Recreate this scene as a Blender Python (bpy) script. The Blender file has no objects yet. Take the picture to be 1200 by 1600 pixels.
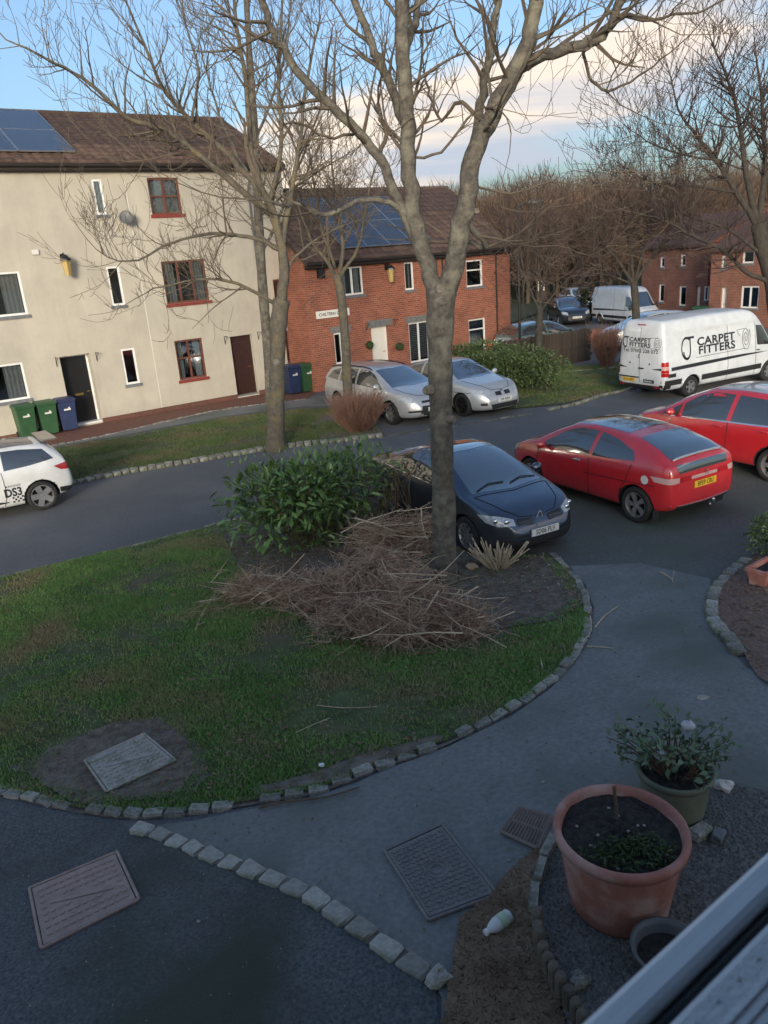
import bpy, bmesh, math, random
import numpy as np
from mathutils import Vector, Matrix
from mathutils.bvhtree import BVHTree

# ------------------------------------------------------------------ camera, sky, sun, exposure
scn = bpy.context.scene
COL = scn.collection
R = math.radians
FPX, PITCH, ROLL, HC = 1190.0, R(18.6), R(4.4), 4.6
fw = np.array([0, math.cos(PITCH), -math.sin(PITCH)]); r0 = np.array([1., 0, 0]); u0 = np.cross(r0, fw)
rt = r0*math.cos(ROLL) - u0*math.sin(ROLL)
up = u0*math.cos(ROLL) + r0*math.sin(ROLL)
cam_d = bpy.data.cameras.new('camera'); cam = bpy.data.objects.new('camera', cam_d); COL.objects.link(cam)
M = Matrix(((rt[0], up[0], -fw[0], 0), (rt[1], up[1], -fw[1], 0), (rt[2], up[2], -fw[2], HC), (0, 0, 0, 1)))
cam.matrix_world = M
cam_d.sensor_fit = 'HORIZONTAL'; cam_d.sensor_width = 36.0; cam_d.lens = 36.0*FPX/1200.0
cam_d.clip_start = 0.02; cam_d.clip_end = 3000
cam_d.dof.use_dof = True; cam_d.dof.focus_distance = 16.0; cam_d.dof.aperture_fstop = 13.0
scn.camera = cam

SUN_AZ, SUN_EL = R(184.0), R(11.0)        # compass bearing towards the sun (from +Y, clockwise), elevation
sdir = Vector((math.sin(SUN_AZ)*math.cos(SUN_EL), math.cos(SUN_AZ)*math.cos(SUN_EL), math.sin(SUN_EL)))
sun_d = bpy.data.lights.new('sun', 'SUN'); sun_d.energy = 0.55; sun_d.angle = R(14); sun_d.color = (1.0, 0.87, 0.70)
sun = bpy.data.objects.new('sun', sun_d); COL.objects.link(sun)
sun.rotation_euler = sdir.to_track_quat('Z', 'Y').to_euler()

w = bpy.data.worlds.new('World'); scn.world = w; w.use_nodes = True
nt = w.node_tree; N = nt.nodes; LK = nt.links
for n in list(N): N.remove(n)
def nd(tree, t, **kw):
    n = tree.nodes.new(t)
    for k, v in kw.items(): setattr(n, k, v)
    return n
def mth(tree, op, a, b=None, clamp=False):
    n = tree.nodes.new('ShaderNodeMath'); n.operation = op; n.use_clamp = clamp
    for i, x in enumerate((a, b)):
        if x is None: continue
        if isinstance(x, (int, float)): n.inputs[i].default_value = x
        else: tree.links.new(x, n.inputs[i])
    return n.outputs[0]
sky = nd(nt, 'ShaderNodeTexSky', sky_type='NISHITA', sun_disc=False, sun_elevation=SUN_EL, sun_rotation=SUN_AZ, altitude=60, air_density=1.0, dust_density=4.0, ozone_density=3.0)
tc = nd(nt, 'ShaderNodeTexCoord'); sp = nd(nt, 'ShaderNodeSeparateXYZ'); LK.new(tc.outputs['Generated'], sp.inputs[0])
X_, Y_, Z_ = sp.outputs
zz = mth(nt, 'ADD', mth(nt, 'MAXIMUM', Z_, 0.0), 0.10)
cu = nd(nt, 'ShaderNodeCombineXYZ'); LK.new(mth(nt, 'DIVIDE', X_, zz), cu.inputs[0]); LK.new(mth(nt, 'DIVIDE', Y_, zz), cu.inputs[1])
mp = nd(nt, 'ShaderNodeMapping'); mp.inputs['Rotation'].default_value = (0, 0, R(-32)); mp.inputs['Scale'].default_value = (0.42, 1.0, 1); mp.inputs['Location'].default_value = (0.1, 0.47, 0)
LK.new(cu.outputs[0], mp.inputs[0])
nz = nd(nt, 'ShaderNodeTexNoise'); nz.inputs['Scale'].default_value = 0.62; nz.inputs['Detail'].default_value = 7; nz.inputs['Roughness'].default_value = 0.5
LK.new(mp.outputs[0], nz.inputs['Vector'])
# a bank of cloud low over the far side (a band round the sky at its own height)
band = mth(nt, 'SUBTRACT', 1.0, mth(nt, 'MULTIPLY', mth(nt, 'ABSOLUTE', mth(nt, 'SUBTRACT', Z_, mth(nt, 'ADD', mth(nt, 'MULTIPLY', X_, 0.36), 0.085))), 7.0), True)
dens = mth(nt, 'ADD', nz.outputs[0], mth(nt, 'MULTIPLY', band, 0.42))
cr = nd(nt, 'ShaderNodeValToRGB'); cr.color_ramp.elements[0].position = 0.64; cr.color_ramp.elements[1].position = 0.76
LK.new(dens, cr.inputs[0])
nz2 = nd(nt, 'ShaderNodeTexNoise'); nz2.inputs['Scale'].default_value = 1.5; nz2.inputs['Detail'].default_value = 5; LK.new(mp.outputs[0], nz2.inputs['Vector'])
cc = nd(nt, 'ShaderNodeValToRGB'); e = cc.color_ramp.elements
e[0].position = 0.36; e[0].color = (1.75, 1.85, 2.15, 1); e[1].position = 0.62; e[1].color = (3.4, 2.75, 2.2, 1); lift_c = mth(nt, 'ADD', nz2.outputs[0], mth(nt, 'MULTIPLY', mth(nt, 'SUBTRACT', Z_, mth(nt, 'ADD', mth(nt, 'MULTIPLY', X_, 0.36), 0.08)), 2.6)); LK.new(lift_c, cc.inputs[0])  # sunlit cream put into the colour of cloud tops, grey shade below
mx = nd(nt, 'ShaderNodeMix', data_type='RGBA'); LK.new(mth(nt, 'MULTIPLY', cr.outputs[0], 0.9), mx.inputs[0]); hsk = nd(nt, 'ShaderNodeHueSaturation'); hsk.inputs['Saturation'].default_value = 0.93; hsk.inputs['Value'].default_value = 0.82; LK.new(sky.outputs[0], hsk.inputs['Color']); LK.new(hsk.outputs[0], mx.inputs[6]); LK.new(cc.outputs[0], mx.inputs[7])
bg = nd(nt, 'ShaderNodeBackground'); bg.inputs[1].default_value = 0.06; LK.new(mx.outputs[2], bg.inputs[0])
wo = nd(nt, 'ShaderNodeOutputWorld'); LK.new(bg.outputs[0], wo.inputs[0])
vs = scn.view_settings; vs.view_transform = 'Standard'; vs.look = 'None'; vs.exposure = 2.6; vs.gamma = 1.0; vs.use_curve_mapping = False
scn.cycles.use_denoising = True
scn.cycles.max_bounces = 6; scn.cycles.transparent_max_bounces = 12

# ------------------------------------------------------------------ photo pixel -> direction; ground height
AZ = R(55.0)                                            # bearing of the street and of every house front
DS = np.array([math.sin(AZ), math.cos(AZ)]); NS = np.array([DS[1], -DS[0]])   # along the street; towards our house
def hgt(x, y):
    q = -(np.asarray(x)*NS[0] + np.asarray(y)*NS[1])
    t = np.clip((q-2.5)/5.0, 0, 1)
    return 0.6*(1-(3*t*t-2*t*t*t))
def ray(x, y):
    d = fw + rt*(x-600)/FPX - up*(y-800)/FPX
    return d/np.linalg.norm(d)
def gp(x, y, dz=0.0):
    d = ray(x, y); z = 0.0
    for _ in range(30):
        t = (z-HC)/d[2]; p = d*t
        z = 0.5*z + 0.5*(float(hgt(p[0], p[1]))+dz)
    return Vector((p[0], p[1], z))
def gps(L, dz=0.0): return [gp(x, y, dz) for x, y in L]
def at_depth(x, y, Y):                                  # the point of a pixel's ray at forward distance Y
    d = ray(x, y); t = Y/d[1]; return Vector((d[0]*t, Y, HC+d[2]*t))
def pxw(px, Y): return px*Y/FPX                         # rough width in metres of px pixels at distance Y

# ------------------------------------------------------------------ mesh helpers
def chain_loc(o):
    v = Vector((0, 0, 0))
    while o is not None: v = v+o.location; o = o.parent
    return v
class MB:
    def __init__(s): s.v = []; s.f = []; s.m = []
    def add(s, vs, fs, mi=0):
        b = len(s.v); s.v.extend([tuple(p) for p in vs]); s.f.extend([tuple(i+b for i in q) for q in fs]); s.m.extend([mi]*len(fs)); return s
    def box(s, c, size, rot=None, mi=0):
        hx, hy, hz = [k/2 for k in size]; P = [Vector((a*hx, b*hy, d*hz)) for d in (-1, 1) for b in (-1, 1) for a in (-1, 1)]
        if rot is not None: P = [rot @ p for p in P]
        c = Vector(c)
        return s.add([p+c for p in P], [(0, 2, 3, 1), (4, 5, 7, 6), (0, 1, 5, 4), (2, 6, 7, 3), (0, 4, 6, 2), (1, 3, 7, 5)], mi)
    def tube(s, pts, rad, n=6, cap=True, mi=0):
        k = len(pts); P = [Vector(p) for p in pts]
        if not hasattr(rad, '__len__'): rad = [rad]*k
        vs = []; ref = None
        for i in range(k):
            t = (P[min(i+1, k-1)]-P[max(i-1, 0)])
            if t.length < 1e-9: t = Vector((0, 0, 1))
            t.normalize()
            if ref is None: ref = Vector((1, 0, 0)) if abs(t.x) < .8 else Vector((0, 1, 0))
            a = ref - t*ref.dot(t)
            if a.length < 1e-6: a = t.orthogonal()
            a.normalize(); b = t.cross(a); ref = a
            for j in range(n):
                an = 2*math.pi*j/n; vs.append(P[i]+(a*math.cos(an)+b*math.sin(an))*rad[i])
        fs = [(i*n+j, i*n+(j+1) % n, (i+1)*n+(j+1) % n, (i+1)*n+j) for i in range(k-1) for j in range(n)]
        if cap: fs += [tuple(range(n-1, -1, -1)), tuple((k-1)*n+j for j in range(n))]
        return s.add(vs, fs, mi)
    def lathe(s, prof, n=32, c=(0, 0, 0), axis='z', mi=0):
        vs = []; c = Vector(c)
        for r_, z_ in prof:
            for j in range(n):
                a = 2*math.pi*j/n
                p = Vector((r_*math.cos(a), r_*math.sin(a), z_)) if axis == 'z' else Vector((r_*math.cos(a), z_, r_*math.sin(a)))
                vs.append(p+c)
        k = len(prof); fs = [(i*n+j, i*n+(j+1) % n, (i+1)*n+(j+1) % n, (i+1)*n+j) for i in range(k-1) for j in range(n)]
        if axis != 'z': fs = [q[::-1] for q in fs]
        return s.add(vs, fs, mi)
    def blob(s, c, rad, seed=0, n=10, m=7, amp=0.12, mi=0):
        rg = random.Random(seed); ph = [rg.uniform(0, 6.28) for _ in range(6)]; vs = []; c = Vector(c)
        for i in range(m+1):
            th = math.pi*i/m
            for j in range(n):
                a = 2*math.pi*j/n
                k = 1+amp*(math.sin(2*a+ph[0]+th)+math.sin(3*a+ph[1]-2*th)+.6*math.sin(5*a+ph[2]+3*th))
                vs.append(c+Vector((rad[0]*math.sin(th)*math.cos(a)*k, rad[1]*math.sin(th)*math.sin(a)*k, rad[2]*math.cos(th)*k)))
        return s.add(vs, [(i*n+j, (i+1)*n+j, (i+1)*n+(j+1) % n, i*n+(j+1) % n) for i in range(m) for j in range(n)], mi)
    def mesh(s, name, mat, off=(0, 0, 0), smooth=False):
        me = bpy.data.meshes.new(name); o = Vector(off)
        me.from_pydata([(p[0]-o.x, p[1]-o.y, p[2]-o.z) for p in s.v], [], s.f)
        for m_ in (mat if isinstance(mat, (list, tuple)) else [mat]): me.materials.append(m_)
        if any(s.m): me.polygons.foreach_set('material_index', s.m)
        if smooth: me.polygons.foreach_set('use_smooth', [True]*len(me.polygons))
        me.update(); return me
    def build(s, name, mat, parent=None, smooth=False, local=False):
        off = Vector((0, 0, 0)) if (local or parent is None) else chain_loc(parent)
        return link(name, s.mesh(name, mat, off, smooth), parent)
def link(name, me, parent=None, loc=None, rot=None, scale=None):
    o = bpy.data.objects.new(name, me); COL.objects.link(o)
    if parent is not None: o.parent = parent
    if loc is not None: o.location = loc
    if rot is not None: o.rotation_euler = rot
    if scale is not None: o.scale = scale
    return o
def tag(o, label, cat, group=None):
    o['label'] = label; o['category'] = cat
    if group: o['group'] = group
    return o
def thing(name, label, cat, loc=(0, 0, 0), rz=0.0, group=None):
    o = bpy.data.objects.new(name, None); COL.objects.link(o); o.location = loc; o.rotation_euler = (0, 0, rz); o.empty_display_size = .1
    return tag(o, label, cat, group)
def structure(o): o['kind'] = 'structure'; return o
def stuff(o): o['kind'] = 'stuff'; return o
def copy_tree(o, parent=None):
    c = o.copy(); COL.objects.link(c); c.parent = parent
    for ch in list(o.children): copy_tree(ch, c)
    return c
def tri_mesh(name, V, F, mat):                           # big numpy triangle soups
    me = bpy.data.meshes.new(name); V = np.asarray(V, np.float32); F = np.asarray(F, np.int32)
    me.vertices.add(len(V)); me.vertices.foreach_set('co', V.ravel())
    me.loops.add(F.size); me.loops.foreach_set('vertex_index', F.ravel())
    me.polygons.add(len(F)); me.polygons.foreach_set('loop_start', np.arange(0, F.size, F.shape[1], dtype=np.int32)); me.polygons.foreach_set('loop_total', np.full(len(F), F.shape[1], np.int32))
    me.materials.append(mat); me.update(calc_edges=True); me.validate(); return me
def smooth_line(P, n=3, closed=False):
    P = [Vector(p) for p in P]; out = []; k = len(P)
    for i in range(k if closed else k-1):
        p0 = P[(i-1) % k] if (closed or i > 0) else P[0]; p1 = P[i]; p2 = P[(i+1) % k]; p3 = P[(i+2) % k] if (closed or i+2 < k) else P[k-1]
        for j in range(n):
            t = j/n; out.append(0.5*((2*p1)+(p2-p0)*t+(2*p0-5*p1+4*p2-p3)*t*t+(3*p1-p0-3*p2+p3)*t**3))
    if not closed: out.append(P[-1])
    return out
def resample(P, step):
    P = [Vector(p) for p in P]; out = [P[0].copy()]; acc = 0.0
    for a, b in zip(P, P[1:]):
        L = (b-a).length; t = step-acc
        while t <= L: out.append(a+(b-a)*(t/L)); t += step
        acc = (acc+L) % step
    return out
def inside(poly, x, y):
    x = np.asarray(x); y = np.asarray(y); c = np.zeros(x.shape, bool); n = len(poly)
    for i in range(n):
        x1, y1 = poly[i][0], poly[i][1]; x2, y2 = poly[i-1][0], poly[i-1][1]
        k = ((y1 > y) != (y2 > y)) & (x < (x2-x1)*(y-y1)/((y2-y1) if abs(y2-y1) > 1e-9 else 1e-9)+x1); c ^= k
    return c

# ------------------------------------------------------------------ materials
MATS = {}
def mat(name, col, rough=0.8, col2=None, scale=8.0, bump=0.0, bscale=60.0, metal=0.0, spec=0.5, detail=6, ior=None, rnd=0.0, contrast=(0.35, 0.65), coat=0.0, col3=None, scale3=1.2):
    m = bpy.data.materials.new(name); m.use_nodes = True; t = m.node_tree; b = t.nodes['Principled BSDF']
    b.inputs['Roughness'].default_value = rough; b.inputs['Metallic'].default_value = metal; b.inputs['Specular IOR Level'].default_value = spec
    if coat: b.inputs['Coat Weight'].default_value = coat; b.inputs['Coat Roughness'].default_value = 0.04
    if ior: b.inputs['IOR'].default_value = ior; b.inputs['Coat IOR'].default_value = max(1.5, ior*.8)
    tc = nd(t, 'ShaderNodeTexCoord'); out = None
    if col2 is not None:
        nz = nd(t, 'ShaderNodeTexNoise'); nz.inputs['Scale'].default_value = scale; nz.inputs['Detail'].default_value = detail; nz.inputs['Roughness'].default_value = .62
        t.links.new(tc.outputs['Object'], nz.inputs['Vector'])
        cr = nd(t, 'ShaderNodeValToRGB'); e = cr.color_ramp.elements; e[0].position, e[1].position = contrast; e[0].color = (*col, 1); e[1].color = (*col2, 1)
        t.links.new(nz.outputs[0], cr.inputs[0]); out = cr.outputs[0]
        if col3 is not None:
            n3 = nd(t, 'ShaderNodeTexNoise'); n3.inputs['Scale'].default_value = scale3; n3.inputs['Detail'].default_value = 5; t.links.new(tc.outputs['Object'], n3.inputs['Vector'])
            r3 = nd(t, 'ShaderNodeValToRGB'); r3.color_ramp.elements[0].position = .48; r3.color_ramp.elements[1].position = .66; t.links.new(n3.outputs[0], r3.inputs[0])
            x = nd(t, 'ShaderNodeMix', data_type='RGBA'); t.links.new(r3.outputs[0], x.inputs[0]); t.links.new(out, x.inputs[6]); x.inputs[7].default_value = (*col3, 1); out = x.outputs[2]
    if rnd:
        oi = nd(t, 'ShaderNodeObjectInfo'); hs = nd(t, 'ShaderNodeHueSaturation')
        if out is None: hs.inputs['Color'].default_value = (*col, 1)
        else: t.links.new(out, hs.inputs['Color'])
        t.links.new(mth(t, 'ADD', mth(t, 'MULTIPLY', oi.outputs['Random'], rnd), 1-rnd/2), hs.inputs['Value']); out = hs.outputs[0]
    if out is None: b.inputs['Base Color'].default_value = (*col, 1)
    else: t.links.new(out, b.inputs['Base Color'])
    if bump:
        n2 = nd(t, 'ShaderNodeTexNoise'); n2.inputs['Scale'].default_value = bscale; n2.inputs['Detail'].default_value = 5; t.links.new(tc.outputs['Object'], n2.inputs['Vector'])
        bp = nd(t, 'ShaderNodeBump'); bp.inputs['Strength'].default_value = min(bump, 1); bp.inputs['Distance'].default_value = 0.02; t.links.new(n2.outputs[0], bp.inputs['Height']); t.links.new(bp.outputs[0], b.inputs['Normal'])
    MATS[name] = m; return m
def streak(m, amt=.35, sx=1.6, sz=.22):                  # rain streaks and grime: noise drawn out downwards
    t = m.node_tree; b = t.nodes['Principled BSDF']; l = b.inputs['Base Color'].links; tc = nd(t, 'ShaderNodeTexCoord'); mp_ = nd(t, 'ShaderNodeMapping'); mp_.inputs['Scale'].default_value = (sx, sx, sz); t.links.new(tc.outputs['Object'], mp_.inputs[0])
    n1 = nd(t, 'ShaderNodeTexNoise'); n1.inputs['Scale'].default_value = 1.0; n1.inputs['Detail'].default_value = 9; n1.inputs['Roughness'].default_value = .68; t.links.new(mp_.outputs[0], n1.inputs['Vector'])
    hs = nd(t, 'ShaderNodeHueSaturation'); t.links.new(l[0].from_socket, hs.inputs['Color']); t.links.new(mth(t, 'ADD', mth(t, 'MULTIPLY', n1.outputs[0], amt*2), 1-amt), hs.inputs['Value']); t.links.new(hs.outputs[0], b.inputs['Base Color']); return m
def brick_mat(name, d, a=(.33, .10, .055), b=(.22, .062, .038), mortar=(.30, .22, .17), w=.225, h=.075):
    m = mat(name, a, .9, bump=0); t = m.node_tree; bs = t.nodes['Principled BSDF']; tc = nd(t, 'ShaderNodeTexCoord')
    dp = nd(t, 'ShaderNodeVectorMath', operation='DOT_PRODUCT'); dp.inputs[1].default_value = (d[0], d[1], 0); t.links.new(tc.outputs['Object'], dp.inputs[0])
    sx = nd(t, 'ShaderNodeSeparateXYZ'); t.links.new(tc.outputs['Object'], sx.inputs[0]); cb = nd(t, 'ShaderNodeCombineXYZ'); t.links.new(dp.outputs['Value'], cb.inputs[0]); t.links.new(sx.outputs[2], cb.inputs[1])
    bt = nd(t, 'ShaderNodeTexBrick'); bt.inputs['Scale'].default_value = 1; bt.inputs['Brick Width'].default_value = w; bt.inputs['Row Height'].default_value = h; bt.inputs['Mortar Size'].default_value = .006; bt.inputs['Bias'].default_value = -.1
    bt.inputs['Color1'].default_value = (*a, 1); bt.inputs['Color2'].default_value = (*b, 1); bt.inputs['Mortar'].default_value = (*mortar, 1); t.links.new(cb.outputs[0], bt.inputs['Vector'])
    nz = nd(t, 'ShaderNodeTexNoise'); nz.inputs['Scale'].default_value = 1.6; nz.inputs['Detail'].default_value = 8; t.links.new(tc.outputs['Object'], nz.inputs['Vector'])
    hs = nd(t, 'ShaderNodeHueSaturation'); t.links.new(bt.outputs[0], hs.inputs['Color']); t.links.new(mth(t, 'ADD', mth(t, 'MULTIPLY', nz.outputs[0], .9), .55), hs.inputs['Value']); t.links.new(hs.outputs[0], bs.inputs['Base Color'])
    bp = nd(t, 'ShaderNodeBump'); bp.inputs['Strength'].default_value = .6; bp.inputs['Distance'].default_value = .01; t.links.new(mth(t, 'SUBTRACT', 1.0, bt.outputs['Fac']), bp.inputs['Height']); t.links.new(bp.outputs[0], bs.inputs['Normal'])
    return m
def glass_mat(name, tint, fac=0.5, rough=.03):           # clear pane: part of the light goes through, the rest mirrors the surroundings
    m = bpy.data.materials.new(name); m.use_nodes = True; t = m.node_tree; t.nodes.remove(t.nodes['Principled BSDF'])
    tr = nd(t, 'ShaderNodeBsdfTransparent'); tr.inputs[0].default_value = (*tint, 1); gl = nd(t, 'ShaderNodeBsdfGlossy'); gl.inputs['Roughness'].default_value = rough; gl.inputs['Color'].default_value = (.9, .95, 1, 1)
    fr = nd(t, 'ShaderNodeFresnel'); fr.inputs[0].default_value = 1.5; mxs = nd(t, 'ShaderNodeMixShader')
    t.links.new(mth(t, 'ADD', mth(t, 'MULTIPLY', fr.outputs[0], 1.0-fac), fac, True), mxs.inputs[0]); t.links.new(tr.outputs[0], mxs.inputs[1]); t.links.new(gl.outputs[0], mxs.inputs[2])
    t.links.new(mxs.outputs[0], t.nodes['Material Output'].inputs[0]); MATS[name] = m; return m
m_asphalt = streak(mat('asphalt', (.085, .090, .098), .85, (.15, .155, .162), 30, .7, 140, col3=(.165, .165, .165), scale3=.35), .28, .6, .6)
m_path = streak(mat('path_asphalt', (.155, .162, .158), .8, (.225, .23, .225), 22, .45, 160, col3=(.12, .135, .115), scale3=.7), .30, .8, .8)
m_rough = streak(mat('rough_asphalt', (.055, .059, .065), .9, (.15, .156, .164), 42, 1.0, 75, col3=(.055, .065, .048), scale3=.8), .4, 1.1, 1.1)
m_earth = mat('earth', (.035, .028, .020), .95, (.075, .060, .045), 6, .9, 30)
m_field = mat('field', (.045, .055, .022), .95, (.09, .08, .04), .25, .5, 3)
m_turf = mat('turf', (.05, .075, .026), .95, (.10, .125, .05), 3, .8, 40, col3=(.12, .10, .06), scale3=1.1)
m_soil = mat('soil', (.085, .068, .054), .95, (.19, .16, .13), 9, .5, 45)
m_gravel = mat('gravel', (.085, .078, .070), .9, (.25, .235, .215), 45, 1.0, 50)
m_litter = mat('litter', (.13, .085, .068), .95, (.27, .18, .14), 30, 1.0, 60)
m_apron = mat('apron_brick', (.20, .075, .05), .85, (.12, .06, .045), 5, .3, 40)
m_sett = mat('granite_sett', (.20, .19, .17), .85, (.36, .35, .31), 24, .8, 60, rnd=.6, col3=(.10, .12, .05), scale3=9)
m_sett_pale = mat('pale_sett', (.29, .275, .24), .85, (.45, .43, .38), 20, .7, 60, rnd=.5, col3=(.20, .21, .14), scale3=8)
m_render = streak(mat('cream_render', (.47, .435, .365), .92, (.405, .375, .32), 1.1, .35, 9), .22)
m_white = mat('white_upvc', (.80, .80, .80), .35, (.70, .70, .69), 4)
m_brownf = mat('brown_frame', (.16, .05, .032), .45, (.11, .038, .026), 6)
m_redsill = mat('red_sill', (.25, .035, .03), .6, (.16, .03, .026), 8)
m_slate = mat('slate_sill', (.12, .13, .145), .7, (.18, .19, .20), 7)
m_lintel = mat('stone_lintel', (.13, .13, .13), .85, (.20, .195, .19), 9, .3, 40)
m_black = mat('black_paint', (.012, .012, .014), .35)
m_brass = mat('brass', (.55, .38, .12), .35, metal=1)
m_darkdoor = mat('dark_door', (.030, .012, .010), .4, (.045, .018, .014), 8)
m_doorwhite = mat('door_white', (.76, .73, .66), .4)
m_room = mat('dark_room', (.035, .033, .032), .9)  # near-black sheet behind the windows stands in for unlit rooms
m_curtain = mat('curtain', (.66, .64, .60), .9, (.52, .50, .46), 12)
m_blind = mat('blind', (.50, .50, .48), .7)
m_glass = glass_mat('window_glass', (.75, .78, .8), .10)
m_tile = mat('roof_tile', (.105, .062, .046), .85, (.058, .039, .033), 3, .3, 30, rnd=.6)
m_tile2 = mat('roof_tile_dark', (.095, .058, .046), .85, (.055, .038, .034), 3, .3, 30, rnd=.6)
m_fascia = mat('fascia', (.022, .017, .015), .6)
m_solar = mat('solar_glass', (.035, .040, .052), .16, (.045, .050, .065), 2, spec=.6, coat=.5)
m_alu = mat('aluminium', (.45, .46, .48), .4, metal=.8)
m_lantern = mat('lantern_amber', (.42, .30, .11), .4)
m_grey = mat('grey_plastic', (.11, .115, .12), .5)
m_pale = mat('pale_plastic', (.62, .61, .58), .5)
m_sign = mat('sign_plate', (.74, .73, .68), .6)
m_ink = mat('sign_ink', (.02, .02, .02), .6)
m_leafball = mat('box_leaf', (.02, .05, .012), .8, (.05, .09, .025), 30, 1, 40)

# ------------------------------------------------------------------ ground sheets
def sheet(name, poly, off, m, res=0.35, kind='structure', parent=None):
    bm = bmesh.new(); vs = [bm.verts.new((p[0], p[1], 0)) for p in poly]; bm.faces.new(vs)
    xs = [p[0] for p in poly]; ys = [p[1] for p in poly]
    for ax, a in ((0, xs), (1, ys)):
        t = math.ceil(min(a)/res)*res
        while t < max(a):
            co = (t, 0, 0) if ax == 0 else (0, t, 0); no = (1, 0, 0) if ax == 0 else (0, 1, 0)
            bmesh.ops.bisect_plane(bm, geom=bm.verts[:]+bm.edges[:]+bm.faces[:], plane_co=co, plane_no=no); t += res
    bmesh.ops.triangulate(bm, faces=[f for f in bm.faces if len(f.verts) > 4])
    for v in bm.verts: v.co.z = float(hgt(v.co.x, v.co.y))+off
    bmesh.ops.recalc_face_normals(bm, faces=bm.faces[:])
    me = bpy.data.meshes.new(name)
    up_ = sum(f.normal.z for f in bm.faces)
    if up_ < 0: bmesh.ops.reverse_faces(bm, faces=bm.faces[:])
    bm.to_mesh(me); bm.free(); me.materials.append(m); me.polygons.foreach_set('use_smooth', [True]*len(me.polygons))
    o = link(name, me, parent)
    if kind: o['kind'] = kind
    return o
def grid_sheet(name, xs, ys, off, m):
    X, Y = np.meshgrid(xs, ys); Z = hgt(X, Y)+off; nx, ny = len(xs), len(ys)
    V = np.stack([X.ravel(), Y.ravel(), Z.ravel()], 1); i = np.arange(nx-1)[None, :]+np.arange(ny-1)[:, None]*nx; i = i.ravel()
    F = np.stack([i, i+1, i+1+nx, i+nx], 1); me = tri_mesh(name, V, F, m); me.polygons.foreach_set('use_smooth', [True]*len(F)); return link(name, me)
far = [-900, -400, -200, -100, -60]
ax_ = np.array(far+list(np.arange(-40, 40.01, 1.0))+[60, 100, 200, 400, 900])
structure(grid_sheet('ground', ax_, np.array([-300, -100, -40]+list(np.arange(-20, 60.01, 1.0))+[80, 120, 250, 500, 900, 2000]), -.06, m_field))
structure(grid_sheet('road', np.arange(-30, 34.01, .4), np.arange(-2, 48.01, .4), 0.0, m_asphalt))

def rough_poly(poly, amp=.05, step=.12, seed=1):
    rs_ = random.Random(seed); P = resample([Vector((p[0], p[1], 0)) for p in list(poly)+[poly[0]]], step); ph = [rs_.uniform(0, 6.28) for _ in range(3)]
    return [(p.x+amp*(math.sin(p.y*5.1+ph[0])+.6*math.sin(p.x*9.7+p.y*3+ph[1]))+rs_.gauss(0, amp*.35), p.y+amp*(math.sin(p.x*5.7+ph[2])+.6*math.sin(p.y*8.3))+rs_.gauss(0, amp*.35)) for p in P[:-1]]
def shrink(poly, k=.88): cx = sum(p[0] for p in poly)/len(poly); cy = sum(p[1] for p in poly)/len(poly); return [(cx+(p[0]-cx)*k, cy+(p[1]-cy)*k) for p in poly]
def P2(L): return [gp(x, y) for x, y in L]
near_edge = [(-320, 985), (-150, 945), (0, 905), (100, 881), (200, 857), (290, 834), (360, 815), (450, 797), (560, 783), (640, 800)]
bed_edge = [(690, 850), (760, 872), (830, 870), (862, 868), (884, 890), (905, 915), (919, 950), (916, 990), (896, 1030), (862, 1065), (830, 1090), (790, 1115), (740, 1140), (700, 1160), (655, 1179), (600, 1196), (555, 1216), (490, 1238), (420, 1250), (380, 1257), (300, 1270), (215, 1276), (150, 1270), (100, 1262), (50, 1250), (0, 1237), (-60, 1222), (-200, 1185), (-420, 1120)]
LAWN = [tuple(p) for p in P2(near_edge+bed_edge)]
lawn = sheet('lawn', LAWN, .03, m_turf)
BED = [tuple(p) for p in P2([(330, 835), (420, 800), (560, 786), (640, 802), (690, 852), (760, 874), (830, 873), (860, 872), (900, 918), (912, 950), (880, 968), (800, 985), (740, 1010), (640, 1020), (500, 985), (400, 930), (350, 880)])]
sheet('planting_bed', rough_poly(BED, .035, .12, 2), .042, m_soil)
BARE = [tuple(p) for p in P2([(30, 1195), (120, 1165), (190, 1125), (260, 1118), (310, 1150), (325, 1210), (300, 1250), (215, 1262), (120, 1250), (50, 1236)])]
sheet('bare_earth', rough_poly(BARE, .05, .1, 3), .040, m_soil)
BARE2 = [tuple(p) for p in P2([(390, 1240), (480, 1215), (560, 1185), (640, 1165), (690, 1150), (700, 1158), (655, 1176), (600, 1193), (555, 1212), (490, 1234), (400, 1250)])]
sheet('bare_earth', rough_poly(shrink(BARE2, .97), .012, .1, 4), .041, m_soil)
# footpath in front of the houses, rough tarmac beyond the sett line
PATH = P2([(205, 1296), (300, 1284), (380, 1268), (490, 1247), (555, 1226), (600, 1205), (700, 1168), (800, 1120), (862, 1075), (900, 1032), (925, 990), (928, 950), (915, 915), (890, 885), (1000, 880), (1110, 905), (1108, 960), (1130, 1000), (1165, 1045), (1300, 1090), (1500, 1200), (1380, 1420), (1200, 1500), (1100, 1760), (690, 1760), (690, 1560), (680, 1540), (620, 1495), (560, 1455), (500, 1412), (440, 1382), (360, 1352), (310, 1332), (260, 1312)])
sheet('footpath', PATH, .010, m_path)
ROUGH = P2([(-400, 1170), (-60, 1226), (50, 1254), (150, 1274), (208, 1296), (260, 1312), (310, 1332), (360, 1352), (440, 1382), (500, 1412), (560, 1455), (620, 1495), (680, 1540), (690, 1640), (690, 1760), (400, 1900), (-300, 1900), (-700, 1500)])
sheet('driveway', ROUGH, .007, m_rough)
m_bay = streak(mat('stained_asphalt', (.075, .086, .082), .8, (.13, .142, .134), 26, .7, 120, col3=(.085, .11, .085), scale3=.6), .35, .7, .7)
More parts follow.
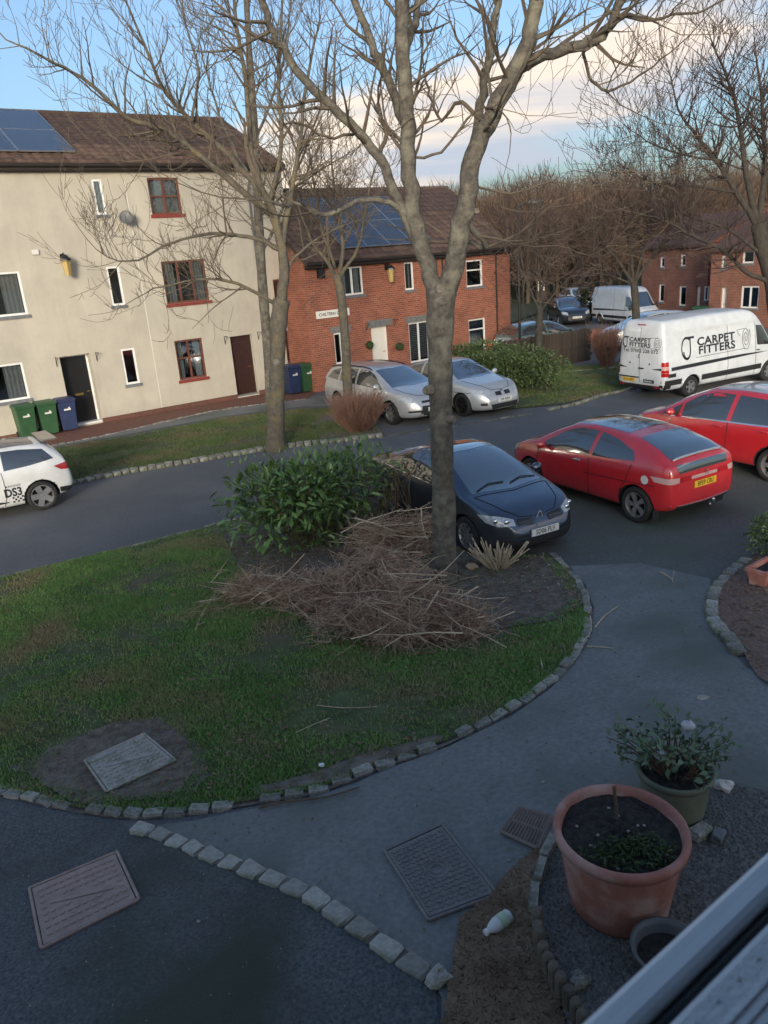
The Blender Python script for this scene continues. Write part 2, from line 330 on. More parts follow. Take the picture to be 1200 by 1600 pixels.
sheet('parking_bay', P2([(600, 790), (640, 806), (690, 856), (760, 878), (830, 876), (862, 874), (890, 888), (1000, 884), (1108, 908), (1125, 914), (1175, 868), (1320, 850), (1500, 760), (1250, 690), (1000, 690), (820, 722), (700, 740), (600, 760)]), .004, m_bay)
# bed of gravel and needles below the window
GRAVEL = P2([(862, 1322), (930, 1290), (1000, 1262), (1110, 1222), (1200, 1244), (1420, 1330), (1330, 1560), (1200, 1760), (905, 1760), (895, 1640), (872, 1550), (846, 1480), (836, 1400), (845, 1350)])
sheet('gravel_bed', GRAVEL, .035, m_gravel)
NEEDLE = P2([(700, 1760), (695, 1600), (716, 1470), (722, 1440), (775, 1398), (805, 1360), (850, 1322), (840, 1350), (832, 1400), (842, 1480), (868, 1552), (890, 1640), (900, 1760)])
sheet('needle_bed', rough_poly(NEEDLE, .02, .08, 5), .018, m_litter)
# bed by the neighbouring path
RBED = P2([(1172, 872), (1150, 890), (1122, 918), (1112, 960), (1128, 990), (1162, 1030), (1185, 1062), (1230, 1085), (1290, 1010), (1260, 880)])
sheet('gravel_verge', rough_poly(RBED, .015, .1, 6), .032, m_litter)
# far side of the street
far_kerb = [(-300, 850), (-100, 800), (0, 780), (110, 757), (200, 738), (300, 722), (420, 702), (500, 693), (600, 681)]
VERGE = P2(far_kerb[1:]+[(590, 668), (530, 640), (470, 640), (350, 655), (200, 683), (100, 700), (0, 722), (-120, 745)])
sheet('verge', VERGE, .03, m_turf)
VPOLY = [tuple(p) for p in VERGE]
SHRUBBED = P2([(500, 688), (598, 678), (588, 667), (532, 641), (500, 650), (490, 670)])
sheet('planting_bed', SHRUBBED, .042, m_soil)
PAVE = P2([(-120, 740), (0, 716), (100, 696), (200, 679), (350, 651), (470, 636), (530, 634), (515, 622), (480, 624), (350, 640), (230, 666), (130, 688), (0, 708), (-120, 730)])
sheet('pavement', PAVE, .012, m_path)
WP = gp(370, 623); APR = [Vector((WP.x, WP.y, 0))+Vector((DS[0], DS[1], 0))*s+Vector((NS[0], NS[1], 0))*o for s, o in ((-13, .0), (4.4, .0), (4.4, 1.4), (-13, 1.4))]
APRON = P2([(-120, 730), (0, 708), (130, 688), (230, 666), (350, 640), (480, 624)])+[APR[1], APR[0]]
sheet('brick_apron', APRON, .008, m_apron)
VERGE2 = P2([(640, 600), (720, 640), (800, 640), (880, 632), (960, 612), (1010, 602), (1040, 585), (960, 566), (900, 574), (860, 556), (760, 560)])
sheet('verge', VERGE2, .03, m_turf)
VPOLY2 = [tuple(p) for p in VERGE2]
FARGREEN = P2([(800, 505), (870, 478), (930, 470), (935, 462), (830, 462), (770, 480)])
sheet('far_lawn', FARGREEN, .03, m_field, 1.0)

# kerbs: every sett is a stone of its own
def sett_mesh(i, sx, sy, sz, m):
    rg = random.Random(i); bm = bmesh.new(); bmesh.ops.create_cube(bm, size=1.0)
    for v in bm.verts: v.co = Vector((v.co.x*sx*rg.uniform(.90, 1.03), v.co.y*sy*rg.uniform(.88, 1.05), v.co.z*sz*rg.uniform(.93, 1.05)))
    bmesh.ops.bevel(bm, geom=bm.edges[:], offset=min(sx, sy)*.10, segments=1, affect='EDGES')
    for v in bm.verts: v.co += Vector((rg.uniform(-1, 1), rg.uniform(-1, 1), rg.uniform(-1, 1)))*.009
    me = bpy.data.meshes.new('sett'); bm.to_mesh(me); bm.free(); me.materials.append(m); return me
def sett_row(name, line, L, W, Hh, proud, m, seed, rows=1, gap=.012, skip=0.0, bedw=None, tilt=.05, bz=.016):
    rg = random.Random(seed); pts = resample(smooth_line(line, 6), L+gap)
    st = MB(); bw = (bedw or W*rows*1.05)/2; vs = []
    for i, p in enumerate(pts):
        t = (pts[min(i+1, len(pts)-1)]-pts[max(i-1, 0)]); t.z = 0; t.normalize(); n_ = Vector((-t.y, t.x, 0))
        for s_ in (-1, 1):
            q = p+n_*bw*s_; vs.append((q.x, q.y, float(hgt(q.x, q.y))+bz))
    st.add(vs, [(2*i, 2*i+2, 2*i+3, 2*i+1) for i in range(len(pts)-1)])
    par = structure(st.build(name, m_soil))
    meshes = [sett_mesh(seed*10+i, L, W, Hh, m) for i in range(6)]
    for r_ in range(rows):
        for i in range(len(pts)-1):
            if rg.random() < skip: continue
            a, b = pts[i], pts[i+1]; t = b-a; an = math.atan2(t.y, t.x); n_ = Vector((-math.sin(an), math.cos(an), 0))
            c = (a+b)/2+n_*((r_-(rows-1)/2)*(W+gap)+rg.uniform(-.01, .01)); z = float(hgt(c.x, c.y))
            link('sett', rg.choice(meshes), par, (c.x, c.y, z+proud-Hh/2+rg.uniform(-.012, .012)), (rg.uniform(-tilt, tilt), rg.uniform(-tilt, tilt), an+rg.uniform(-tilt, tilt)), (rg.uniform(.86, 1.0), 1, 1))
    return par
k1 = [gp(x, y) for x, y in bed_edge[3:-1]]
sett_row('lawn_kerb', k1, .195, .10, .15, .050, m_sett, 3, skip=.07, tilt=.09)
sett_row('lawn_kerb', P2([(-150, 945), (0, 905), (100, 881), (200, 857), (290, 834), (360, 815), (450, 797)]), 0.26, .10, .12, .035, m_sett, 4, tilt=.02)
sett_row('sett_line', P2([(208, 1297), (260, 1309), (310, 1331), (360, 1351), (440, 1381), (500, 1410), (560, 1452), (620, 1492), (692, 1545)]), .20, .135, .08, .034, m_sett_pale, 5, gap=.02, tilt=.02, bedw=.11, bz=.0125)
sett_row('street_kerb', P2(far_kerb[1:]), .20, .14, .14, .075, m_sett, 6, rows=2, tilt=.03)
sett_row('dropped_kerb', P2([(604, 681), (700, 668), (800, 651), (850, 643)]), .55, .10, .10, .022, m_sett, 7, gap=.006, tilt=.006)
sett_row('verge_kerb', P2([(854, 642), (900, 632), (930, 622), (970, 612), (1020, 601)]), .5, .14, .14, .07, m_sett, 8, gap=.008, tilt=.008)
sett_row('verge_kerb', P2([(880, 582), (910, 580), (950, 577), (975, 575)]), .4, .14, .13, .06, m_sett, 9, tilt=.01)
sett_row('apron_edging', P2([(-60, 719), (0, 709), (130, 688), (230, 666), (350, 640), (480, 624)]), .22, .13, .06, .026, m_sett_pale, 10, tilt=.015)
sett_row('bed_edging', P2([(1168, 876), (1148, 892), (1122, 918), (1112, 960), (1130, 992), (1162, 1030)]), .24, .15, .10, .06, m_sett, 11, tilt=.04)
sett_row('gravel_edging', P2([(866, 1318), (850, 1346), (840, 1380), (836, 1420), (838, 1450)]), .22, .07, .14, .10, m_sett, 12, tilt=.07)

# ------------------------------------------------------------------ houses
class Facade:
    def __init__(s, p, az): s.p = Vector((p[0], p[1], 0)); s.d = Vector((math.sin(az), math.cos(az), 0)); s.n = Vector((s.d.y, -s.d.x, 0)); s.rz = math.atan2(s.d.y, s.d.x)
    def px(s, x, y, o=0.0):
        d = Vector(ray(x, y)); c = Vector((0, 0, HC)); q = s.p+s.n*o; t = (q-c).dot(s.n)/d.dot(s.n); h_ = c+d*t
        return (h_-s.p).dot(s.d), h_.z
    def pt(s, a, z, o=0.0): return s.p+s.d*a+s.n*o+Vector((0, 0, z))
    def box(s, mb, a0, a1, z0, z1, o0, o1, mi=0):
        c = s.pt((a0+a1)/2, (z0+z1)/2, (o0+o1)/2); mb.box(c, (abs(a1-a0), abs(o1-o0), abs(z1-z0)), Matrix.Rotation(s.rz, 3, 'Z'), mi); return mb
def wall_front(F, a0, a1, z0, z1, ops, mats, parent, depth=.10, thick=.3, H=8.0, name='wall'):
    A = sorted(set([a0, a1]+[k for o in ops for k in o[:2] if a0 < k < a1])); Zs = sorted(set([z0, z1]+[k for o in ops for k in o[2:4] if z0 < k < z1])); mb = MB()
    for i in range(len(A)-1):
        for j in range(len(Zs)-1):
            ca, cz = (A[i]+A[i+1])/2, (Zs[j]+Zs[j+1])/2
            if any(o[0] < ca < o[1] and o[2] < cz < o[3] for o in ops): continue
            mb.add([F.pt(A[i], Zs[j]), F.pt(A[i+1], Zs[j]), F.pt(A[i+1], Zs[j+1]), F.pt(A[i], Zs[j+1])], [(0, 1, 2, 3)])
    for o in ops:
        b0, b1, c0, c1 = max(o[0], a0), min(o[1], a1), max(o[2], z0), min(o[3], z1); dp = -(o[4] if len(o) > 4 else thick)
        q = [F.pt(b0, c0), F.pt(b1, c0), F.pt(b1, c1), F.pt(b0, c1), F.pt(b0, c0, dp), F.pt(b1, c0, dp), F.pt(b1, c1, dp), F.pt(b0, c1, dp)]
        mb.add(q, [(0, 4, 5, 1), (1, 5, 6, 2), (2, 6, 7, 3), (3, 7, 4, 0)])
    q = [F.pt(a0, z0), F.pt(a1, z0), F.pt(a1, z1), F.pt(a0, z1), F.pt(a0, z0, -H), F.pt(a1, z0, -H), F.pt(a1, z1, -H), F.pt(a0, z1, -H)]
    side = MB(); side.add(q, [(1, 5, 6, 2), (5, 4, 7, 6), (4, 0, 3, 7)])
    return mb.build(name, mats[0], parent), side.build('side_wall', mats[1], parent)
def window(F, parent, a0, a1, z0, z1, mframe, msill, mull=(), trans=(), rec=.07, fr=.06, curtain=None, sill=True):
    mb = MB(); o0, o1 = -rec-.06, -rec
    F.box(mb, a0, a1, z0, z0+fr, o0, o1); F.box(mb, a0, a1, z1-fr, z1, o0, o1); F.box(mb, a0, a0+fr, z0+fr, z1-fr, o0, o1); F.box(mb, a1-fr, a1, z0+fr, z1-fr, o0, o1)
    xs = [a0+fr]+[a0+(a1-a0)*k for k in mull]+[a1-fr]; zs = [z0+fr]+[z0+(z1-z0)*k for k in trans]+[z1-fr]
    for k in mull: c = a0+(a1-a0)*k; F.box(mb, c-fr*.55, c+fr*.55, z0+fr, z1-fr, o0, o1+.004)
    for k in trans: c = z0+(z1-z0)*k; F.box(mb, a0+fr, a1-fr, c-fr*.4, c+fr*.4, o0, o1-.003)
    wn = mb.build('window', mframe, parent)
    for i in range(len(xs)-1):
        for j in range(len(zs)-1):
            g_ = MB(); F.box(g_, xs[i]-.01, xs[i+1]+.01, zs[j]-.01, zs[j+1]+.01, -rec-.034, -rec-.026); g_.build('pane', m_glass, wn)
    if sill:
        g_ = MB(); F.box(g_, a0-.06, a1+.06, z0-.10, z0-.002, -rec-.05, .045); g_.build('sill', msill, wn)
    if curtain == 'drape':
        for a, b in ((a0+fr, a0+(a1-a0)*.30), (a1-(a1-a0)*.30, a1-fr)):
            g_ = MB(); n_ = 9; P = []
            for i in range(n_):
                x = a+(b-a)*i/(n_-1); o = -rec-.16-.025*(i % 2); P += [F.pt(x, z0+.02, o), F.pt(x, z1-.02, o)]
            g_.add(P, [(2*i, 2*i+2, 2*i+3, 2*i+1) for i in range(n_-1)]); g_.build('curtain', m_curtain, wn)
    if curtain == 'blind':
        for k in range(int((z1-z0-2*fr)/.07)):
            g_ = MB(); zc = z1-fr-.04-k*.07; F.box(g_, a0+fr, a1-fr, zc, zc+.045, -rec-.13, -rec-.115); g_.build('blind_slat', m_blind, wn)
    if curtain == 'net':
        g_ = MB(); F.box(g_, a0+fr, a1-fr, z0+fr, z1-fr, -rec-.13, -rec-.12); g_.build('net_curtain', m_curtain, wn)
    return wn
def pantile_mesh(m, wd=.30, ln=.36):
    mb = MB(); n_ = 8; vs = []
    for y, dz in ((0.0, .028), (ln, .0)):
        for i in range(n_+1):
            t = i/n_; vs.append((t*wd, y, dz+.030*(.5-.5*math.cos(2*math.pi*min(1, t*1.0)))**1.3))
    for i in range(n_+1): t = i/n_; vs.append((t*wd, 0.0, -.012))
    k = n_+1; mb.add(vs, [(i, i+1, k+i+1, k+i) for i in range(n_)]+[(2*k+i, 2*k+i+1, i+1, i) for i in range(n_)])
    return mb.mesh('roof_tile', m, smooth=True)
def gable_roof(F, parent, a0, a1, ze, half, rise, m, over=.25, ov=.12, side_ov=.06, tiles=True):
    rf = MB(); zr = ze+rise; sl = rise/half
    e0 = ze-sl*over
    q = [F.pt(a0-side_ov, e0, over), F.pt(a1+side_ov, e0, over), F.pt(a1+side_ov, zr, -half), F.pt(a0-side_ov, zr, -half), F.pt(a0-side_ov, e0, -2*half-over), F.pt(a1+side_ov, e0, -2*half-over)]
    lo = [p-Vector((0, 0, .10)) for p in q]
    rf.add(q+lo, [(0, 1, 2, 3), (3, 2, 5, 4), (7, 6, 9, 8), (8, 9, 10, 11), (6, 7, 1, 0), (7, 8, 2, 1), (8, 11, 5, 2), (9, 6, 0, 3), (10, 9, 3, 4), (11, 10, 4, 5)])
    roof = rf.build('roof', m, parent)
    for ag, fc in ((a0, (0, 2, 1)), (a1, (0, 1, 2))):
        gb = MB(); gb.add([F.pt(ag, ze-.08), F.pt(ag, ze-.08, -2*half), F.pt(ag, zr-.12, -half)], [fc]); gb.build('gable', m_render if m is m_tile else MATS['brick_side'], parent)
    def on_roof(a, t, lift=.0): return F.pt(a, e0+math.sin(math.atan2(rise, half))*t+math.cos(math.atan2(rise, half))*lift, over-math.cos(math.atan2(rise, half))*t+math.sin(math.atan2(rise, half))*lift)
    if not tiles: return roof, on_roof, None, 0
    wd, ln = .30, .335; slope_len = math.hypot(half+over, rise+sl*over); ang = math.atan2(rise, half); nc = int((a1-a0+2*side_ov)/wd); nr = int(slope_len/ln)
    me = pantile_mesh(m, wd*1.02, .37); rot = Matrix.Rotation(F.rz, 3, 'Z') @ Matrix.Rotation(ang, 3, 'X'); eul = rot.to_euler(); cl = chain_loc(parent); rest = MB(); cnt = 0
    base_v = [v.co.copy() for v in me.vertices]; base_f = [tuple(p.vertices) for p in me.polygons]; rg = random.Random(5)
    for r_ in range(nr):
        for c_ in range(nc-1, -1, -1):
            s_ = r_*ln+rg.uniform(-.008, .008); a = a0-side_ov+c_*wd; p = F.pt(a, e0+math.sin(ang)*s_+.012+.004, over+.03-math.cos(ang)*s_)
            if cnt < 300: link('tile', me, roof, p-cl, eul, (1, 1, rg.uniform(.9, 1.1))); cnt += 1
            else: rest.add([rot @ v+p for v in base_v], base_f)
    if rest.v: stuff(rest.build('upper_tiles', m, roof))
    rd = MB(); k = int((a1-a0)/.45)
    for i in range(k):
        b = a0+i*(a1-a0)/k; rd.tube([F.pt(b, zr+.02, -half), F.pt(b+(a1-a0)/k*.97, zr+.025, -half)], [.11, .10], 8)
    rd.build('ridge_tiles', m, roof)
    fa = MB(); F.box(fa, a0-side_ov, a1+side_ov, e0-.20, e0-.02, over-.06, over-.03); F.box(fa, a0, a1, e0-.20, e0-.16, 0.02, over-.03); fa.build('fascia', m_fascia, parent)
    gu = MB(); gu.tube([F.pt(a0, e0-.05, over+.03), F.pt(a1, e0-.05, over+.03)], .05, 8); gu.build('gutter', m_fascia, parent)
    def on_roof(a, t, lift=.0): return F.pt(a, e0+math.sin(ang)*t+math.cos(ang)*lift, over-math.cos(ang)*t+math.sin(ang)*lift)
    return roof, on_roof, rot, slope_len
def panel(parent, on_roof, rot, a, t, wa, ta):
    mb = MB(); c = on_roof(a+wa/2, t+ta/2, .13); mb.box(c, (wa-.02, ta-.02, .03), rot); pn = mb.build('solar_panel', m_solar, parent)
    fr_ = MB(); X, Y, Zv = rot @ Vector((1, 0, 0)), rot @ Vector((0, 1, 0)), rot @ Vector((0, 0, 1))
    for s_ in (-1, 1):
        fr_.box(c+X*s_*(wa/2-.012)+Zv*.006, (.022, ta-.02, .036), rot); fr_.box(c+Y*s_*(ta/2-.012)+Zv*.004, (wa-.064, .022, .036), rot)
    fr_.build('frame', m_alu, pn)
def lantern(F, parent, a, z, reach=.30):
    mb = MB(); mb.box(F.pt(a, z+.30, .03), (.12, .05, .22), Matrix.Rotation(F.rz, 3, 'Z')); mb.tube([F.pt(a, z+.38, .03), F.pt(a, z+.42, reach*.6), F.pt(a, z+.33, reach)], .022, 6); lo = mb.build('lantern', m_black, parent)
    c = F.pt(a, z, reach); g_ = MB(); g_.lathe([(.0, -.24), (.09, -.24), (.15, .20), (.0, .20)], 6, c); g_.build('lamp_glass', m_lantern, lo)
    g_ = MB(); g_.lathe([(.17, .20), (.16, .25), (.07, .34), (.05, .37), (0, .37)], 6, c); g_.build('lamp_cap', m_black, lo)
def bracket(F, parent, a, z):
    mb = MB(); mb.tube([F.pt(a, z, .01), F.pt(a, z-.30, .01)], .010, 5); mb.tube([F.pt(a, z-.02, .01), F.pt(a, z-.01, .30)], .010, 5); mb.tube([F.pt(a, z-.28, .01), F.pt(a, z-.12, .12), F.pt(a, z-.02, .24)], .008, 5); mb.tube([F.pt(a, z-.02, .29), F.pt(a, z-.06, .31), F.pt(a, z-.08, .28)], .007, 5)
    mb.build('hanging_bracket', m_black, parent)
def door(F, parent, a0, a1, z0, z1, rec, mframe, mleaf, style):
    mb = MB(); f_ = .06; F.box(mb, a0, a0+f_, z0, z1, -rec-.07, -rec); F.box(mb, a1-f_, a1, z0, z1, -rec-.07, -rec); F.box(mb, a0+f_, a1-f_, z1-f_, z1, -rec-.07, -rec); dr = mb.build('door', mframe, parent)
    lf = MB(); F.box(lf, a0+f_, a1-f_, z0+.02, z1-f_, -rec-.06, -rec-.02); ww = a1-a0-2*f_; cx = (a0+a1)/2
    for s_ in (-1, 1):
        F.box(lf, cx+s_*ww*.24-ww*.17, cx+s_*ww*.24+ww*.17, z0+.22, z0+.85, -rec-.02, -rec-.008)
        F.box(lf, cx+s_*ww*.24-ww*.17, cx+s_*ww*.24+ww*.17, z0+1.05, z1-.25, -rec-.02, -rec-.008)
    lf.build('door_leaf', mleaf, dr)
    h_ = MB(); h_.tube([F.pt(a1-.13, z0+1.02, -rec), F.pt(a1-.13, z0+1.02, -rec+.03), F.pt(a1-.23, z0+1.02, -rec+.03)], .012, 6); h_.build('handle', m_brass, dr)
    if style == 'brass': h_ = MB(); F.box(h_, cx-.13, cx+.13, z0+.92, z0+.99, -rec-.008, -rec+.004); h_.build('letter_box', m_brass, dr)
    g_ = MB(); F.box(g_, a0, a1, z0, z0+.05, -rec-.05, -.03); g_.build('threshold', m_white if style == 'brass' else m_lintel, dr)
    return dr
def pipe(F, parent, a, z0, z1, m=None, o=.07):
    mb = MB(); mb.tube([F.pt(a, z0, o), F.pt(a, z1-.25, o), F.pt(a, z1, .25)], .035, 8)
    for k in range(3): z = z0+(z1-z0)*(k+.5)/3.2; F.box(mb, a-.05, a+.05, z, z+.04, 0, o)
    mb.build('drainpipe', m or m_fascia, parent)

# white three-storey house
WF = Facade(WP, AZ)
bw_d = Vector((NS[0], NS[1], 0))
mb_brick = brick_mat('brick_front', DS); brick_mat('brick_side', NS)
wl = thing('white_house', 'tall cream rendered three storey house with solar panels on its brown tiled roof', 'house', WF.p)
sR = WF.px(471, 567)[0]; sL = -17.0; zE = WF.px(240, 273)[1]
def wbox(x0, y0, x1, y1): a, z = WF.px(x0, y0); b, z2 = WF.px(x1, y1); return [a, b, z2, z]
spec = [(wbox(142, 280, 167, 335), 'w', (), ()), (wbox(229, 278, 286, 334), 'b', (.48,), (.5,)), (wbox(165, 417, 196, 476), 'w', (), ()), (wbox(251, 409, 328, 469), 'b', (.36, .68), ()),
        (wbox(188, 546, 219, 598), 'w', (), ()), (wbox(272, 533, 324, 588), 'b', (.47,), (.55,))]
def lefty(x, y0, y1, wd): z1 = WF.px(x, y0)[1]; b, z0 = WF.px(x+6, y1); return [b-wd, b, z0, z1]
spec += [(lefty(38, 423, 491, 1.9), 'w', (.5,), ()), (lefty(41, 565, 622, 1.9), 'w', (.5,), ())]
a_, z_ = WF.px(444, 517); b_, z2_ = WF.px(456, 567); spec.append(([a_, b_+.25, z2_, z_], 'b', (), ()))
a_, z_ = WF.px(426, 437); b_, z2_ = WF.px(438, 466); spec.append(([a_, b_+.25, z2_, z_], 'b', (), ()))
for k in (-13.6,): spec += [([k, k+1.0, 6.0, 7.3], 'w', (), ()), ([k, k+1.2, 3.4, 4.7], 'w', (.5,), ()), ([k, k+1.2, .9, 2.1], 'w', (.5,), ())]
d1 = [WF.px(92, 556)[0], WF.px(140, 553)[0], .05, WF.px(116, 555)[1], .36]; d2 = [WF.px(359, 526)[0], WF.px(391, 520)[0]+.05, .05, WF.px(370, 525)[1], .2]
ops = [s[0]+[.30] for s in spec]+[d1, d2]
wall_front(WF, sL, sR, 0, zE+.36, ops, (m_render, m_render), wl)
rm = MB(); WF.box(rm, sL+.4, sR-.4, .3, zE-.1, -1.6, -1.5); rm.build('dark_interior', m_room, wl)
for b, st, mu, tr in spec: window(WF, wl, *b, m_white if st == 'w' else m_brownf, m_slate if st == 'w' else m_redsill, mu, tr, rec=.015 if st == 'w' else .05, curtain=('net' if (b[0] > -4.5 and b[2] > 5) else ('drape' if b[1]-b[0] > .9 else None)))
door(WF, wl, d1[0], d1[1], d1[2], d1[3], .33, m_white, m_black, 'brass'); door(WF, wl, d2[0], d2[1], d2[2], d2[3], .17, m_darkdoor, m_darkdoor, 'plain')
for x, y in ((86, 558), (149, 550), (350, 525), (402, 518)): a, z = WF.px(x, y); bracket(WF, wl, a, z)
a, z = WF.px(104, 418, .3); lantern(WF, wl, a, z, .34)
a, z = WF.px(197, 340, .25); di = MB(); c = WF.pt(a, z, .28); nrm = (WF.n*1.0-WF.d*.5+Vector((0, 0, .35))).normalized(); q = nrm.to_track_quat('Z', 'Y').to_matrix()
rg_ = MB(); rg_.lathe([(.001, 0), (.09, .01), (.16, .03), (.21, .055)], 20); di.add([c+q @ Vector(p) for p in rg_.v], rg_.f); di.tube([c, WF.pt(a+.02, z-.1, .12), WF.pt(a+.02, z-.1, 0)], .02, 6); di.tube([c-q @ Vector((0, .25, 0)), c+nrm*.30], .012, 5); di.build('satellite_dish', m_grey, wl, smooth=False)
a, z = WF.px(55, 394); di = MB(); WF.box(di, a-.09, a+.09, z-.07, z+.07, 0, .06); di.build('vent', m_pale, wl)
a, z = WF.px(456, 505); di = MB(); di.blob(WF.pt(a+.12, z, .08), (.08, .08, .08), 3, amp=.02); di.build('outside_lamp', m_black, wl)
pipe(WF, wl, WF.px(418, 560)[0], .1, zE-.2, m_grey)
a = WF.px(254, 640)[0]; jt = MB(); WF.box(jt, a-.012, a+.012, .1, zE-.2, 0, .006); jt.build('movement_joint', m_pale, wl)
ps = MB(); WF.box(ps, sL, d1[0]-.01, 0, .16, 0, .02); WF.box(ps, d1[1]+.01, d2[0]-.01, 0, .16, 0, .02); WF.box(ps, d2[1]+.01, sR, 0, .16, 0, .02); ps.build('plinth', mat('plinth_brick', (.16, .07, .05), .9, (.10, .05, .04), 9), wl)
roof, onr, rrot, sl_len = gable_roof(WF, wl, sL, sR, zE+.42, 4.0, 1.95, m_tile)
pe = WF.px(133, 255, .1)[0]; pw, ph = 1.66, 1.98
for i in range(6):
    for j in range(2): panel(roof, onr, rrot, pe-.1-(i+1)*pw, .62+j*ph, pw, ph)

# brick two-storey house, standing forward of the white one
BP = gp(494, 613); BF = Facade(BP, AZ)
bh = thing('brick_house', 'two storey red brick house with solar panels, white windows and street name plate', 'house', BF.p)
bR = BF.px(797, 470)[0]; zB = BF.px(600, 399)[1]
def bbox(x0, y0, x1, y1): a, z = BF.px(x0, y0); b, z2 = BF.px(x1, y1); return [a, b, z2, z]
bs = [(bbox(532, 418, 569, 459), (.5,), (), 'drape'), (bbox(521, 521, 548, 566), (.5,), (), None), (bbox(631, 410, 648, 452), (), (), 'drape'), (bbox(638, 505, 673, 562), (.5,), (), 'blind'), (bbox(728, 407, 755, 446), (), (.62,), 'net'), (bbox(732, 500, 760, 553), (), (.72,), 'net')]
bd = [BF.px(579, 512)[0], BF.px(606, 508)[0], .05, BF.px(592, 510)[1], .16]
wall_front(BF, 0, bR, 0, zB+.05, [s[0]+[.25] for s in bs]+[bd], (mb_brick, MATS['brick_side']), bh, H=7.5)
rm = MB(); BF.box(rm, .4, bR-.4, .3, zB-.1, -1.4, -1.3); rm.build('dark_interior', m_room, bh)
for i, (b, mu, tr, cu_) in enumerate(bs):
    window(BF, bh, *b, m_white, m_slate, mu, tr, rec=.05, curtain=cu_)
    if i in (1, 3): lt = MB(); BF.box(lt, b[0]-.12, b[1]+.12, b[3]+.003, b[3]+.24, -.02, .015); lt.build('lintel', m_lintel, bh)
lt = MB(); BF.box(lt, bd[0]-.16, bd[1]+.16, bd[3]+.003, bd[3]+.25, -.02, .05); lt.build('lintel', m_lintel, bh)
door(BF, bh, bd[0], bd[1], bd[2], bd[3], .13, m_white, m_doorwhite, 'plain')
for x, y in ((571, 505), (615, 498)): a, z = BF.px(x, y); bracket(BF, bh, a, z)
a, z = BF.px(611, 430, .3); lantern(BF, bh, a, z, .30)
a, z = BF.px(493, 428); di = MB(); BF.box(di, a+.05, a+.33, z-.16, z+.16, 0, .1); di.build('alarm_box', m_black, bh)
for x, y in ((577, 539), (624, 541)):
    a, z = BF.px(x, y, .15); di = MB(); rg2 = random.Random(int(x))
    for k in range(420):
        v = Vector((rg2.gauss(0, 1), rg2.gauss(0, 1), rg2.gauss(0, 1))).normalized(); c = BF.pt(a, z, .17)+v*rg2.uniform(.12, .155); t1 = v.orthogonal().normalized(); t2 = v.cross(t1); s_ = .022
        di.add([c+t1*s_, c+t2*s_+v*.01, c-t1*s_, c-t2*s_+v*.008], [(0, 1, 2, 3)])
    ob = di.build('topiary_ball', m_leafball, bh)
pipe(BF, bh, bR-.85, .1, zB-.1); pipe(BF, bh, .12+BF.px(690, 500)[0], .1, zB-.1)
# street name plate with lettering
def text_mesh(s, size, sx=1.0, space=1.0, bold=.016):
    cu_ = bpy.data.curves.new('lettering', 'FONT'); cu_.body = s; cu_.size = size; cu_.align_x = 'CENTER'; cu_.align_y = 'CENTER'; cu_.space_character = space; cu_.resolution_u = 3; cu_.offset = size*bold
    o = bpy.data.objects.new('lettering', cu_); COL.objects.link(o); dg = bpy.context.evaluated_depsgraph_get(); me = o.evaluated_get(dg).to_mesh()
    V = [(v.co.x*sx, v.co.y) for v in me.vertices]; Fc = [tuple(p.vertices) for p in me.polygons]; o.to_mesh_clear(); bpy.data.objects.remove(o); bpy.data.curves.remove(cu_); return V, Fc
a, z = BF.px(493, 493); b, z2 = BF.px(532, 491); pl = MB(); BF.box(pl, a+.02, a+1.45, z-.13, z+.13, 0, .03); pl = pl.build('street_name_plate', m_sign, bh)
V, Fc = text_mesh('CHILTERN CLOSE', .155, 1.0); tx = MB(); tx.add([BF.pt(a+.735+x, z+y-.005, .034) for x, y in V], Fc); tx.build('lettering', m_ink, pl)
roof2, onr2, rrot2, _ = gable_roof(BF, bh, 0, bR, zB+.10, 3.75, 2.5, m_tile2)
pe2 = BF.px(684, 380, .1)[0]; pl0 = BF.px(543, 390, .1)[0]
npn = 4; pw2 = (pe2-pl0)/npn
for i in range(npn):
    for j in range(2): panel(roof2, onr2, rrot2, pl0+i*pw2, .55+j*1.75, pw2, 1.75)
# ------------------------------------------------------------------ our own house: the window we look out of
m_upvc = mat('frame_upvc', (.92, .92, .92), .25, (.89, .89, .89), 30)
m_gasket = mat('gasket', (.04, .04, .043), .6)
m_board = mat('sill_board', (.86, .85, .85), .6, (.80, .79, .79), 40, .2, 200)
m_clear = bpy.data.materials.new('clear_pane'); m_clear.use_nodes = True; t_ = m_clear.node_tree; t_.nodes.remove(t_.nodes['Principled BSDF'])
tr_ = nd(t_, 'ShaderNodeBsdfTransparent'); tr_.inputs[0].default_value = (.97, .98, .985, 1); t_.links.new(tr_.outputs[0], t_.nodes['Material Output'].inputs[0])
OW = .2485
HF = Facade((-NS[0]*OW, -NS[1]*OW), AZ+math.pi)
own = thing('own_house', 'house we look out of, only its white window frame and sill board show', 'house', HF.p)
wz = HC-.5
wo_ = [-1.5, .9, wz-.03, HC+.75, .22]
wall_front(HF, -2.6, 9.0, 0, 5.5, [wo_], (m_render, m_render), own, H=4.0)  # unseen wall: length set for its shade, cream render chosen to bounce light
gable_roof(HF, own, -2.6, 9.0, 5.5, 2.0, .6, m_tile2, tiles=False)  # unseen roof, shaped low to block less of the sky's light
fl = MB(); HF.box(fl, -2.5, 8.9, HC-1.62, HC-1.5, -3.9, -.20); fl.build('floor_slab', m_lintel, own)
cl_ = MB(); HF.box(cl_, -2.5, 8.9, 5.40, 5.44, -3.9, -.20); cl_.build('bounce_ceiling', m_white, own)  # unseen white ceiling, added to bounce light onto frame and board
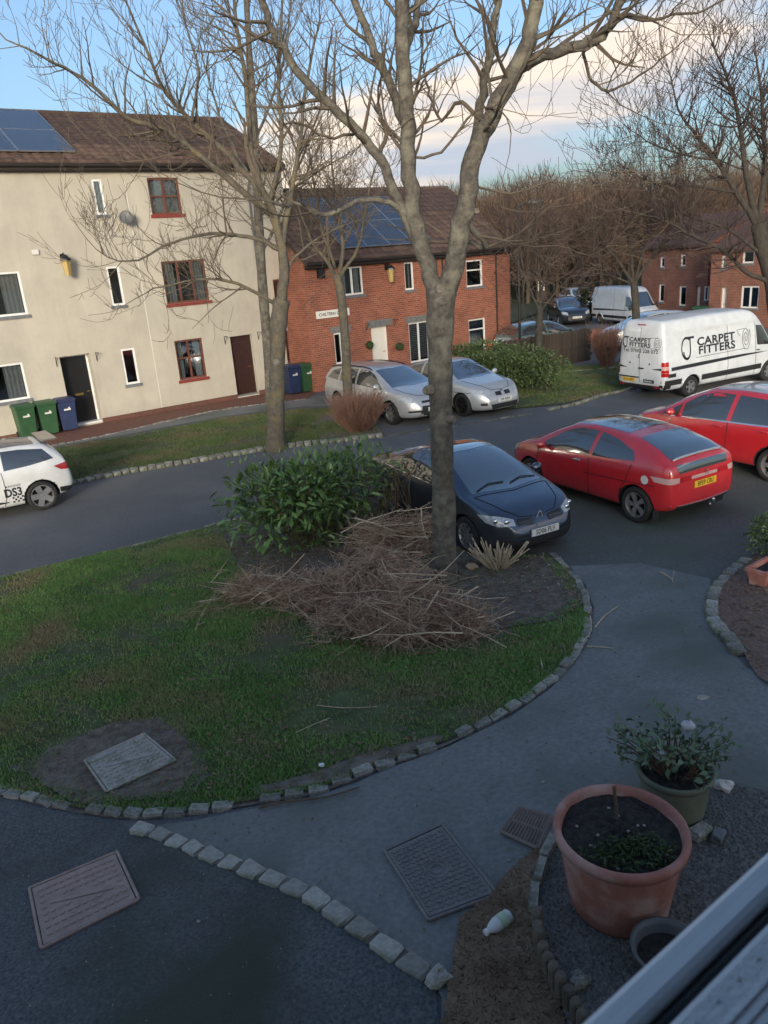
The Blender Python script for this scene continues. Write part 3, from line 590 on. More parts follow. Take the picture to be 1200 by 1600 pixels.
def hbar(name, o0, o1, z0, z1, m, bev=True, n=1):
    mb = MB(); a0, a1 = wo_[0]+.002, wo_[1]-.002; k = .006
    pr = [(o0, z0), (o1, z0), (o1, z1-k), (o1-k*.3, z1-k*.3), (o1-k, z1), (o0+k, z1), (o0+k*.3, z1-k*.3), (o0, z1-k)]
    vs = [HF.pt(a, z, o-OW) for a in (a0, a1) for o, z in pr]; m8 = len(pr)
    mb.add(vs, [(i, (i+1) % m8, m8+(i+1) % m8, m8+i) for i in range(m8)]+[tuple(range(m8)), tuple(range(2*m8-1, m8-1, -1))]); return mb.build(name, m, own)
hbar('window_frame', .2215, .2475, wz-.028, wz, m_upvc)
hbar('gasket', .2105, .2210, wz-.03, wz-.008, m_gasket)
sb = hbar('sill_board', .10, .2100, wz-.03, wz+.001, m_board)
for k in range(80):                                       # slots punched along the board edge
    a = -1.4+k*.026; mb = MB(); HF.box(mb, a, a+.004, wz+.0012, wz+.0018, .196-OW, .1975-OW); mb.build('slot', m_pale, sb)
for k in range(12):
    mb = MB(); o = .100+k*.0075; HF.box(mb, wo_[0]+.01, wo_[1]-.01, wz+.0012, wz+.0026, o-OW, o+.0022-OW); mb.build('rib', m_board, sb)
for nm, a0, a1, z0, z1 in (('window_frame', wo_[0], wo_[0]+.06, wz, HC+.75), ('window_frame', wo_[1]-.06, wo_[1], wz, HC+.75), ('window_frame', wo_[0]+.06, wo_[1]-.06, HC+.69, HC+.75)):
    mb = MB(); HF.box(mb, a0, a1, z0, z1, -.05, -.02); mb.build(nm, m_upvc, own)
mb = MB(); HF.box(mb, wo_[0]+.06, wo_[1]-.06, wz+.0001, HC+.69, -.014, -.011); mb.build('pane', m_clear, own)

# ------------------------------------------------------------------ vehicles
def paint(name, c, c2=None, rough=.30, metal=.0): return streak(mat(name, c, rough, c2 or tuple(k*.85 for k in c), 3, coat=1.0, metal=metal, spec=.5, ior=1.8), .16, 2.2, 2.2)
p_white = paint('paint_white', (.72, .73, .73)); p_vanwhite = mat('van_white', (.60, .63, .66), .38, (.51, .535, .56), 2.5, coat=.4)
p_silver = paint('paint_silver', (.50, .51, .52), (.45, .46, .47), .32, .35); p_navy = paint('paint_navy', (.10, .12, .16), (.085, .105, .14), .28, .85); p_red = paint('paint_red', (.52, .022, .028), (.46, .018, .024), .25)
p_black = paint('paint_black', (.012, .013, .015)); p_green = paint('paint_green', (.07, .11, .10))
m_autoglass = mat('auto_glass', (.030, .036, .040), .04, spec=.7, coat=1.0, ior=2.3)
m_sideglass = mat('side_glass', (.034, .038, .042), .05, spec=.6, coat=.8, ior=2.0)
m_tyre = mat('tyre', (.014, .014, .015), .85, (.022, .022, .022), 20); m_well = mat('wheel_well', (.006, .006, .006), .95)
m_rim = mat('alloy', (.48, .48, .49), .32, (.38, .38, .39), 8, metal=.75); m_rimdark = mat('alloy_dark', (.02, .02, .022), .35, metal=.3)
m_trim = mat('black_trim', (.020, .020, .021), .55); m_chrome = mat('chrome', (.75, .75, .76), .12, metal=1.0); m_seam = mat('panel_gap', (.008, .008, .008), .9)
m_lamp = mat('headlamp', (.52, .55, .57), .10, (.30, .33, .35), 16, coat=1, spec=.8); m_taillamp = mat('tail_lamp', (.42, .012, .015), .12, (.30, .01, .012), 14, coat=1); m_clearlamp = mat('clear_lamp', (.50, .32, .31), .12, coat=1); m_amber = mat('amber_lamp', (.6, .22, .04), .2, coat=1)
m_plw = mat('plate_white', (.72, .72, .68), .45); m_ply = mat('plate_yellow', (.68, .42, .03), .45); m_pk = mat('plate_ink', (.015, .015, .015), .6); m_graph = mat('van_graphic', (.018, .020, .026), .45); m_faint = mat('faded_graphic', (.50, .51, .53), .5)
def pl_interp(pts, x): xs, zs = zip(*sorted(pts)); return float(np.interp(x, xs, zs))
class Car:
    def __init__(s, name, label, loc, az, S, group=None, mats=None, scale=1.0):
        s.S = S; s.root = thing(name, label, S.get('cat', 'car'), loc, -az+math.pi/2, group)
        s.root.scale = scale if hasattr(scale, '__len__') else (scale, scale, scale); s.k = 1
        L = S['L']; xs = sorted(set([round(x, 3) for x in np.linspace(-L/2, L/2, 25)]+[p[0] for p in S['top']])); ks = [xs[0]]
        for x in xs[1:]:
            if x-ks[-1] > .05 or x == xs[-1]: ks.append(x)
        bm = bmesh.new(); rings = []; W = S['W']
        for x in ks:
            wv = W*pl_interp(S['plan'], x); zt = pl_interp(S['top'], x); zb = pl_interp(S['bot'], x); be = min(pl_interp(S['belt'], x), zt-.012); gh = zt-be
            k = min(1.0, max(0, (gh-.04)/.45)); tum = S.get('tum', .24); wt = wv*(.93-tum*k); r_ = min(.07, .35*gh+.01)
            h = [(0, zb), (.82*wv, zb), (.955*wv, zb+.06), (1.0*wv, zb+.36*(be-zb)), (1.0*wv, zb+.70*(be-zb)), (.972*wv, be-.01), (.972*wv+(wt-.972*wv)*.5, be+gh*.5), (wt, zt-r_), (wt*.80, zt-r_*.30), (wt*.4, zt-.01*min(1, gh*3)), (0, zt)]
            ring = [bm.verts.new((x, y, z)) for y, z in h]+[bm.verts.new((x, -y, z)) for y, z in h[-2:0:-1]]; rings.append(ring)
        n = len(rings[0])
        for a, b in zip(rings, rings[1:]):
            for j in range(n): bm.faces.new((a[j], b[j], b[(j+1) % n], a[(j+1) % n]))
        bm.faces.new(rings[0]); bm.faces.new(rings[-1][::-1])
        bmesh.ops.recalc_face_normals(bm, faces=bm.faces[:]); me = bpy.data.meshes.new('body'); bm.to_mesh(me); bm.free()
        o = link('body', me); md = o.modifiers.new('s', 'SUBSURF'); md.levels = 2; md.render_levels = 2
        dg = bpy.context.evaluated_depsgraph_get(); sm = bpy.data.meshes.new_from_object(o.evaluated_get(dg)); o.modifiers.clear(); o.data = sm; bpy.data.meshes.remove(me)
        s.bvh = BVHTree.FromPolygons([v.co.copy() for v in sm.vertices], [tuple(p.vertices) for p in sm.polygons])
        cut = MB()
        for ax in S['axles']:
            for sd in (-1, 1): cut.lathe([(0.0, -.35), (S['arch'], -.35), (S['arch'], .35), (0.0, .35)], 28, (ax, sd*(W+.10), S['r']), axis='y')
        cm = cut.mesh('cutter', m_well); co = link('cutter', cm); b2 = bmesh.new(); b2.from_mesh(cm); bmesh.ops.remove_doubles(b2, verts=b2.verts[:], dist=1e-5); bmesh.ops.recalc_face_normals(b2, faces=b2.faces[:]); b2.to_mesh(cm); b2.free()
        md = o.modifiers.new('b', 'BOOLEAN'); md.operation = 'DIFFERENCE'; md.object = co; md.solver = 'EXACT'
        dg = bpy.context.evaluated_depsgraph_get(); fin = bpy.data.meshes.new_from_object(o.evaluated_get(dg)); o.modifiers.clear(); o.data = fin; bpy.data.objects.remove(co)
        fin.materials.clear(); [fin.materials.append(k_) for k_ in (S['paint'], m_well, m_trim)]
        idx = []
        for p in fin.polygons:
            c = p.center; dm = min(math.hypot(c.x-ax, c.z-S['r']) for ax in S['axles'])
            inw = dm < S['arch']+.004 and abs(c.y) > W-.32 and abs(c.y) < W*1.05 and (abs(dm-S['arch']) < .012 or abs(abs(c.y)-(W-.25)) < .01)
            idx.append(1 if inw else (2 if c.z < S.get('skirt', 0) else 0))
        fin.polygons.foreach_set('material_index', idx); fin.polygons.foreach_set('use_smooth', [True]*len(fin.polygons))
        try: fin.set_sharp_from_angle(angle=R(38))
        except Exception: pass
        o.parent = s.root; s.body = o; s.W = W; s.wheels()
    def snap(s, p, d=None, off=.004):
        p = Vector(p)
        if d is not None:
            d = Vector(d).normalized(); h, nrm, i, t = s.bvh.ray_cast(p-d*3, d)
            if h is not None: return h-d*off
        h, nrm, i, t = s.bvh.find_nearest(p)
        return h+nrm*off
    def patch(s, name, lo, hi, m, d=None, off=.004, n=15, k=9, parent=None, lip=0.0):
        def rs(P, n):
            P = [Vector(p) for p in P]; L = [0]
            for a, b in zip(P, P[1:]): L.append(L[-1]+(b-a).length)
            T = np.linspace(0, L[-1], n); return [Vector([float(np.interp(t, L, [p[c] for p in P])) for c in range(3)]) for t in T]
        A, B = rs(lo, n), rs(hi, n); mb = MB(); vs = [s.snap(A[i].lerp(B[i], j/(k-1)), d, off) for j in range(k) for i in range(n)]
        mb.add(vs, [(j*n+i, j*n+i+1, (j+1)*n+i+1, (j+1)*n+i) for j in range(k-1) for i in range(n-1)])
        return mb.build(name, m, parent or s.body, smooth=True, local=True)
    def both(s, name, lo, hi, m, off=.004, side=True, n=13, k=7):
        for sd in (1, -1):
            A = [(p[0], sd*(p[2] if len(p) > 2 else s.W), p[1]) for p in lo]; B = [(p[0], sd*(p[2] if len(p) > 2 else s.W), p[1]) for p in hi]
            s.patch(name, A, B, m, (0, -sd, 0) if side else None, off, n, k)
    def wheels(s):
        S = s.S; r_, wd, rr = S['r'], S.get('ww', .20), S.get('rim', .66)*S['r']; mr = S.get('rim_m', m_rim); ns = S.get('spokes', 5)
        ty = MB(); ty.lathe([(rr, -wd*.5), (r_*.93, -wd*.5), (r_*.985, -wd*.40), (r_, -wd*.2), (r_, wd*.2), (r_*.985, wd*.40), (r_*.93, wd*.5), (rr, wd*.5), (rr*.97, wd*.42), (rr*.97, -wd*.42), (rr, -wd*.5)], 30, axis='y'); tm = ty.mesh('tyre', m_tyre, smooth=True)
        rm_ = MB(); rm_.lathe([(rr*1.0, wd*.46), (rr*.93, wd*.47), (rr*.88, wd*.30), (rr*.86, 0)], 30, axis='y'); rm_.lathe([(rr*.22, wd*.30), (rr*.20, wd*.40), (0.001, wd*.42)], 12, axis='y')
        for i in range(ns):
            for dd in ((-.13, .13) if S.get('twin') else (0,)):
                a = 2*math.pi*i/ns+dd; wv = rr*(.10 if S.get('twin') else S.get('spw', .17)); c, s_ = math.cos(a), math.sin(a); q = []
                for rad, hw, yy in ((rr*.15, wv*.9, wd*.38), (rr*.92, wv, wd*.44)):
                    for e_ in (-1, 1): q += [(c*rad-s_*hw*e_, yy, s_*rad+c*hw*e_), (c*rad-s_*hw*e_, yy-.03, s_*rad+c*hw*e_)]
                rm_.add(q, [(0, 4, 6, 2), (0, 1, 5, 4), (2, 6, 7, 3)])
        rme = rm_.mesh('rim', mr); dk = MB(); dk.lathe([(rr*.90, wd*.10), (.001, wd*.10)], 24, axis='y'); dme = dk.mesh('brake_disc', m_well)
        for ax in S['axles']:
            for sd in (1, -1):
                e_ = bpy.data.objects.new('wheel', None); COL.objects.link(e_); e_.parent = s.root; e_.location = (ax, sd*(s.W-wd*.5-.025), r_); e_.rotation_euler = (0, 0, 0 if sd > 0 else math.pi)
                link('tyre', tm, e_); link('rim', rme, e_); link('brake_disc', dme, e_)
    def plate(s, x, z, face, txt, m, wd=.52, h=.111, tilt=0.0, y=0.0, proud=.02):
        X = s.snap((x, y, z), (-face, 0, 0), proud).x; mb = MB(); mb.box((X, y, z), (.012, wd, h), Matrix.Rotation(tilt, 3, 'Y')); o = mb.build('number_plate', m, s.body, local=True)
        V, F_ = text_mesh(txt, h*.98, .80, 1.05); tx = MB(); q = Matrix.Rotation(tilt, 3, 'Y')
        tx.add([Vector((X, y, z))+q @ Vector((face*.0085, face*u, v)) for u, v in V], F_); tx.build('lettering', m_pk, o, local=True)
    def mirror(s, x, z, m, sz=(.11, .20, .13)):
        for sd in (1, -1):
            yb = abs(s.snap((x, sd*s.W, z), (0, -sd, 0), 0).y); mb = MB(); mb.blob((x-.01, sd*(yb+.13), z+.045), (sz[0]*.62, sz[1]*.55, sz[2]*.6), 2, 12, 8, .03); mb.box((x, sd*(yb+.03), z), (.05, .10, .035)); mb.build('mirror', m, s.body, smooth=True, local=True)
    def handle(s, x, z, m):
        for sd in (1, -1):
            yb = s.snap((x, sd*s.W, z), (0, -sd, 0), .022).y; mb = MB(); mb.blob((x, yb, z), (.10, .016, .02), 1, 10, 6, .02); mb.build('door_handle', m, s.body, smooth=True, local=True)
    def seam(s, pts, side=True, wd=.014):
        for sd in ((1, -1) if side else (1,)):
            if side: P = [s.snap((x, sd*s.W, z), (0, -sd, 0), .0025) for x, z in resample([Vector((a, b)) for a, b in pts], .06)]
            else: P = [s.snap(p, (0, 0, -1), .0025) for p in resample([Vector(a) for a in pts], .06)]
            mb = MB(); mb.tube(P, wd*.5, 4, mi=0); mb.build('panel_gap', m_seam, s.body, local=True)
    def decal(s, V, F_, o, ax, ay, m, d, off=.004, name='lettering', parent=None):
        o, ax, ay = Vector(o), Vector(ax), Vector(ay); mb = MB(); mb.add([s.snap(o+ax*u+ay*v, d, off) for u, v in V], F_); return mb.build(name, m, parent or s.body, local=True)

def place(px, py, az, dx, dy):                            # root position so that the point (dx forward, dy left) of the car stands on a pixel
    g_ = gp(px, py); f_ = Vector((math.sin(az), math.cos(az), 0)); l_ = Vector((-f_.y, f_.x, 0)); p = g_-f_*dx-l_*dy; p.z = float(hgt(p.x, p.y)); return p

# red five-door hatchback seen from its rear corner
S = dict(L=4.25, W=.885, r=.316, rim=.70, arch=.365, axles=(1.20, -1.43), paint=p_red, ww=.215, spokes=5, twin=True, skirt=.235, tum=.27,
  top=[(-2.125, .55), (-2.115, .84), (-2.07, 1.04), (-1.99, 1.125), (-1.65, 1.29), (-1.25, 1.41), (-.7, 1.475), (-.1, 1.49), (.3, 1.45), (.7, 1.30), (1.15, 1.08), (1.45, .96), (1.75, .87), (1.98, .76), (2.09, .62), (2.125, .48)],
  belt=[(-2.125, .54), (-2.07, .98), (-1.8, 1.03), (-1, 1.0), (0, .95), (1, .89), (1.5, .83), (1.95, .70), (2.125, .46)], bot=[(-2.125, .36), (-1.95, .24), (-1.4, .19), (1.3, .18), (1.9, .20), (2.125, .30)],
  plan=[(-2.125, .80), (-2.02, .91), (-1.8, .965), (-1.2, 1.0), (.9, 1.0), (1.5, .96), (1.85, .86), (2.05, .68), (2.125, .52)])
c = Car('red_hatchback', 'red five door hatchback with a yellow rear number plate beside the navy convertible', place(990, 817, R(-29), -1.43, .87), R(-29), S)
c.both('side_window', [(-1.36, 1.06), (-.9, 1.02), (-.40, .985)], [(-1.28, 1.20), (-.85, 1.325), (-.46, 1.38)], m_sideglass); c.both('side_window', [(-.32, .982), (.3, .96), (.93, .94)], [(-.36, 1.385), (.1, 1.375), (.42, 1.28), (.93, .97)], m_sideglass)
c.patch('windscreen', [(1.22, -.66, 1), (1.30, 0, 1), (1.22, .66, 1)], [(.36, -.52, 1.4), (.42, 0, 1.4), (.36, .52, 1.4)], m_autoglass, (0, 0, -1)); c.patch('sunroof', [(.25, -.50, 1.4), (.28, 0, 1.4), (.25, .50, 1.4)], [(-.95, -.50, 1.4), (-.95, .5, 1.4)], m_autoglass, (0, 0, -1))
c.patch('rear_window', [(-1.90, -.60, 1), (-1.96, 0, 1), (-1.90, .60, 1)], [(-1.22, -.52, 1.3), (-1.22, .52, 1.3)], m_autoglass, (0, 0, -1)); c.patch('rear_window', [(-2.1, -.58, .93), (-2.1, .58, .93)], [(-2.0, -.60, 1.07), (-2.0, .60, 1.07)], m_autoglass, (1, 0, 0))
mb = MB(); mb.tube([c.snap((-1.95, y, 1.1), (0, 0, -1), .026) for y in np.linspace(-.60, .60, 13)], [.012]+[.022]*11+[.012], 6); mb.build('spoiler', p_silver, c.body, smooth=True, local=True)
for sd in (1, -1):
    c.patch('tail_lamp', [(-1.80, sd*.86, .80), (-2.02, sd*.76, .78), (-2.10, sd*.60, .79)], [(-1.72, sd*.86, .885), (-2.02, sd*.75, .875), (-2.1, sd*.58, .87)], m_clearlamp, None, .006); c.patch('tail_lamp', [(-2.1, sd*.57, .79), (-2.12, sd*.30, .79)], [(-2.1, sd*.57, .87), (-2.12, sd*.32, .865)], m_taillamp, None, .006)
    c.patch('headlight', [(1.72, sd*.80, .72), (2.05, sd*.50, .66)], [(1.62, sd*.80, .80), (1.98, sd*.5, .74)], m_lamp, None, .005)
c.patch('tailgate_bar', [(-2.12, -.31, .80), (-2.12, .31, .80)], [(-2.12, -.31, .85), (-2.12, .31, .85)], m_clearlamp, (1, 0, 0), .010); c.plate(-2.12, .70, -1, 'BP59 CBU', m_ply)
c.patch('rear_valance', [(-2.1, -.72, .29), (-2.1, .72, .29)], [(-2.1, -.74, .40), (-2.1, 0, .375), (-2.1, .74, .40)], m_trim, (1, 0, 0), .006); mb = MB(); mb.tube([c.snap((-2.1, y, .405-.03*(1-abs(y)/.74)), (1, 0, 0), .006) for y in np.linspace(-.74, .74, 11)], .010, 5); mb.build('chrome_strip', m_chrome, c.body, local=True)
mb = MB(); mb.lathe([(.001, -.006), (.045, -.006), (.045, .006), (.001, .006)], 14, (-2.135, 0, .88), axis='y'); ob = mb.build('badge', m_chrome, c.body, local=True); ob.rotation_euler = (0, 0, 0)
for sd in (1,):
    p = c.snap((-1.62, sd*.88, .80), (0, -1, 0), .006); mb = MB(); mb.lathe([(.001, .0), (.075, .0), (.075, .004), (.001, .004)], 18, p, axis='y'); mb.build('fuel_cap', m_pale, c.body, local=True)
mb = MB(); mb.tube([(-2.05, -.1, .32), (-2.2, -.1, .30), (-2.22, -.1, .38)], .02, 6); mb.blob((-2.22, -.1, .40), (.028, .028, .028), 1, amp=.01); mb.build('tow_bar', m_chrome, c.body, local=True)
for sd in (1, -1): mb = MB(); mb.box((-1.83, sd*.80, .22), (.012, .16, .20)); mb.build('mud_flap', m_trim, c.body, local=True)
c.mirror(.80, .96, p_red); c.handle(-.08, .86, m_chrome); c.seam([(-.36, .95), (-.36, .30), (-.30, .24)]); c.seam([(.98, .92), (1.0, .6), (.80, .26), (-1.05, .24)]); c.seam([(-1.32, 1.0), (-1.22, .70), (-1.05, .45)]); c.seam([(-1.8, .72), (-1.3, .70), (-.2, .66)])

# red people carrier behind it
S = dict(L=4.62, W=.93, r=.335, rim=.70, arch=.385, axles=(1.40, -1.36), paint=p_red, ww=.22, spokes=5, skirt=.22, tum=.22,
  top=[(-2.31, .55), (-2.28, .95), (-2.18, 1.25), (-2.0, 1.50), (-1.7, 1.585), (-1.0, 1.635), (-.3, 1.645), (.25, 1.60), (.75, 1.42), (1.25, 1.15), (1.55, 1.03), (1.95, .93), (2.2, .80), (2.28, .6), (2.31, .48)],
  belt=[(-2.31, .54), (-2.25, .95), (-1.9, 1.08), (0, 1.02), (1.2, .95), (1.9, .84), (2.31, .46)], bot=[(-2.31, .34), (-2.1, .22), (2.0, .20), (2.31, .3)], plan=[(-2.31, .82), (-2.2, .92), (-1.8, .98), (-1, 1), (1, 1), (1.7, .95), (2.1, .80), (2.31, .52)])
c = Car('red_people_carrier', 'tall red people carrier with a grey roof behind the red hatchback', place(1204, 754, R(-30), -1.36, .90), R(-30), S)
c.both('side_window', [(-1.98, 1.12), (-1.42, 1.09)], [(-1.80, 1.44), (-1.44, 1.49)], m_sideglass); c.both('side_window', [(-1.34, 1.085), (-.42, 1.055)], [(-1.36, 1.50), (-.46, 1.54)], m_sideglass); c.both('side_window', [(-.32, 1.05), (.72, 1.02)], [(-.36, 1.54), (.1, 1.535), (.46, 1.43), (.72, 1.26)], m_sideglass); c.both('side_window', [(.80, 1.015), (1.18, 1.0)], [(.78, 1.24), (1.18, 1.03)], m_sideglass)
c.patch('windscreen', [(1.32, -.68, 1), (1.42, 0, 1), (1.32, .68, 1)], [(.34, -.58, 1.5), (.42, 0, 1.5), (.34, .58, 1.5)], m_autoglass, (0, 0, -1)); c.patch('sunroof', [(.15, -.55, 1.6), (.15, .55, 1.6)], [(-1.5, -.55, 1.6), (-1.5, .55, 1.6)], mat('roof_glass', (.42, .44, .45), .2, coat=1), (0, 0, -1)); c.patch('rear_window', [(-2.25, -.62, 1.08), (-2.25, .62, 1.08)], [(-2.1, -.56, 1.42), (-2.1, .56, 1.42)], m_autoglass, (1, 0, 0))
c.both('chrome_strip', [(-2.0, 1.075), (0, 1.02), (1.15, .975)], [(-2.0, 1.10), (0, 1.045), (1.15, .995)], m_chrome, .006)
for sd in (1, -1): c.patch('tail_lamp', [(-2.15, sd*.88, .85), (-2.28, sd*.70, .85)], [(-2.02, sd*.88, 1.1), (-2.22, sd*.68, 1.06)], m_taillamp, None, .006); c.patch('headlight', [(1.9, sd*.82, .78), (2.22, sd*.52, .70)], [(1.75, sd*.82, .88), (2.12, sd*.5, .80)], m_lamp)
c.mirror(.92, 1.05, p_red); c.handle(-.15, .94, p_red); c.handle(-1.15, .96, p_red); c.seam([(-.37, 1.03), (-.37, .3)]); c.seam([(.95, .98), (.98, .6), (.85, .28), (-.95, .26)]); c.seam([(-1.38, 1.05), (-1.3, .75), (-1.0, .5)])

# navy convertible coupe facing us
S = dict(L=4.36, W=.89, r=.312, rim=.70, arch=.36, axles=(1.32, -1.20), paint=p_navy, ww=.205, spokes=9, spw=.12, skirt=.20, tum=.26,
  top=[(-2.18, .50), (-2.16, .82), (-2.05, .96), (-1.75, 1.02), (-1.35, 1.08), (-.9, 1.26), (-.45, 1.375), (0, 1.405), (.35, 1.36), (.8, 1.18), (1.22, .985), (1.5, .915), (1.8, .835), (2.02, .73), (2.13, .58), (2.18, .46)],
  belt=[(-2.18, .49), (-2.1, .86), (-1.7, .955), (-.8, .945), (.3, .91), (1.2, .86), (1.75, .76), (2.05, .62), (2.18, .44)], bot=[(-2.18, .36), (-2.0, .23), (-1.2, .18), (1.4, .17), (2.0, .18), (2.18, .25)],
  plan=[(-2.18, .78), (-2.05, .90), (-1.7, .97), (-1, 1.0), (1.1, 1.0), (1.6, .965), (1.9, .88), (2.08, .72), (2.18, .50)])
c = Car('navy_convertible', 'dark navy coupe convertible facing out behind the tree trunk', place(728, 866, R(153), 1.32, -.87), R(153), S)
c.both('side_window', [(-1.38, 1.0), (-.6, .985), (-.25, .975)], [(-1.3, 1.04), (-.75, 1.235), (-.28, 1.32)], m_sideglass); c.both('side_window', [(-.21, .972), (.4, .955), (.98, .93)], [(-.23, 1.325), (.1, 1.325), (.45, 1.23), (.98, .965)], m_sideglass)
c.both('chrome_strip', [(-1.45, .965), (0, .935), (1.05, .90)], [(-1.45, .985), (0, .953), (1.05, .915)], m_chrome, .006)
c.patch('windscreen', [(1.28, -.68, 1), (1.40, 0, 1), (1.28, .68, 1)], [(.28, -.52, 1.4), (.36, 0, 1.4), (.28, .52, 1.4)], m_autoglass, (0, 0, -1), n=13); c.patch('roof_panel', [(.20, -.50, 1.4), (.26, 0, 1.4), (.20, .50, 1.4)], [(-.72, -.50, 1.4), (-.72, .50, 1.4)], m_autoglass, (0, 0, -1)); c.patch('rear_window', [(-1.38, -.52, 1), (-1.38, .52, 1)], [(-.82, -.50, 1.3), (-.82, .5, 1.3)], m_autoglass, (0, 0, -1))
for sd in (1, -1):
    c.patch('headlight', [(1.80, sd*.815, .645), (1.98, sd*.73, .605), (2.10, sd*.47, .60)], [(1.60, sd*.83, .745), (1.86, sd*.72, .745), (2.04, sd*.46, .70)], m_lamp, None, .006, 13, 6)
    p = c.snap((2.02, sd*.58, .66), None, .010); q = c.snap((1.92, sd*.70, .68), None, .010)
    for u in (p, q): mb = MB(); mb.blob(u, (.03, .05, .045), 1, 10, 7, .0); mb.build('headlight_lens', m_chrome, c.body, smooth=True, local=True)
    gr = c.patch('grille', [(2.10, sd*.43, .60), (2.14, sd*.15, .575)], [(2.05, sd*.42, .70), (2.09, sd*.15, .685)], m_trim, None, .006)
    for j in range(3): z_ = .605+.03*j; mb = MB(); mb.tube([c.snap((2.13, sd*y, z_), None, .012) for y in (.16, .29, .41)], .006, 4); mb.build('slat', m_grey, gr, local=True)
    c.patch('fog_recess', [(2.03, sd*.70, .31), (2.14, sd*.45, .29)], [(2.03, sd*.70, .38), (2.14, sd*.45, .37)], m_trim, None, .005)
# diamond emblem
em = MB(); ctr = c.snap((2.12, 0, .655), (-1, 0, 0), .016)
for a, b in (((0, .085), (.055, 0)), ((.055, 0), (0, -.085)), ((0, -.085), (-.055, 0)), ((-.055, 0), (0, .085))): em.tube([ctr+Vector((0, a[0], a[1])), ctr+Vector((0, b[0], b[1]))], .013, 5)
em.build('emblem', m_chrome, c.body, local=True)
c.patch('emblem_panel', [(2.15, -.10, .52), (2.15, .10, .52)], [(2.06, -.13, .73), (2.06, .13, .73)], p_navy, (-1, 0, 0), .008)
c.plate(2.18, .455, 1, 'SD06 PLV', m_plw, y=.02); c.patch('lower_grille', [(2.12, -.55, .27), (2.18, 0, .25), (2.12, .55, .27)], [(2.14, -.55, .375), (2.18, 0, .375), (2.14, .55, .375)], m_trim, None, .005, 13); c.patch('bumper_strip', [(2.0, -.74, .425), (2.15, -.4, .41), (2.15, .4, .41), (2.0, .74, .425)], [(2.0, -.74, .45), (2.15, -.4, .435), (2.15, .4, .435), (2.0, .74, .45)], m_trim, None, .008, 17)
for y0, y1 in ((-.60, -.02), (.05, .62)): mb = MB(); mb.tube([c.snap((1.26, y0+.02, 1), (0, 0, -1), .02), c.snap((1.17, (y0+y1)/2, 1), (0, 0, -1), .022), c.snap((1.20, y1, 1), (0, 0, -1), .02)], .010, 4); mb.build('wiper', m_trim, c.body, local=True)
c.mirror(.86, .95, p_navy); c.handle(-.35, .84, p_navy); c.seam([(-.30, .95), (-.34, .6), (-.30, .26)]); c.seam([(1.02, .89), (1.0, .5), (.86, .26), (-.3, .24)])
c.seam([(1.36, -.70, 1), (1.46, 0, 1), (1.36, .70, 1)], False); c.seam([(1.36, .70, 1), (1.85, .52, 1), (2.02, .34, 1), (2.06, 0, 1), (2.02, -.34, 1), (1.85, -.52, 1), (1.36, -.70, 1)], False)

# silver estate on the drive
S = dict(L=4.84, W=.94, r=.33, rim=.68, arch=.38, axles=(1.47, -1.38), paint=p_silver, ww=.21, spokes=7, spw=.16, skirt=.20, tum=.24,
  top=[(-2.42, .55), (-2.38, .95), (-2.28, 1.20), (-2.1, 1.40), (-1.7, 1.47), (-.8, 1.515), (-.1, 1.515), (.35, 1.46), (.85, 1.26), (1.3, 1.07), (1.65, .985), (2.05, .90), (2.28, .77), (2.38, .60), (2.42, .48)],
  belt=[(-2.42, .54), (-2.3, .95), (-1.8, 1.02), (0, .96), (1.2, .92), (1.9, .82), (2.42, .46)], bot=[(-2.42, .35), (-2.2, .23), (2.1, .19), (2.42, .27)], plan=[(-2.42, .80), (-2.3, .90), (-1.9, .96), (-1, 1), (1.3, 1), (1.8, .95), (2.2, .80), (2.42, .50)])
c = Car('silver_estate_car', 'silver estate car with black roof rails parked beside the slender tree', place(611, 664, R(147), 1.47, -.90), R(147), S)
c.both('side_window', [(-2.0, 1.07), (-1.32, 1.035)], [(-1.85, 1.29), (-1.36, 1.385)], m_sideglass); c.both('side_window', [(-1.24, 1.03), (-.33, 1.0)], [(-1.27, 1.39), (-.38, 1.425)], m_sideglass); c.both('side_window', [(-.25, .998), (1.08, .96)], [(-.28, 1.425), (.15, 1.41), (.5, 1.31), (1.08, .995)], m_sideglass)
c.patch('windscreen', [(1.38, -.70, 1), (1.50, 0, 1), (1.38, .70, 1)], [(.36, -.56, 1.5), (.44, 0, 1.5), (.36, .56, 1.5)], m_autoglass, (0, 0, -1), n=13)
for sd in (1, -1):
    c.patch('headlight', [(1.95, sd*.86, .72), (2.25, sd*.60, .66)], [(1.72, sd*.87, .82), (2.12, sd*.58, .78)], m_lamp, None, .006); c.patch('fog_lamp', [(2.15, sd*.74, .40), (2.36, sd*.46, .40)], [(2.15, sd*.74, .45), (2.36, sd*.46, .46)], m_trim, None, .006); c.patch('tail_lamp', [(-2.2, sd*.88, .80), (-2.40, sd*.7, .80)], [(-2.12, sd*.88, 1.0), (-2.34, sd*.7, 1.0)], m_taillamp, None, .006)
    mb = MB(); mb.tube([c.snap((x, sd*.60, 1.5), (0, 0, -1), .03 if -2 < x < .2 else .0) for x in (-2.05, -1.95, -1.0, -.2, .15, .25)], .018, 6); mb.build('roof_rail', m_black, c.body, local=True)
c.patch('grille', [(2.36, -.50, .30), (2.42, 0, .27), (2.36, .50, .30)], [(2.34, -.42, .55), (2.40, 0, .56), (2.34, .42, .55)], m_trim, None, .006, 11); c.patch('upper_grille', [(2.33, -.40, .63), (2.36, .40, .63)], [(2.28, -.40, .68), (2.31, .40, .68)], m_trim, None, .006); c.plate(2.42, .46, 1, 'NK12 HTV', m_plw)
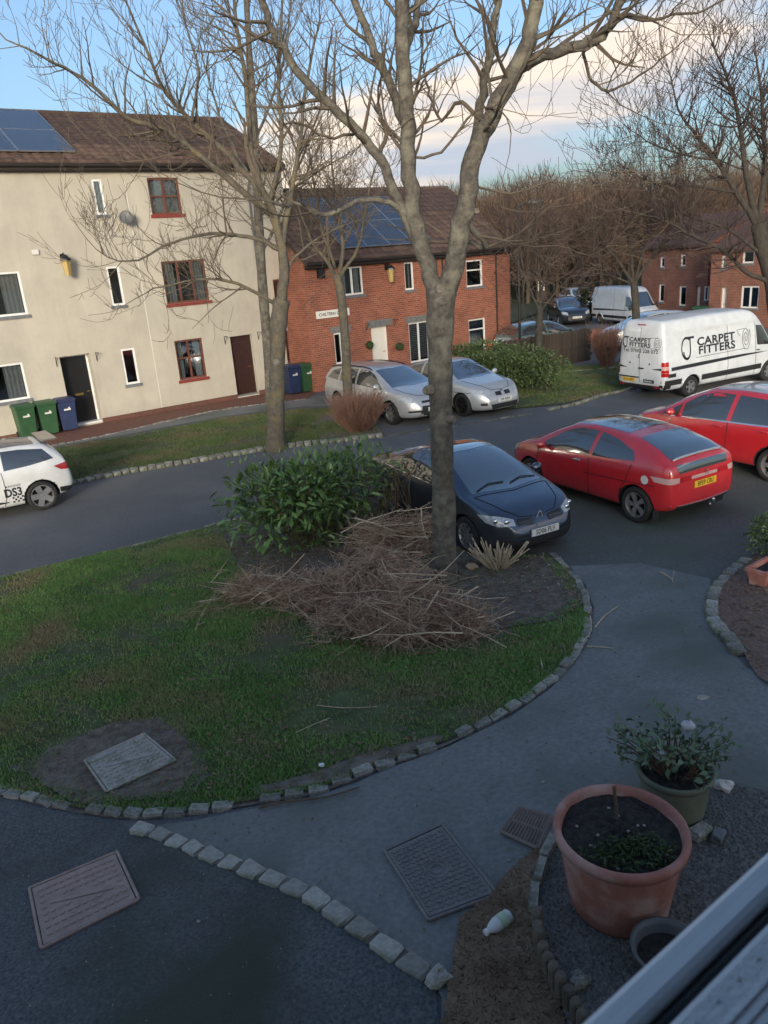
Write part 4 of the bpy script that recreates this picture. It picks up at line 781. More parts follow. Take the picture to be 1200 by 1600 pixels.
c.both('side_moulding', [(-1.0, .58), (1.0, .55)], [(-1.0, .61), (1.0, .58)], m_trim, .008); c.mirror(.98, 1.0, p_silver); c.handle(-.15, .90, p_silver); c.handle(-1.15, .92, p_silver); c.seam([(-.32, .99), (-.32, .3)]); c.seam([(1.1, .93), (1.08, .5), (.95, .27), (-1.0, .26)]); c.seam([(1.42, .72, 1), (1.9, .62, 1), (2.15, .40, 1), (2.2, 0, 1), (2.15, -.40, 1), (1.9, -.62, 1), (1.42, -.72, 1)], False)

# silver saloon beside it
S = dict(L=4.84, W=.925, r=.33, rim=.76, arch=.375, axles=(1.55, -1.34), paint=p_silver, ww=.23, spokes=5, twin=True, rim_m=m_rimdark, skirt=.17, tum=.25,
  top=[(-2.42, .55), (-2.40, .90), (-2.25, 1.03), (-1.85, 1.08), (-1.5, 1.14), (-1.0, 1.36), (-.5, 1.455), (0, 1.47), (.3, 1.43), (.75, 1.24), (1.15, 1.05), (1.5, .98), (1.95, .90), (2.22, .78), (2.36, .60), (2.42, .46)],
  belt=[(-2.42, .54), (-2.3, .92), (-1.8, .98), (0, .93), (1.2, .89), (1.9, .80), (2.42, .44)], bot=[(-2.42, .33), (-2.2, .21), (2.1, .16), (2.42, .22)], plan=[(-2.42, .80), (-2.3, .90), (-1.9, .96), (-1, 1), (1.3, 1), (1.85, .95), (2.2, .82), (2.42, .56)])
c = Car('silver_saloon', 'silver saloon with dark wheels and twin kidney grille by the low hedge', place(722, 651, R(147), 1.55, -.89), R(147), S)
c.both('side_window', [(-1.4, 1.0), (-.42, .975)], [(-1.3, 1.06), (-.95, 1.27), (-.46, 1.37)], m_sideglass); c.both('side_window', [(-.34, .972), (.92, .94)], [(-.37, 1.375), (.05, 1.375), (.4, 1.28), (.92, .97)], m_sideglass); c.patch('windscreen', [(1.20, -.68, 1), (1.32, 0, 1), (1.20, .68, 1)], [(.30, -.54, 1.5), (.38, 0, 1.5), (.30, .54, 1.5)], m_autoglass, (0, 0, -1), n=13)
for sd in (1, -1):
    c.patch('headlight', [(1.95, sd*.84, .66), (2.30, sd*.42, .62)], [(1.85, sd*.84, .74), (2.22, sd*.42, .71)], m_lamp, None, .006, 11); c.patch('grille', [(2.39, sd*.06, .61), (2.36, sd*.27, .61)], [(2.30, sd*.06, .72), (2.29, sd*.27, .71)], m_trim, None, .010); c.patch('fog_lamp', [(2.2, sd*.72, .36), (2.33, sd*.58, .36)], [(2.2, sd*.72, .43), (2.33, sd*.58, .43)], m_trim, None, .006)
c.patch('lower_grille', [(2.36, -.46, .26), (2.42, 0, .24), (2.36, .46, .26)], [(2.36, -.50, .38), (2.42, 0, .38), (2.36, .5, .38)], m_trim, None, .006, 11); c.plate(2.42, .48, 1, 'T40 RBW', m_plw); mb = MB(); mb.blob(c.snap((2.26, 0, .76), (0, 0, -1), .004), (.04, .04, .012), 1, amp=0); mb.build('badge', m_trim, c.body, local=True)
c.mirror(.92, .97, p_silver); c.handle(-.2, .85, p_silver); c.handle(-1.15, .87, p_silver); c.seam([(-.38, .96), (-.38, .28)]); c.seam([(1.05, .90), (1.05, .5), (.92, .25), (-.95, .24)]); c.seam([(1.28, .70, 1), (1.9, .56, 1), (2.2, .34, 1), (2.24, 0, 1), (2.2, -.34, 1), (1.9, -.56, 1), (1.28, -.70, 1)], False); c.seam([(1.9, .70), (-2, .66)])

# white hatchback at the left edge
S = dict(L=3.95, W=.86, r=.315, rim=.74, arch=.36, axles=(1.22, -1.24), paint=p_white, ww=.205, spokes=5, spw=.26, skirt=.20, tum=.25,
  top=[(-1.975, .50), (-1.95, .82), (-1.86, 1.02), (-1.72, 1.25), (-1.5, 1.40), (-.9, 1.455), (-.3, 1.46), (.15, 1.40), (.6, 1.22), (1.0, 1.05), (1.35, .95), (1.7, .84), (1.9, .66), (1.975, .46)],
  belt=[(-1.975, .49), (-1.9, .88), (-1.5, .99), (0, .95), (1.0, .90), (1.6, .78), (1.975, .44)], bot=[(-1.975, .38), (-1.8, .24), (-1.2, .18), (1.4, .18), (1.975, .26)], plan=[(-1.975, .80), (-1.85, .91), (-1.5, .98), (-.8, 1.0), (1.0, .99), (1.5, .93), (1.8, .78), (1.975, .52)])
c = Car('white_hatchback', 'white hatchback with black lettering on its side at the grass verge', place(72, 797, R(236), -1.24, .84), R(236), S)
c.both('side_window', [(-1.62, 1.05), (-1.1, 1.0), (-.62, .985)], [(-1.45, 1.27), (-1.0, 1.335), (-.65, 1.35)], m_sideglass); c.both('side_window', [(-.50, .98), (.80, .95)], [(-.53, 1.355), (-.05, 1.35), (.3, 1.25), (.80, .98)], m_sideglass); c.patch('windscreen', [(1.08, -.64, 1), (1.18, 0, 1), (1.08, .64, 1)], [(.15, -.52, 1.4), (.22, 0, 1.4), (.15, .52, 1.4)], m_autoglass, (0, 0, -1)); c.patch('rear_window', [(-1.9, -.58, 1.06), (-1.9, .58, 1.06)], [(-1.7, -.52, 1.33), (-1.7, .52, 1.33)], m_autoglass, (1, 0, 0))
c.patch('roof_panel', [(.1, -.55, 1.4), (.1, .55, 1.4)], [(-1.5, -.52, 1.4), (-1.5, .52, 1.4)], mat('grey_roof', (.16, .14, .13), .35, coat=.8), (0, 0, -1)); mb = MB(); mb.box((-1.66, 0, 1.415), (.30, 1.06, .03)); mb.build('spoiler', MATS['grey_roof'], c.body, local=True)
for sd in (1, -1): c.patch('tail_lamp', [(-1.72, sd*.84, .80), (-1.90, sd*.72, .76)], [(-1.58, sd*.84, .90), (-1.88, sd*.70, .92)], m_taillamp, None, .006); c.patch('rear_valance', [(-1.62, sd*.82, .30), (-1.93, sd*.6, .30)], [(-1.62, sd*.84, .42), (-1.95, sd*.6, .42)], m_trim, None, .006); c.patch('headlight', [(1.4, sd*.80, .66), (1.8, sd*.5, .62)], [(1.25, sd*.80, .78), (1.7, sd*.5, .74)], m_lamp)
for sd in (1, -1):
    V, F_ = text_mesh('DS3', .24, .85, 1.0, .035); c.decal(V, F_, (-.70, sd*.86, .52), (-sd, 0, 0), (0, 0, 1), m_graph, (0, -sd, 0)); V, F_ = text_mesh('RACING', .06, 1.3); c.decal(V, F_, (-.72, sd*.86, .66), (-sd, 0, 0), (0, 0, 1), m_graph, (0, -sd, 0))
    c.patch('side_stripe', [(-.36, sd*.86, .47), (.75, sd*.86, .47)], [(-.36, sd*.86, .53), (.75, sd*.86, .53)], m_graph, (0, -sd, 0)); c.patch('side_stripe', [(-.60, sd*.86, .32), (.75, sd*.86, .30)], [(-.60, sd*.86, .335), (-.2, sd*.86, .40), (.75, sd*.86, .40)], m_graph, (0, -sd, 0))
    for i in range(6):
        for j in range(3):
            if (i+j) % 2 == 0: u = -.66-.045*i; c.patch('check_mark', [(u, sd*.86, .30+.045*j), (u-.04, sd*.86, .30+.045*j)], [(u, sd*.86, .34+.045*j), (u-.04, sd*.86, .34+.045*j)], m_graph, (0, -sd, 0), n=2, k=2)
c.mirror(.78, .97, p_black); c.handle(-.35, .86, m_chrome); c.seam([(-.56, .97), (-.58, .5), (-.50, .26)]); c.seam([(.95, .9), (.95, .5), (.85, .26), (-.5, .24)])

# vans
def van(name, label, loc, az, letters, scale=1.0):
    S = dict(L=5.9, W=.99, r=.345, rim=.60, arch=.40, axles=(1.95, -1.72), paint=p_vanwhite, ww=.225, spokes=5, spw=.20, skirt=.20, tum=.12, cat='van',
      top=[(-2.95, 2.28), (-2.93, 2.48), (-2.80, 2.565), (-1, 2.60), (.8, 2.58), (1.2, 2.50), (1.5, 2.28), (1.85, 1.86), (2.15, 1.46), (2.35, 1.28), (2.7, 1.14), (2.88, .95), (2.95, .6)],
      belt=[(-2.95, 1.15), (1.2, 1.15), (1.9, 1.12), (2.3, 1.05), (2.75, .9), (2.95, .55)], bot=[(-2.95, .40), (-2.7, .30), (2.6, .24), (2.95, .32)], plan=[(-2.95, .955), (-2.88, .985), (-2.6, 1.0), (1.5, 1.0), (2.2, .96), (2.6, .88), (2.85, .72), (2.95, .58)])
    c = Car(name, label, loc, az, S, scale=scale)
    c.both('side_window', [(1.30, 1.33), (2.05, 1.26)], [(1.25, 2.0), (1.60, 1.95), (2.05, 1.36)], m_sideglass, .005); c.patch('windscreen', [(2.28, -.78, 1.3), (2.36, 0, 1.3), (2.28, .78, 1.3)], [(1.42, -.72, 2.2), (1.48, 0, 2.2), (1.42, .72, 2.2)], m_autoglass, (-1, 0, -.2), n=13)
    for sd in (1, -1):
        for j, (a, b, m_) in enumerate(((.80, .92, m_taillamp), (.925, 1.02, m_taillamp), (1.025, 1.12, m_clearlamp), (1.125, 1.27, m_taillamp))):
            c.patch('tail_lamp', [(-2.72, sd*.99, a), (-2.93, sd*.95, a), (-2.95, sd*.86, a)], [(-2.72, sd*.99, b), (-2.93, sd*.95, b), (-2.95, sd*.86, b)], m_, None, .010, 7, 3)
        c.patch('headlight', [(2.55, sd*.86, .80), (2.88, sd*.60, .74)], [(2.30, sd*.92, 1.02), (2.72, sd*.62, .98)], m_lamp, None, .006)
        for a, b in ((-2.9, -2.16), (-1.28, 1.52)): c.patch('side_moulding', [(a, sd, .50), (b, sd, .50)], [(a, sd, .68), (b, sd, .68)], m_trim, (0, -sd, 0), .014, 13, 3)
        c.patch('side_stripe', [(-2.88, sd, .96), (-1.5, sd, .98), (1.9, sd, 1.06)], [(-2.88, sd, 1.07), (-1.5, sd, 1.10), (.6, sd, 1.11), (1.9, sd, 1.065)], m_graph, (0, -sd, 0), .006, 17, 3)
        mb = MB(); mb.tube([c.snap((-1.72+.43*math.cos(t), sd, .345+.43*math.sin(t)), (0, -sd, 0), .012) for t in np.linspace(.15, math.pi-.15, 15)], .030, 6); mb.build('wheel_arch', p_vanwhite, c.body, smooth=True, local=True)
        c.patch('rear_stripe', [(-2.95, sd*.86, 1.0), (-2.95, sd*.50, 1.02)], [(-2.95, sd*.86, 1.08), (-2.95, sd*.50, 1.03)], m_graph, (1, 0, 0), .005, 7, 3)
        p = c.snap((-2.95, sd*.40, 1.18), (1, 0, 0), .004); mb = MB(); mb.blob(p, (.01, .03, .03), 1, amp=0); mb.build('door_lock', m_trim, c.body, local=True)
    c.patch('rear_bumper', [(-2.94, -.94, .33), (-2.96, 0, .33), (-2.94, .94, .33)], [(-2.94, -.94, .50), (-2.96, 0, .50), (-2.94, .94, .50)], m_trim, (1, 0, 0), .045, 13, 4)
    for sd in (1, -1): c.patch('rear_bumper', [(-2.95, sd*.95, .33), (-2.62, sd, .33)], [(-2.95, sd*.95, .52), (-2.62, sd, .62)], m_trim, (0, -sd, 0), .03, 7, 4); c.patch('reflector', [(-2.96, sd*.62, .42), (-2.96, sd*.82, .42)], [(-2.96, sd*.62, .48), (-2.96, sd*.82, .48)], m_taillamp, (1, 0, 0), .052, 4, 3)
    c.plate(-2.95, .62, -1, 'NL13 UKD', m_ply, y=.44); mb = MB(); mb.box((c.snap((-2.95, .30, .72), (1, 0, 0), .02).x, .42, .72), (.03, .80, .035)); mb.build('number_plate_light', m_trim, c.body, local=True)
    X = c.snap((-2.95, -.38, .60), (1, 0, 0), .008).x; mb = MB(); mb.box((X, -.38, .62), (.010, .42, .11)); st = mb.build('sticker', m_graph, c.body, local=True); V, F_ = text_mesh('facebook', .085, .95); tx = MB(); tx.add([(X-.007, -.36-u, .62+v) for u, v in V], F_); tx.build('lettering', m_plw, st, local=True)
    mb = MB(); mb.lathe([(.05, -.01), (.065, 0), (.05, .01)], 16, (c.snap((-2.95, 0, 1.42), (1, 0, 0), .01).x, 0, 1.42), axis='y'); q = mb.build('emblem', m_trim, c.body, local=True)
    mb = MB(); mb.box((c.snap((-2.95, -.08, 1.03), (1, 0, 0), .02).x, -.08, 1.03), (.03, .20, .035)); mb.build('door_handle', m_trim, c.body, local=True)
    mb = MB(); mb.box((c.snap((-2.95, 0, 2.40), (1, 0, 0), .02).x, 0, 2.42), (.03, .30, .03)); mb.build('brake_lamp', m_taillamp, c.body, local=True)
    for ys in (.0,): mb = MB(); mb.tube([c.snap((-2.95, ys, z), (1, 0, 0), .003) for z in np.linspace(.55, 2.35, 20)], .006, 4); mb.build('panel_gap', m_seam, c.body, local=True)
    c.seam([(1.22, .35), (1.22, 2.1)]); c.seam([(-.1, .35), (-.1, 2.2)]); c.mirror(2.02, 1.22, m_trim, (.16, .22, .30)); c.handle(1.32, 1.16, m_trim)
    if letters:
        for sd in (1, -1):
            ax, d_ = (-sd, 0, 0), (0, -sd, 0); x0 = -.62; f_ = sd*-1
            for t, z in (('CARPET', 1.74), ('FITTERS', 1.46)): V, F_ = text_mesh(t, .36, 1.28, 1.05, .03); c.decal([(u+(.03 if z < 1.6 else 0), v) for u, v in V], F_, (x0, sd, z), ax, (0, 0, 1), m_graph, d_, .006)
            V, F_ = text_mesh('CARPETS  LAMINATE  VINYL  RUGS', .17, 1.35, 1.1); c.decal(V, F_, (-.5, sd, 2.12), ax, (0, 0, 1), m_faint, d_, .006)
            def arc(cx, cz, ra, rb, t0, t1, n=18):
                V = []; F2 = []
                for i in range(n+1):
                    t = t0+(t1-t0)*i/n
                    for r_ in (ra, rb): V.append((cx+r_*.62*math.cos(t), cz+r_*math.sin(t)))
                return V, [(2*i, 2*i+2, 2*i+3, 2*i+1) for i in range(n)]
            u0_ = -(-2.22+.62)*(-1) if sd < 0 else (2.22-.62)  # noqa
            L0 = (x0-1.32 if sd < 0 else x0+1.32)
            for (V, F_) in (arc(0, 0, .30, .37, R(50), R(310)), arc(.02, -.10, .19, .27, R(180), R(360)), ([(.14, -.10), (.19, -.10), (.19, .36), (.14, .36)], [(0, 1, 2, 3)]), ([(-.06, .36), (.34, .36), (.34, .29), (-.06, .29)], [(0, 1, 2, 3)])):
                c.decal(V, F_, (L0, sd, 1.60), ax, (0, 0, 1), m_graph, d_, .006, 'emblem')
            R0 = (x0+1.38 if sd < 0 else x0-1.38)
            sp_ = [(.20*t/12*.75*math.cos(t*1.15), .30*t/12*math.sin(t*1.15)) for t in np.linspace(1, 17, 70)]
            P = [Vector(c.snap(Vector((R0, sd, 1.62))+Vector(ax)*u+Vector((0, 0, 1))*v, d_, .006)) for u, v in sp_]; mb = MB(); mb.tube(P, .009, 4)
            for a, b in (((-.05, -.34), (-2.3, -.36)), ((-.05, .32), (-.42, .30)), ((-.42, .30), (-.30, .10))): mb.tube([c.snap(Vector((R0, sd, 1.62))+Vector(ax)*(a[0]+(b[0]-a[0])*t)+Vector((0, 0, 1))*(a[1]+(b[1]-a[1])*t), d_, .006) for t in np.linspace(0, 1, 12)], .008, 4)
            mb.build('carpet_roll_drawing', m_graph, c.body, local=True)
            X0 = c.snap((-2.5, sd, .82), d_, .006); c.patch('sticker', [(-2.75, sd, .76), (-2.42, sd, .76)], [(-2.75, sd, .88), (-2.42, sd, .88)], m_graph, d_, .006)
        d_ = (1, 0, 0)
        for t, z in (('CARPET', 1.93), ('FITTERS', 1.77)): V, F_ = text_mesh(t, .19, 1.25, 1.05, .03); c.decal(V, F_, (-2.95, .02, z), (0, -1, 0), (0, 0, 1), m_graph, d_, .006)
        V, F_ = text_mesh('Tel: 07502 228 072', .16, 1.12); c.decal(V, F_, (-2.95, .0, 1.58), (0, -1, 0), (0, 0, 1), m_graph, d_, .006)
        for (V, F_) in (arc(0, 0, .14, .19, R(50), R(310)), arc(.01, -.05, .10, .14, R(180), R(360)), ([(.07, -.05), (.10, -.05), (.10, .18), (.07, .18)], [(0, 1, 2, 3)]), ([(-.03, .18), (.17, .18), (.17, .14), (-.03, .14)], [(0, 1, 2, 3)])): c.decal(V, F_, (-2.95, .64, 1.85), (0, -1, 0), (0, 0, 1), m_graph, d_, .006, 'emblem')
        P = [c.snap((-2.95, -.66-u*.62, 1.86+v*.55), d_, .006) for u, v in sp_]; mb = MB(); mb.tube(P, .006, 4); mb.tube([c.snap((-2.95, y, 1.68), d_, .006) for y in np.linspace(.55, -.68, 12)], .005, 4); mb.tube([c.snap((-2.95, y, 2.02), d_, .006) for y in np.linspace(-.40, -.66, 5)], .005, 4); mb.build('carpet_roll_drawing', m_graph, c.body, local=True)
    return c
van('lettered_van', 'white carpet fitters panel van with black lettering parked at the kerb', place(1078, 620, R(63), -1.62, -.90), R(63), True, (.94, .94, .89))
van('plain_van', 'plain white panel van parked behind the thin bare tree, facing us', place(940, 506, R(163), -1.2, -.72), R(163), False, .78)

# smaller cars further off
def far_car(name, label, px, py, az, p, kind=0, lights=True):
    S = dict(L=4.3, W=.88, r=.32, rim=.68, arch=.37, axles=(1.28, -1.3), paint=p, ww=.2, spokes=5, skirt=.2, tum=.24,
      top=[(-2.15, .5), (-2.12, .85), (-2.0, 1.08), (-1.75, 1.34), (-1.3, 1.46), (-.6, 1.52), (0, 1.50), (.4, 1.40), (.85, 1.16), (1.2, 1.02), (1.6, .95), (1.95, .82), (2.1, .62), (2.15, .46)], belt=[(-2.15, .49), (-2, .95), (0, .97), (1.2, .92), (1.8, .8), (2.15, .44)], bot=[(-2.15, .34), (-1.9, .22), (1.9, .2), (2.15, .28)], plan=[(-2.15, .82), (-2, .92), (-1.5, 1), (1.2, 1), (1.7, .94), (2.0, .78), (2.15, .54)])
    c = Car(name, label, place(px, py, az, 0, 0), az, S)
    c.both('side_window', [(-1.75, 1.06), (-.42, 1.02)], [(-1.6, 1.28), (-1.2, 1.38), (-.45, 1.42)], m_sideglass); c.both('side_window', [(-.33, 1.015), (.85, .98)], [(-.36, 1.42), (.1, 1.38), (.4, 1.27), (.85, 1.0)], m_sideglass); c.patch('windscreen', [(1.08, -.66, 1), (1.16, 0, 1), (1.08, .66, 1)], [(.32, -.56, 1.4), (.38, 0, 1.4), (.32, .56, 1.4)], m_autoglass, (0, 0, -1)); c.patch('rear_window', [(-2.02, -.58, 1.08), (-2.02, .58, 1.08)], [(-1.75, -.54, 1.33), (-1.75, .54, 1.33)], m_autoglass, (1, 0, 0))
    for sd in (1, -1): c.patch('headlight', [(1.85, sd*.78, .68), (2.08, sd*.5, .64)], [(1.65, sd*.80, .80), (2.0, sd*.5, .78)], m_lamp, None, .008); c.patch('tail_lamp', [(-1.98, sd*.84, .82), (-2.12, sd*.66, .82)], [(-1.9, sd*.84, 1.0), (-2.08, sd*.66, .98)], m_taillamp, None, .008)
    c.patch('grille', [(2.15, -.5, .38), (2.15, .5, .38)], [(2.12, -.5, .6), (2.12, .5, .6)], m_trim, None, .006); c.plate(2.15, .5, 1, 'NX14 OBK' if kind == 0 else 'NV61 LZC', m_plw); c.mirror(.78, 1.0, p)
    return c
far_car('black_car', 'black car facing us on the far road beside the plain white van', 887, 505, R(180), p_black)
far_car('white_car', 'white car half hidden behind the black car at the far grass', 903, 484, R(176), p_white, 1)
far_car('silver_car', 'silver car behind the lettered van, its nose and roof showing', 1012, 542, R(262), p_silver, 1)
far_car('pale_green_car', 'pale green car behind the dark fence, only windscreen and bonnet show', 846, 555, R(60), p_green, 1)
# ------------------------------------------------------------------ trees and plants
m_bark = streak(mat('bark', (.135, .122, .102), .95, (.065, .058, .049), 13, 1.0, 28, col3=(.18, .168, .13), scale3=5), .35, 16, 2.5)
m_bark2 = streak(mat('bark_left', (.125, .112, .09), .95, (.07, .062, .05), 12, .9, 26, col3=(.14, .115, .065), scale3=4), .35, 14, 2.2)
m_twig = mat('twig', (.085, .066, .050), .9, (.125, .10, .072), 5)
m_twig2 = mat('twig_far', (.05, .036, .033), .9, (.075, .053, .045), 3); m_bark3 = mat('bark_dark', (.06, .052, .043), .95, (.034, .03, .026), 7, .8, 25)
m_knot = mat('cut_wood', (.20, .18, .15), .9, (.12, .10, .085), 20, .5, 60)
def jig(rg, a): return Vector((rg.gauss(0, a), rg.gauss(0, a), rg.gauss(0, a)))
def grow(mb, rg, p, d, L, r, lvl, up_=.25, wig=.22, kids=(4, 4, 3), ratio=.55, minr=.0035, stats=None):
    n = 5 if lvl > 0 else 4; pts = [p.copy()]; rad = [r]; d = d.normalized(); q = p.copy()
    for i in range(n):
        d = (d+jig(rg, wig/2)+Vector((0, 0, up_*.25))).normalized(); q = q+d*(L/n); pts.append(q.copy()); rad.append(max(minr, r*(1-.78*(i+1)/n)))
    mb.tube(pts, rad, 7 if r > .05 else (5 if r > .02 else 3), cap=False)
    if lvl <= 0: return
    k = kids[min(lvl, len(kids)-1)]
    for i in range(k):
        t = rg.uniform(.22, 1.0)*n; j = min(int(t), n-1); a = pts[j].lerp(pts[j+1], t-j); ax = (pts[j+1]-pts[j]).normalized(); sd = ax.cross(jig(rg, 1)).normalized()
        dd = (ax*rg.uniform(.5, 1.0)+sd*rg.uniform(.6, 1.0)+Vector((0, 0, up_*rg.uniform(.3, 1.2)))).normalized()
        grow(mb, rg, a, dd, L*ratio*rg.uniform(.7, 1.25), max(minr, min(rad[j]*.62, r*.5)), lvl-1, up_, wig, kids, ratio, minr)
def limb_px(L, Y, dyc=0.0):                                # pixel polyline -> points; the limb leans dyc metres away over its length
    k = len(L)-1; return [at_depth(x, y, Y+dyc*i/max(1, k)) for i, (x, y) in enumerate(L)]
def tree(name, label, base, trunk, trunk_r, limbs, seed, mtrunk, mtwig, sub=10, lvl=2, Ls=1.1, up_=.3, kids=(3, 3, 3), minr=.0035, knots=(), wig=.25, group=None, start=.25, dense=1.0):
    rg = random.Random(seed); t = thing(name, label, 'tree', base, group=group); tb = MB(); tr_ = smooth_line(trunk, 4); n = len(tr_)
    rr = [float(np.interp(i/(n-1), np.linspace(0, 1, len(trunk_r)), trunk_r))*(1+.05*math.sin(i*1.7)) for i in range(n)]; tb.tube(tr_, rr, 16)
    tk = tb.build('trunk', mtrunk, t, smooth=True)
    for p, nrm, r_ in knots:
        kb = MB(); nrm = Vector(nrm).normalized(); q = nrm.to_track_quat('Z', 'Y').to_matrix(); pr = MB(); pr.lathe([(r_*1.5, -.06), (r_*1.25, .02), (r_*.95, .05), (r_*.6, .035), (.001, .03)], 14); kb.add([Vector(p)+q @ Vector(v) for v in pr.v], pr.f); kb.build('knot', m_knot, tk, smooth=True)
    cw = MB()
    for pts, r_a, r_b, cnt in limbs:
        P = smooth_line(pts, 4); k = len(P); P = [p+jig(rg, .012) for p in P]; P[0] = Vector(pts[0]); rad = [r_a+(r_b-r_a)*i/(k-1) for i in range(k)]
        lb = MB(); lb.tube(P, rad, 9 if r_a > .03 else 6); lb.build('limb', mtrunk if r_a > .03 else mtwig, t, smooth=True)
        for i in range(int(cnt*dense)):
            u = rg.uniform(start, 1.0)*(k-1); j = min(int(u), k-2); a = P[j].lerp(P[j+1], u-j); ax = (P[j+1]-P[j]).normalized(); sd = ax.cross(jig(rg, 1)).normalized(); dd = ax*rg.uniform(.2, .9)+sd+Vector((0, 0, up_*rg.uniform(0, 1.5)))
            grow(cw, rg, a, dd, Ls*rg.uniform(.55, 1.3), min(rad[j]*.55, .022*Ls+.004), lvl, up_, wig, kids, .58, minr)
        grow(cw, rg, P[-1], P[-1]-P[-2], Ls*1.2, r_b, lvl, up_, wig, kids, .58, minr)
    cw.build('crown', mtwig, t); return t
# the big tree in the lawn
b0 = gp(697, 908, .03); Y0 = b0.y
tp = [b0-Vector((0, 0, .1)), b0+Vector((-.01, 0, .06))]+limb_px([(694, 800), (690, 690), (688, 580), (688, 500), (690, 452)], Y0)
def kn(x, y, dx, r_): p = at_depth(x, y, Y0-.16); return (p, (dx, -1, .1), r_)
LB = [(limb_px([(684, 470), (668, 415), (652, 360), (641, 300), (636, 200), (630, 110), (627, 40), (624, -60), (618, -220)], Y0, -.3), .118, .068, 16),
      (limb_px([(696, 465), (712, 400), (726, 330), (736, 260), (762, 195), (795, 130), (820, 75), (836, 10), (850, -90)], Y0, -.5), .138, .075, 14),
      (limb_px([(780, 160), (815, 108), (850, 86), (900, 74), (935, 60), (955, 35), (968, 0), (980, -60)], Y0, -.9), .075, .04, 14),
      (limb_px([(655, 385), (622, 315), (594, 245), (545, 190), (490, 140), (440, 75), (425, 45), (408, 0), (395, -70)], Y0, -.8), .068, .032, 16),
      (limb_px([(636, 205), (612, 140), (588, 80), (566, 30), (545, -30), (520, -120)], Y0, .5), .06, .035, 12),
      (limb_px([(628, 100), (640, 60), (655, 10), (665, -60)], Y0, .7), .06, .03, 8), (limb_px([(738, 250), (747, 190), (756, 130), (768, 70), (776, 10), (785, -60)], Y0, .6), .065, .035, 12),
      (limb_px([(645, 345), (610, 318), (560, 314), (510, 336), (470, 322), (420, 316), (380, 310)], Y0, -1.0), .04, .012, 12), (limb_px([(592, 245), (600, 210), (595, 180), (590, 165)], Y0, -.3), .03, .016, 3),
      (limb_px([(760, 195), (720, 160), (690, 185), (672, 150), (662, 110)], Y0, .9), .03, .012, 8), (limb_px([(722, 345), (760, 385), (735, 380)], Y0, .4), .045, .03, 3),
      (limb_px([(742, 290), (800, 300), (860, 285), (920, 290), (985, 270)], Y0, .8), .018, .006, 10), (limb_px([(745, 345), (800, 380), (870, 385), (930, 400)], Y0, 1.0), .016, .005, 8),
      (limb_px([(912, 72), (925, 128), (960, 138), (1010, 112), (1050, 80)], Y0, -.9), .022, .008, 8), (limb_px([(905, 74), (960, 35), (1020, 28), (1090, 18), (1140, -10)], Y0, -1.0), .026, .008, 10),
      (limb_px([(640, 250), (690, 235), (740, 175), (775, 170), (800, 205)], Y0, -.6), .02, .007, 8), (limb_px([(560, 205), (510, 215), (460, 190), (430, 215)], Y0, -.8), .02, .007, 8)]
tree('lawn_tree', 'large bare tree with forked grey trunk standing in the lawn island', b0, tp, [.205, .18, .166, .158, .157, .162, .185, .195], LB, 11, m_bark, m_twig, dense=.9, lvl=2, Ls=1.0, kids=(2, 2, 3), up_=.32, wig=.32,
     knots=[kn(688, 452, .1, .055), kn(668, 610, -.9, .05), kn(706, 655, .9, .04), kn(733, 258, .2, .05), kn(690, 470, .8, .05), kn(742, 330, 1, .03)])
# the warm lit tree over the verge
b1 = gp(430, 702, .03); Y1 = b1.y
tp = [b1-Vector((0, 0, .1))]+limb_px([(431, 660), (433, 600), (434, 540), (436, 500), (440, 468)], Y1)
LB = [(limb_px([(438, 480), (443, 440), (440, 390), (425, 330), (405, 290)], Y1), .14, .09, 8),
      (limb_px([(425, 335), (380, 300), (320, 250), (260, 205), (200, 185), (140, 130), (90, 100), (30, 70)], Y1, -1.0), .085, .02, 24), (limb_px([(415, 310), (360, 245), (300, 190), (255, 140), (225, 70), (195, 0)], Y1, .5), .075, .02, 22),
      (limb_px([(430, 475), (395, 455), (345, 437), (290, 440), (230, 455)], Y1, -.8), .05, .014, 18), (limb_px([(436, 390), (390, 370), (330, 365), (270, 380), (200, 410), (150, 390)], Y1, -.6), .055, .012, 22),
      (limb_px([(405, 290), (390, 220), (385, 130), (370, 40), (360, -60)], Y1, .3), .08, .025, 20), (limb_px([(440, 390), (455, 300), (470, 210), (480, 120), (500, 30)], Y1, .6), .075, .02, 20), (limb_px([(440, 440), (462, 400), (500, 370), (540, 350)], Y1, .5), .05, .012, 12),
      (limb_px([(420, 320), (440, 230), (435, 130), (440, 40), (445, -50)], Y1, -.7), .06, .02, 18), (limb_px([(330, 265), (290, 240), (230, 250), (180, 250), (130, 210)], Y1, -.9), .03, .01, 12), (limb_px([(300, 190), (310, 110), (290, 40), (280, -40)], Y1, .4), .035, .01, 12)]
tree('verge_tree', 'broad bare tree with sunlit twigs in front of the white house', b1, tp, [.27, .22, .20, .19, .21, .20], LB, 12, m_bark2, m_twig, dense=1.05, lvl=2, Ls=1.25, kids=(2, 3, 3), up_=.42, wig=.28, minr=.005, knots=[(at_depth(432, 566, Y1-.16), (-.1, -1, .1), .075)])
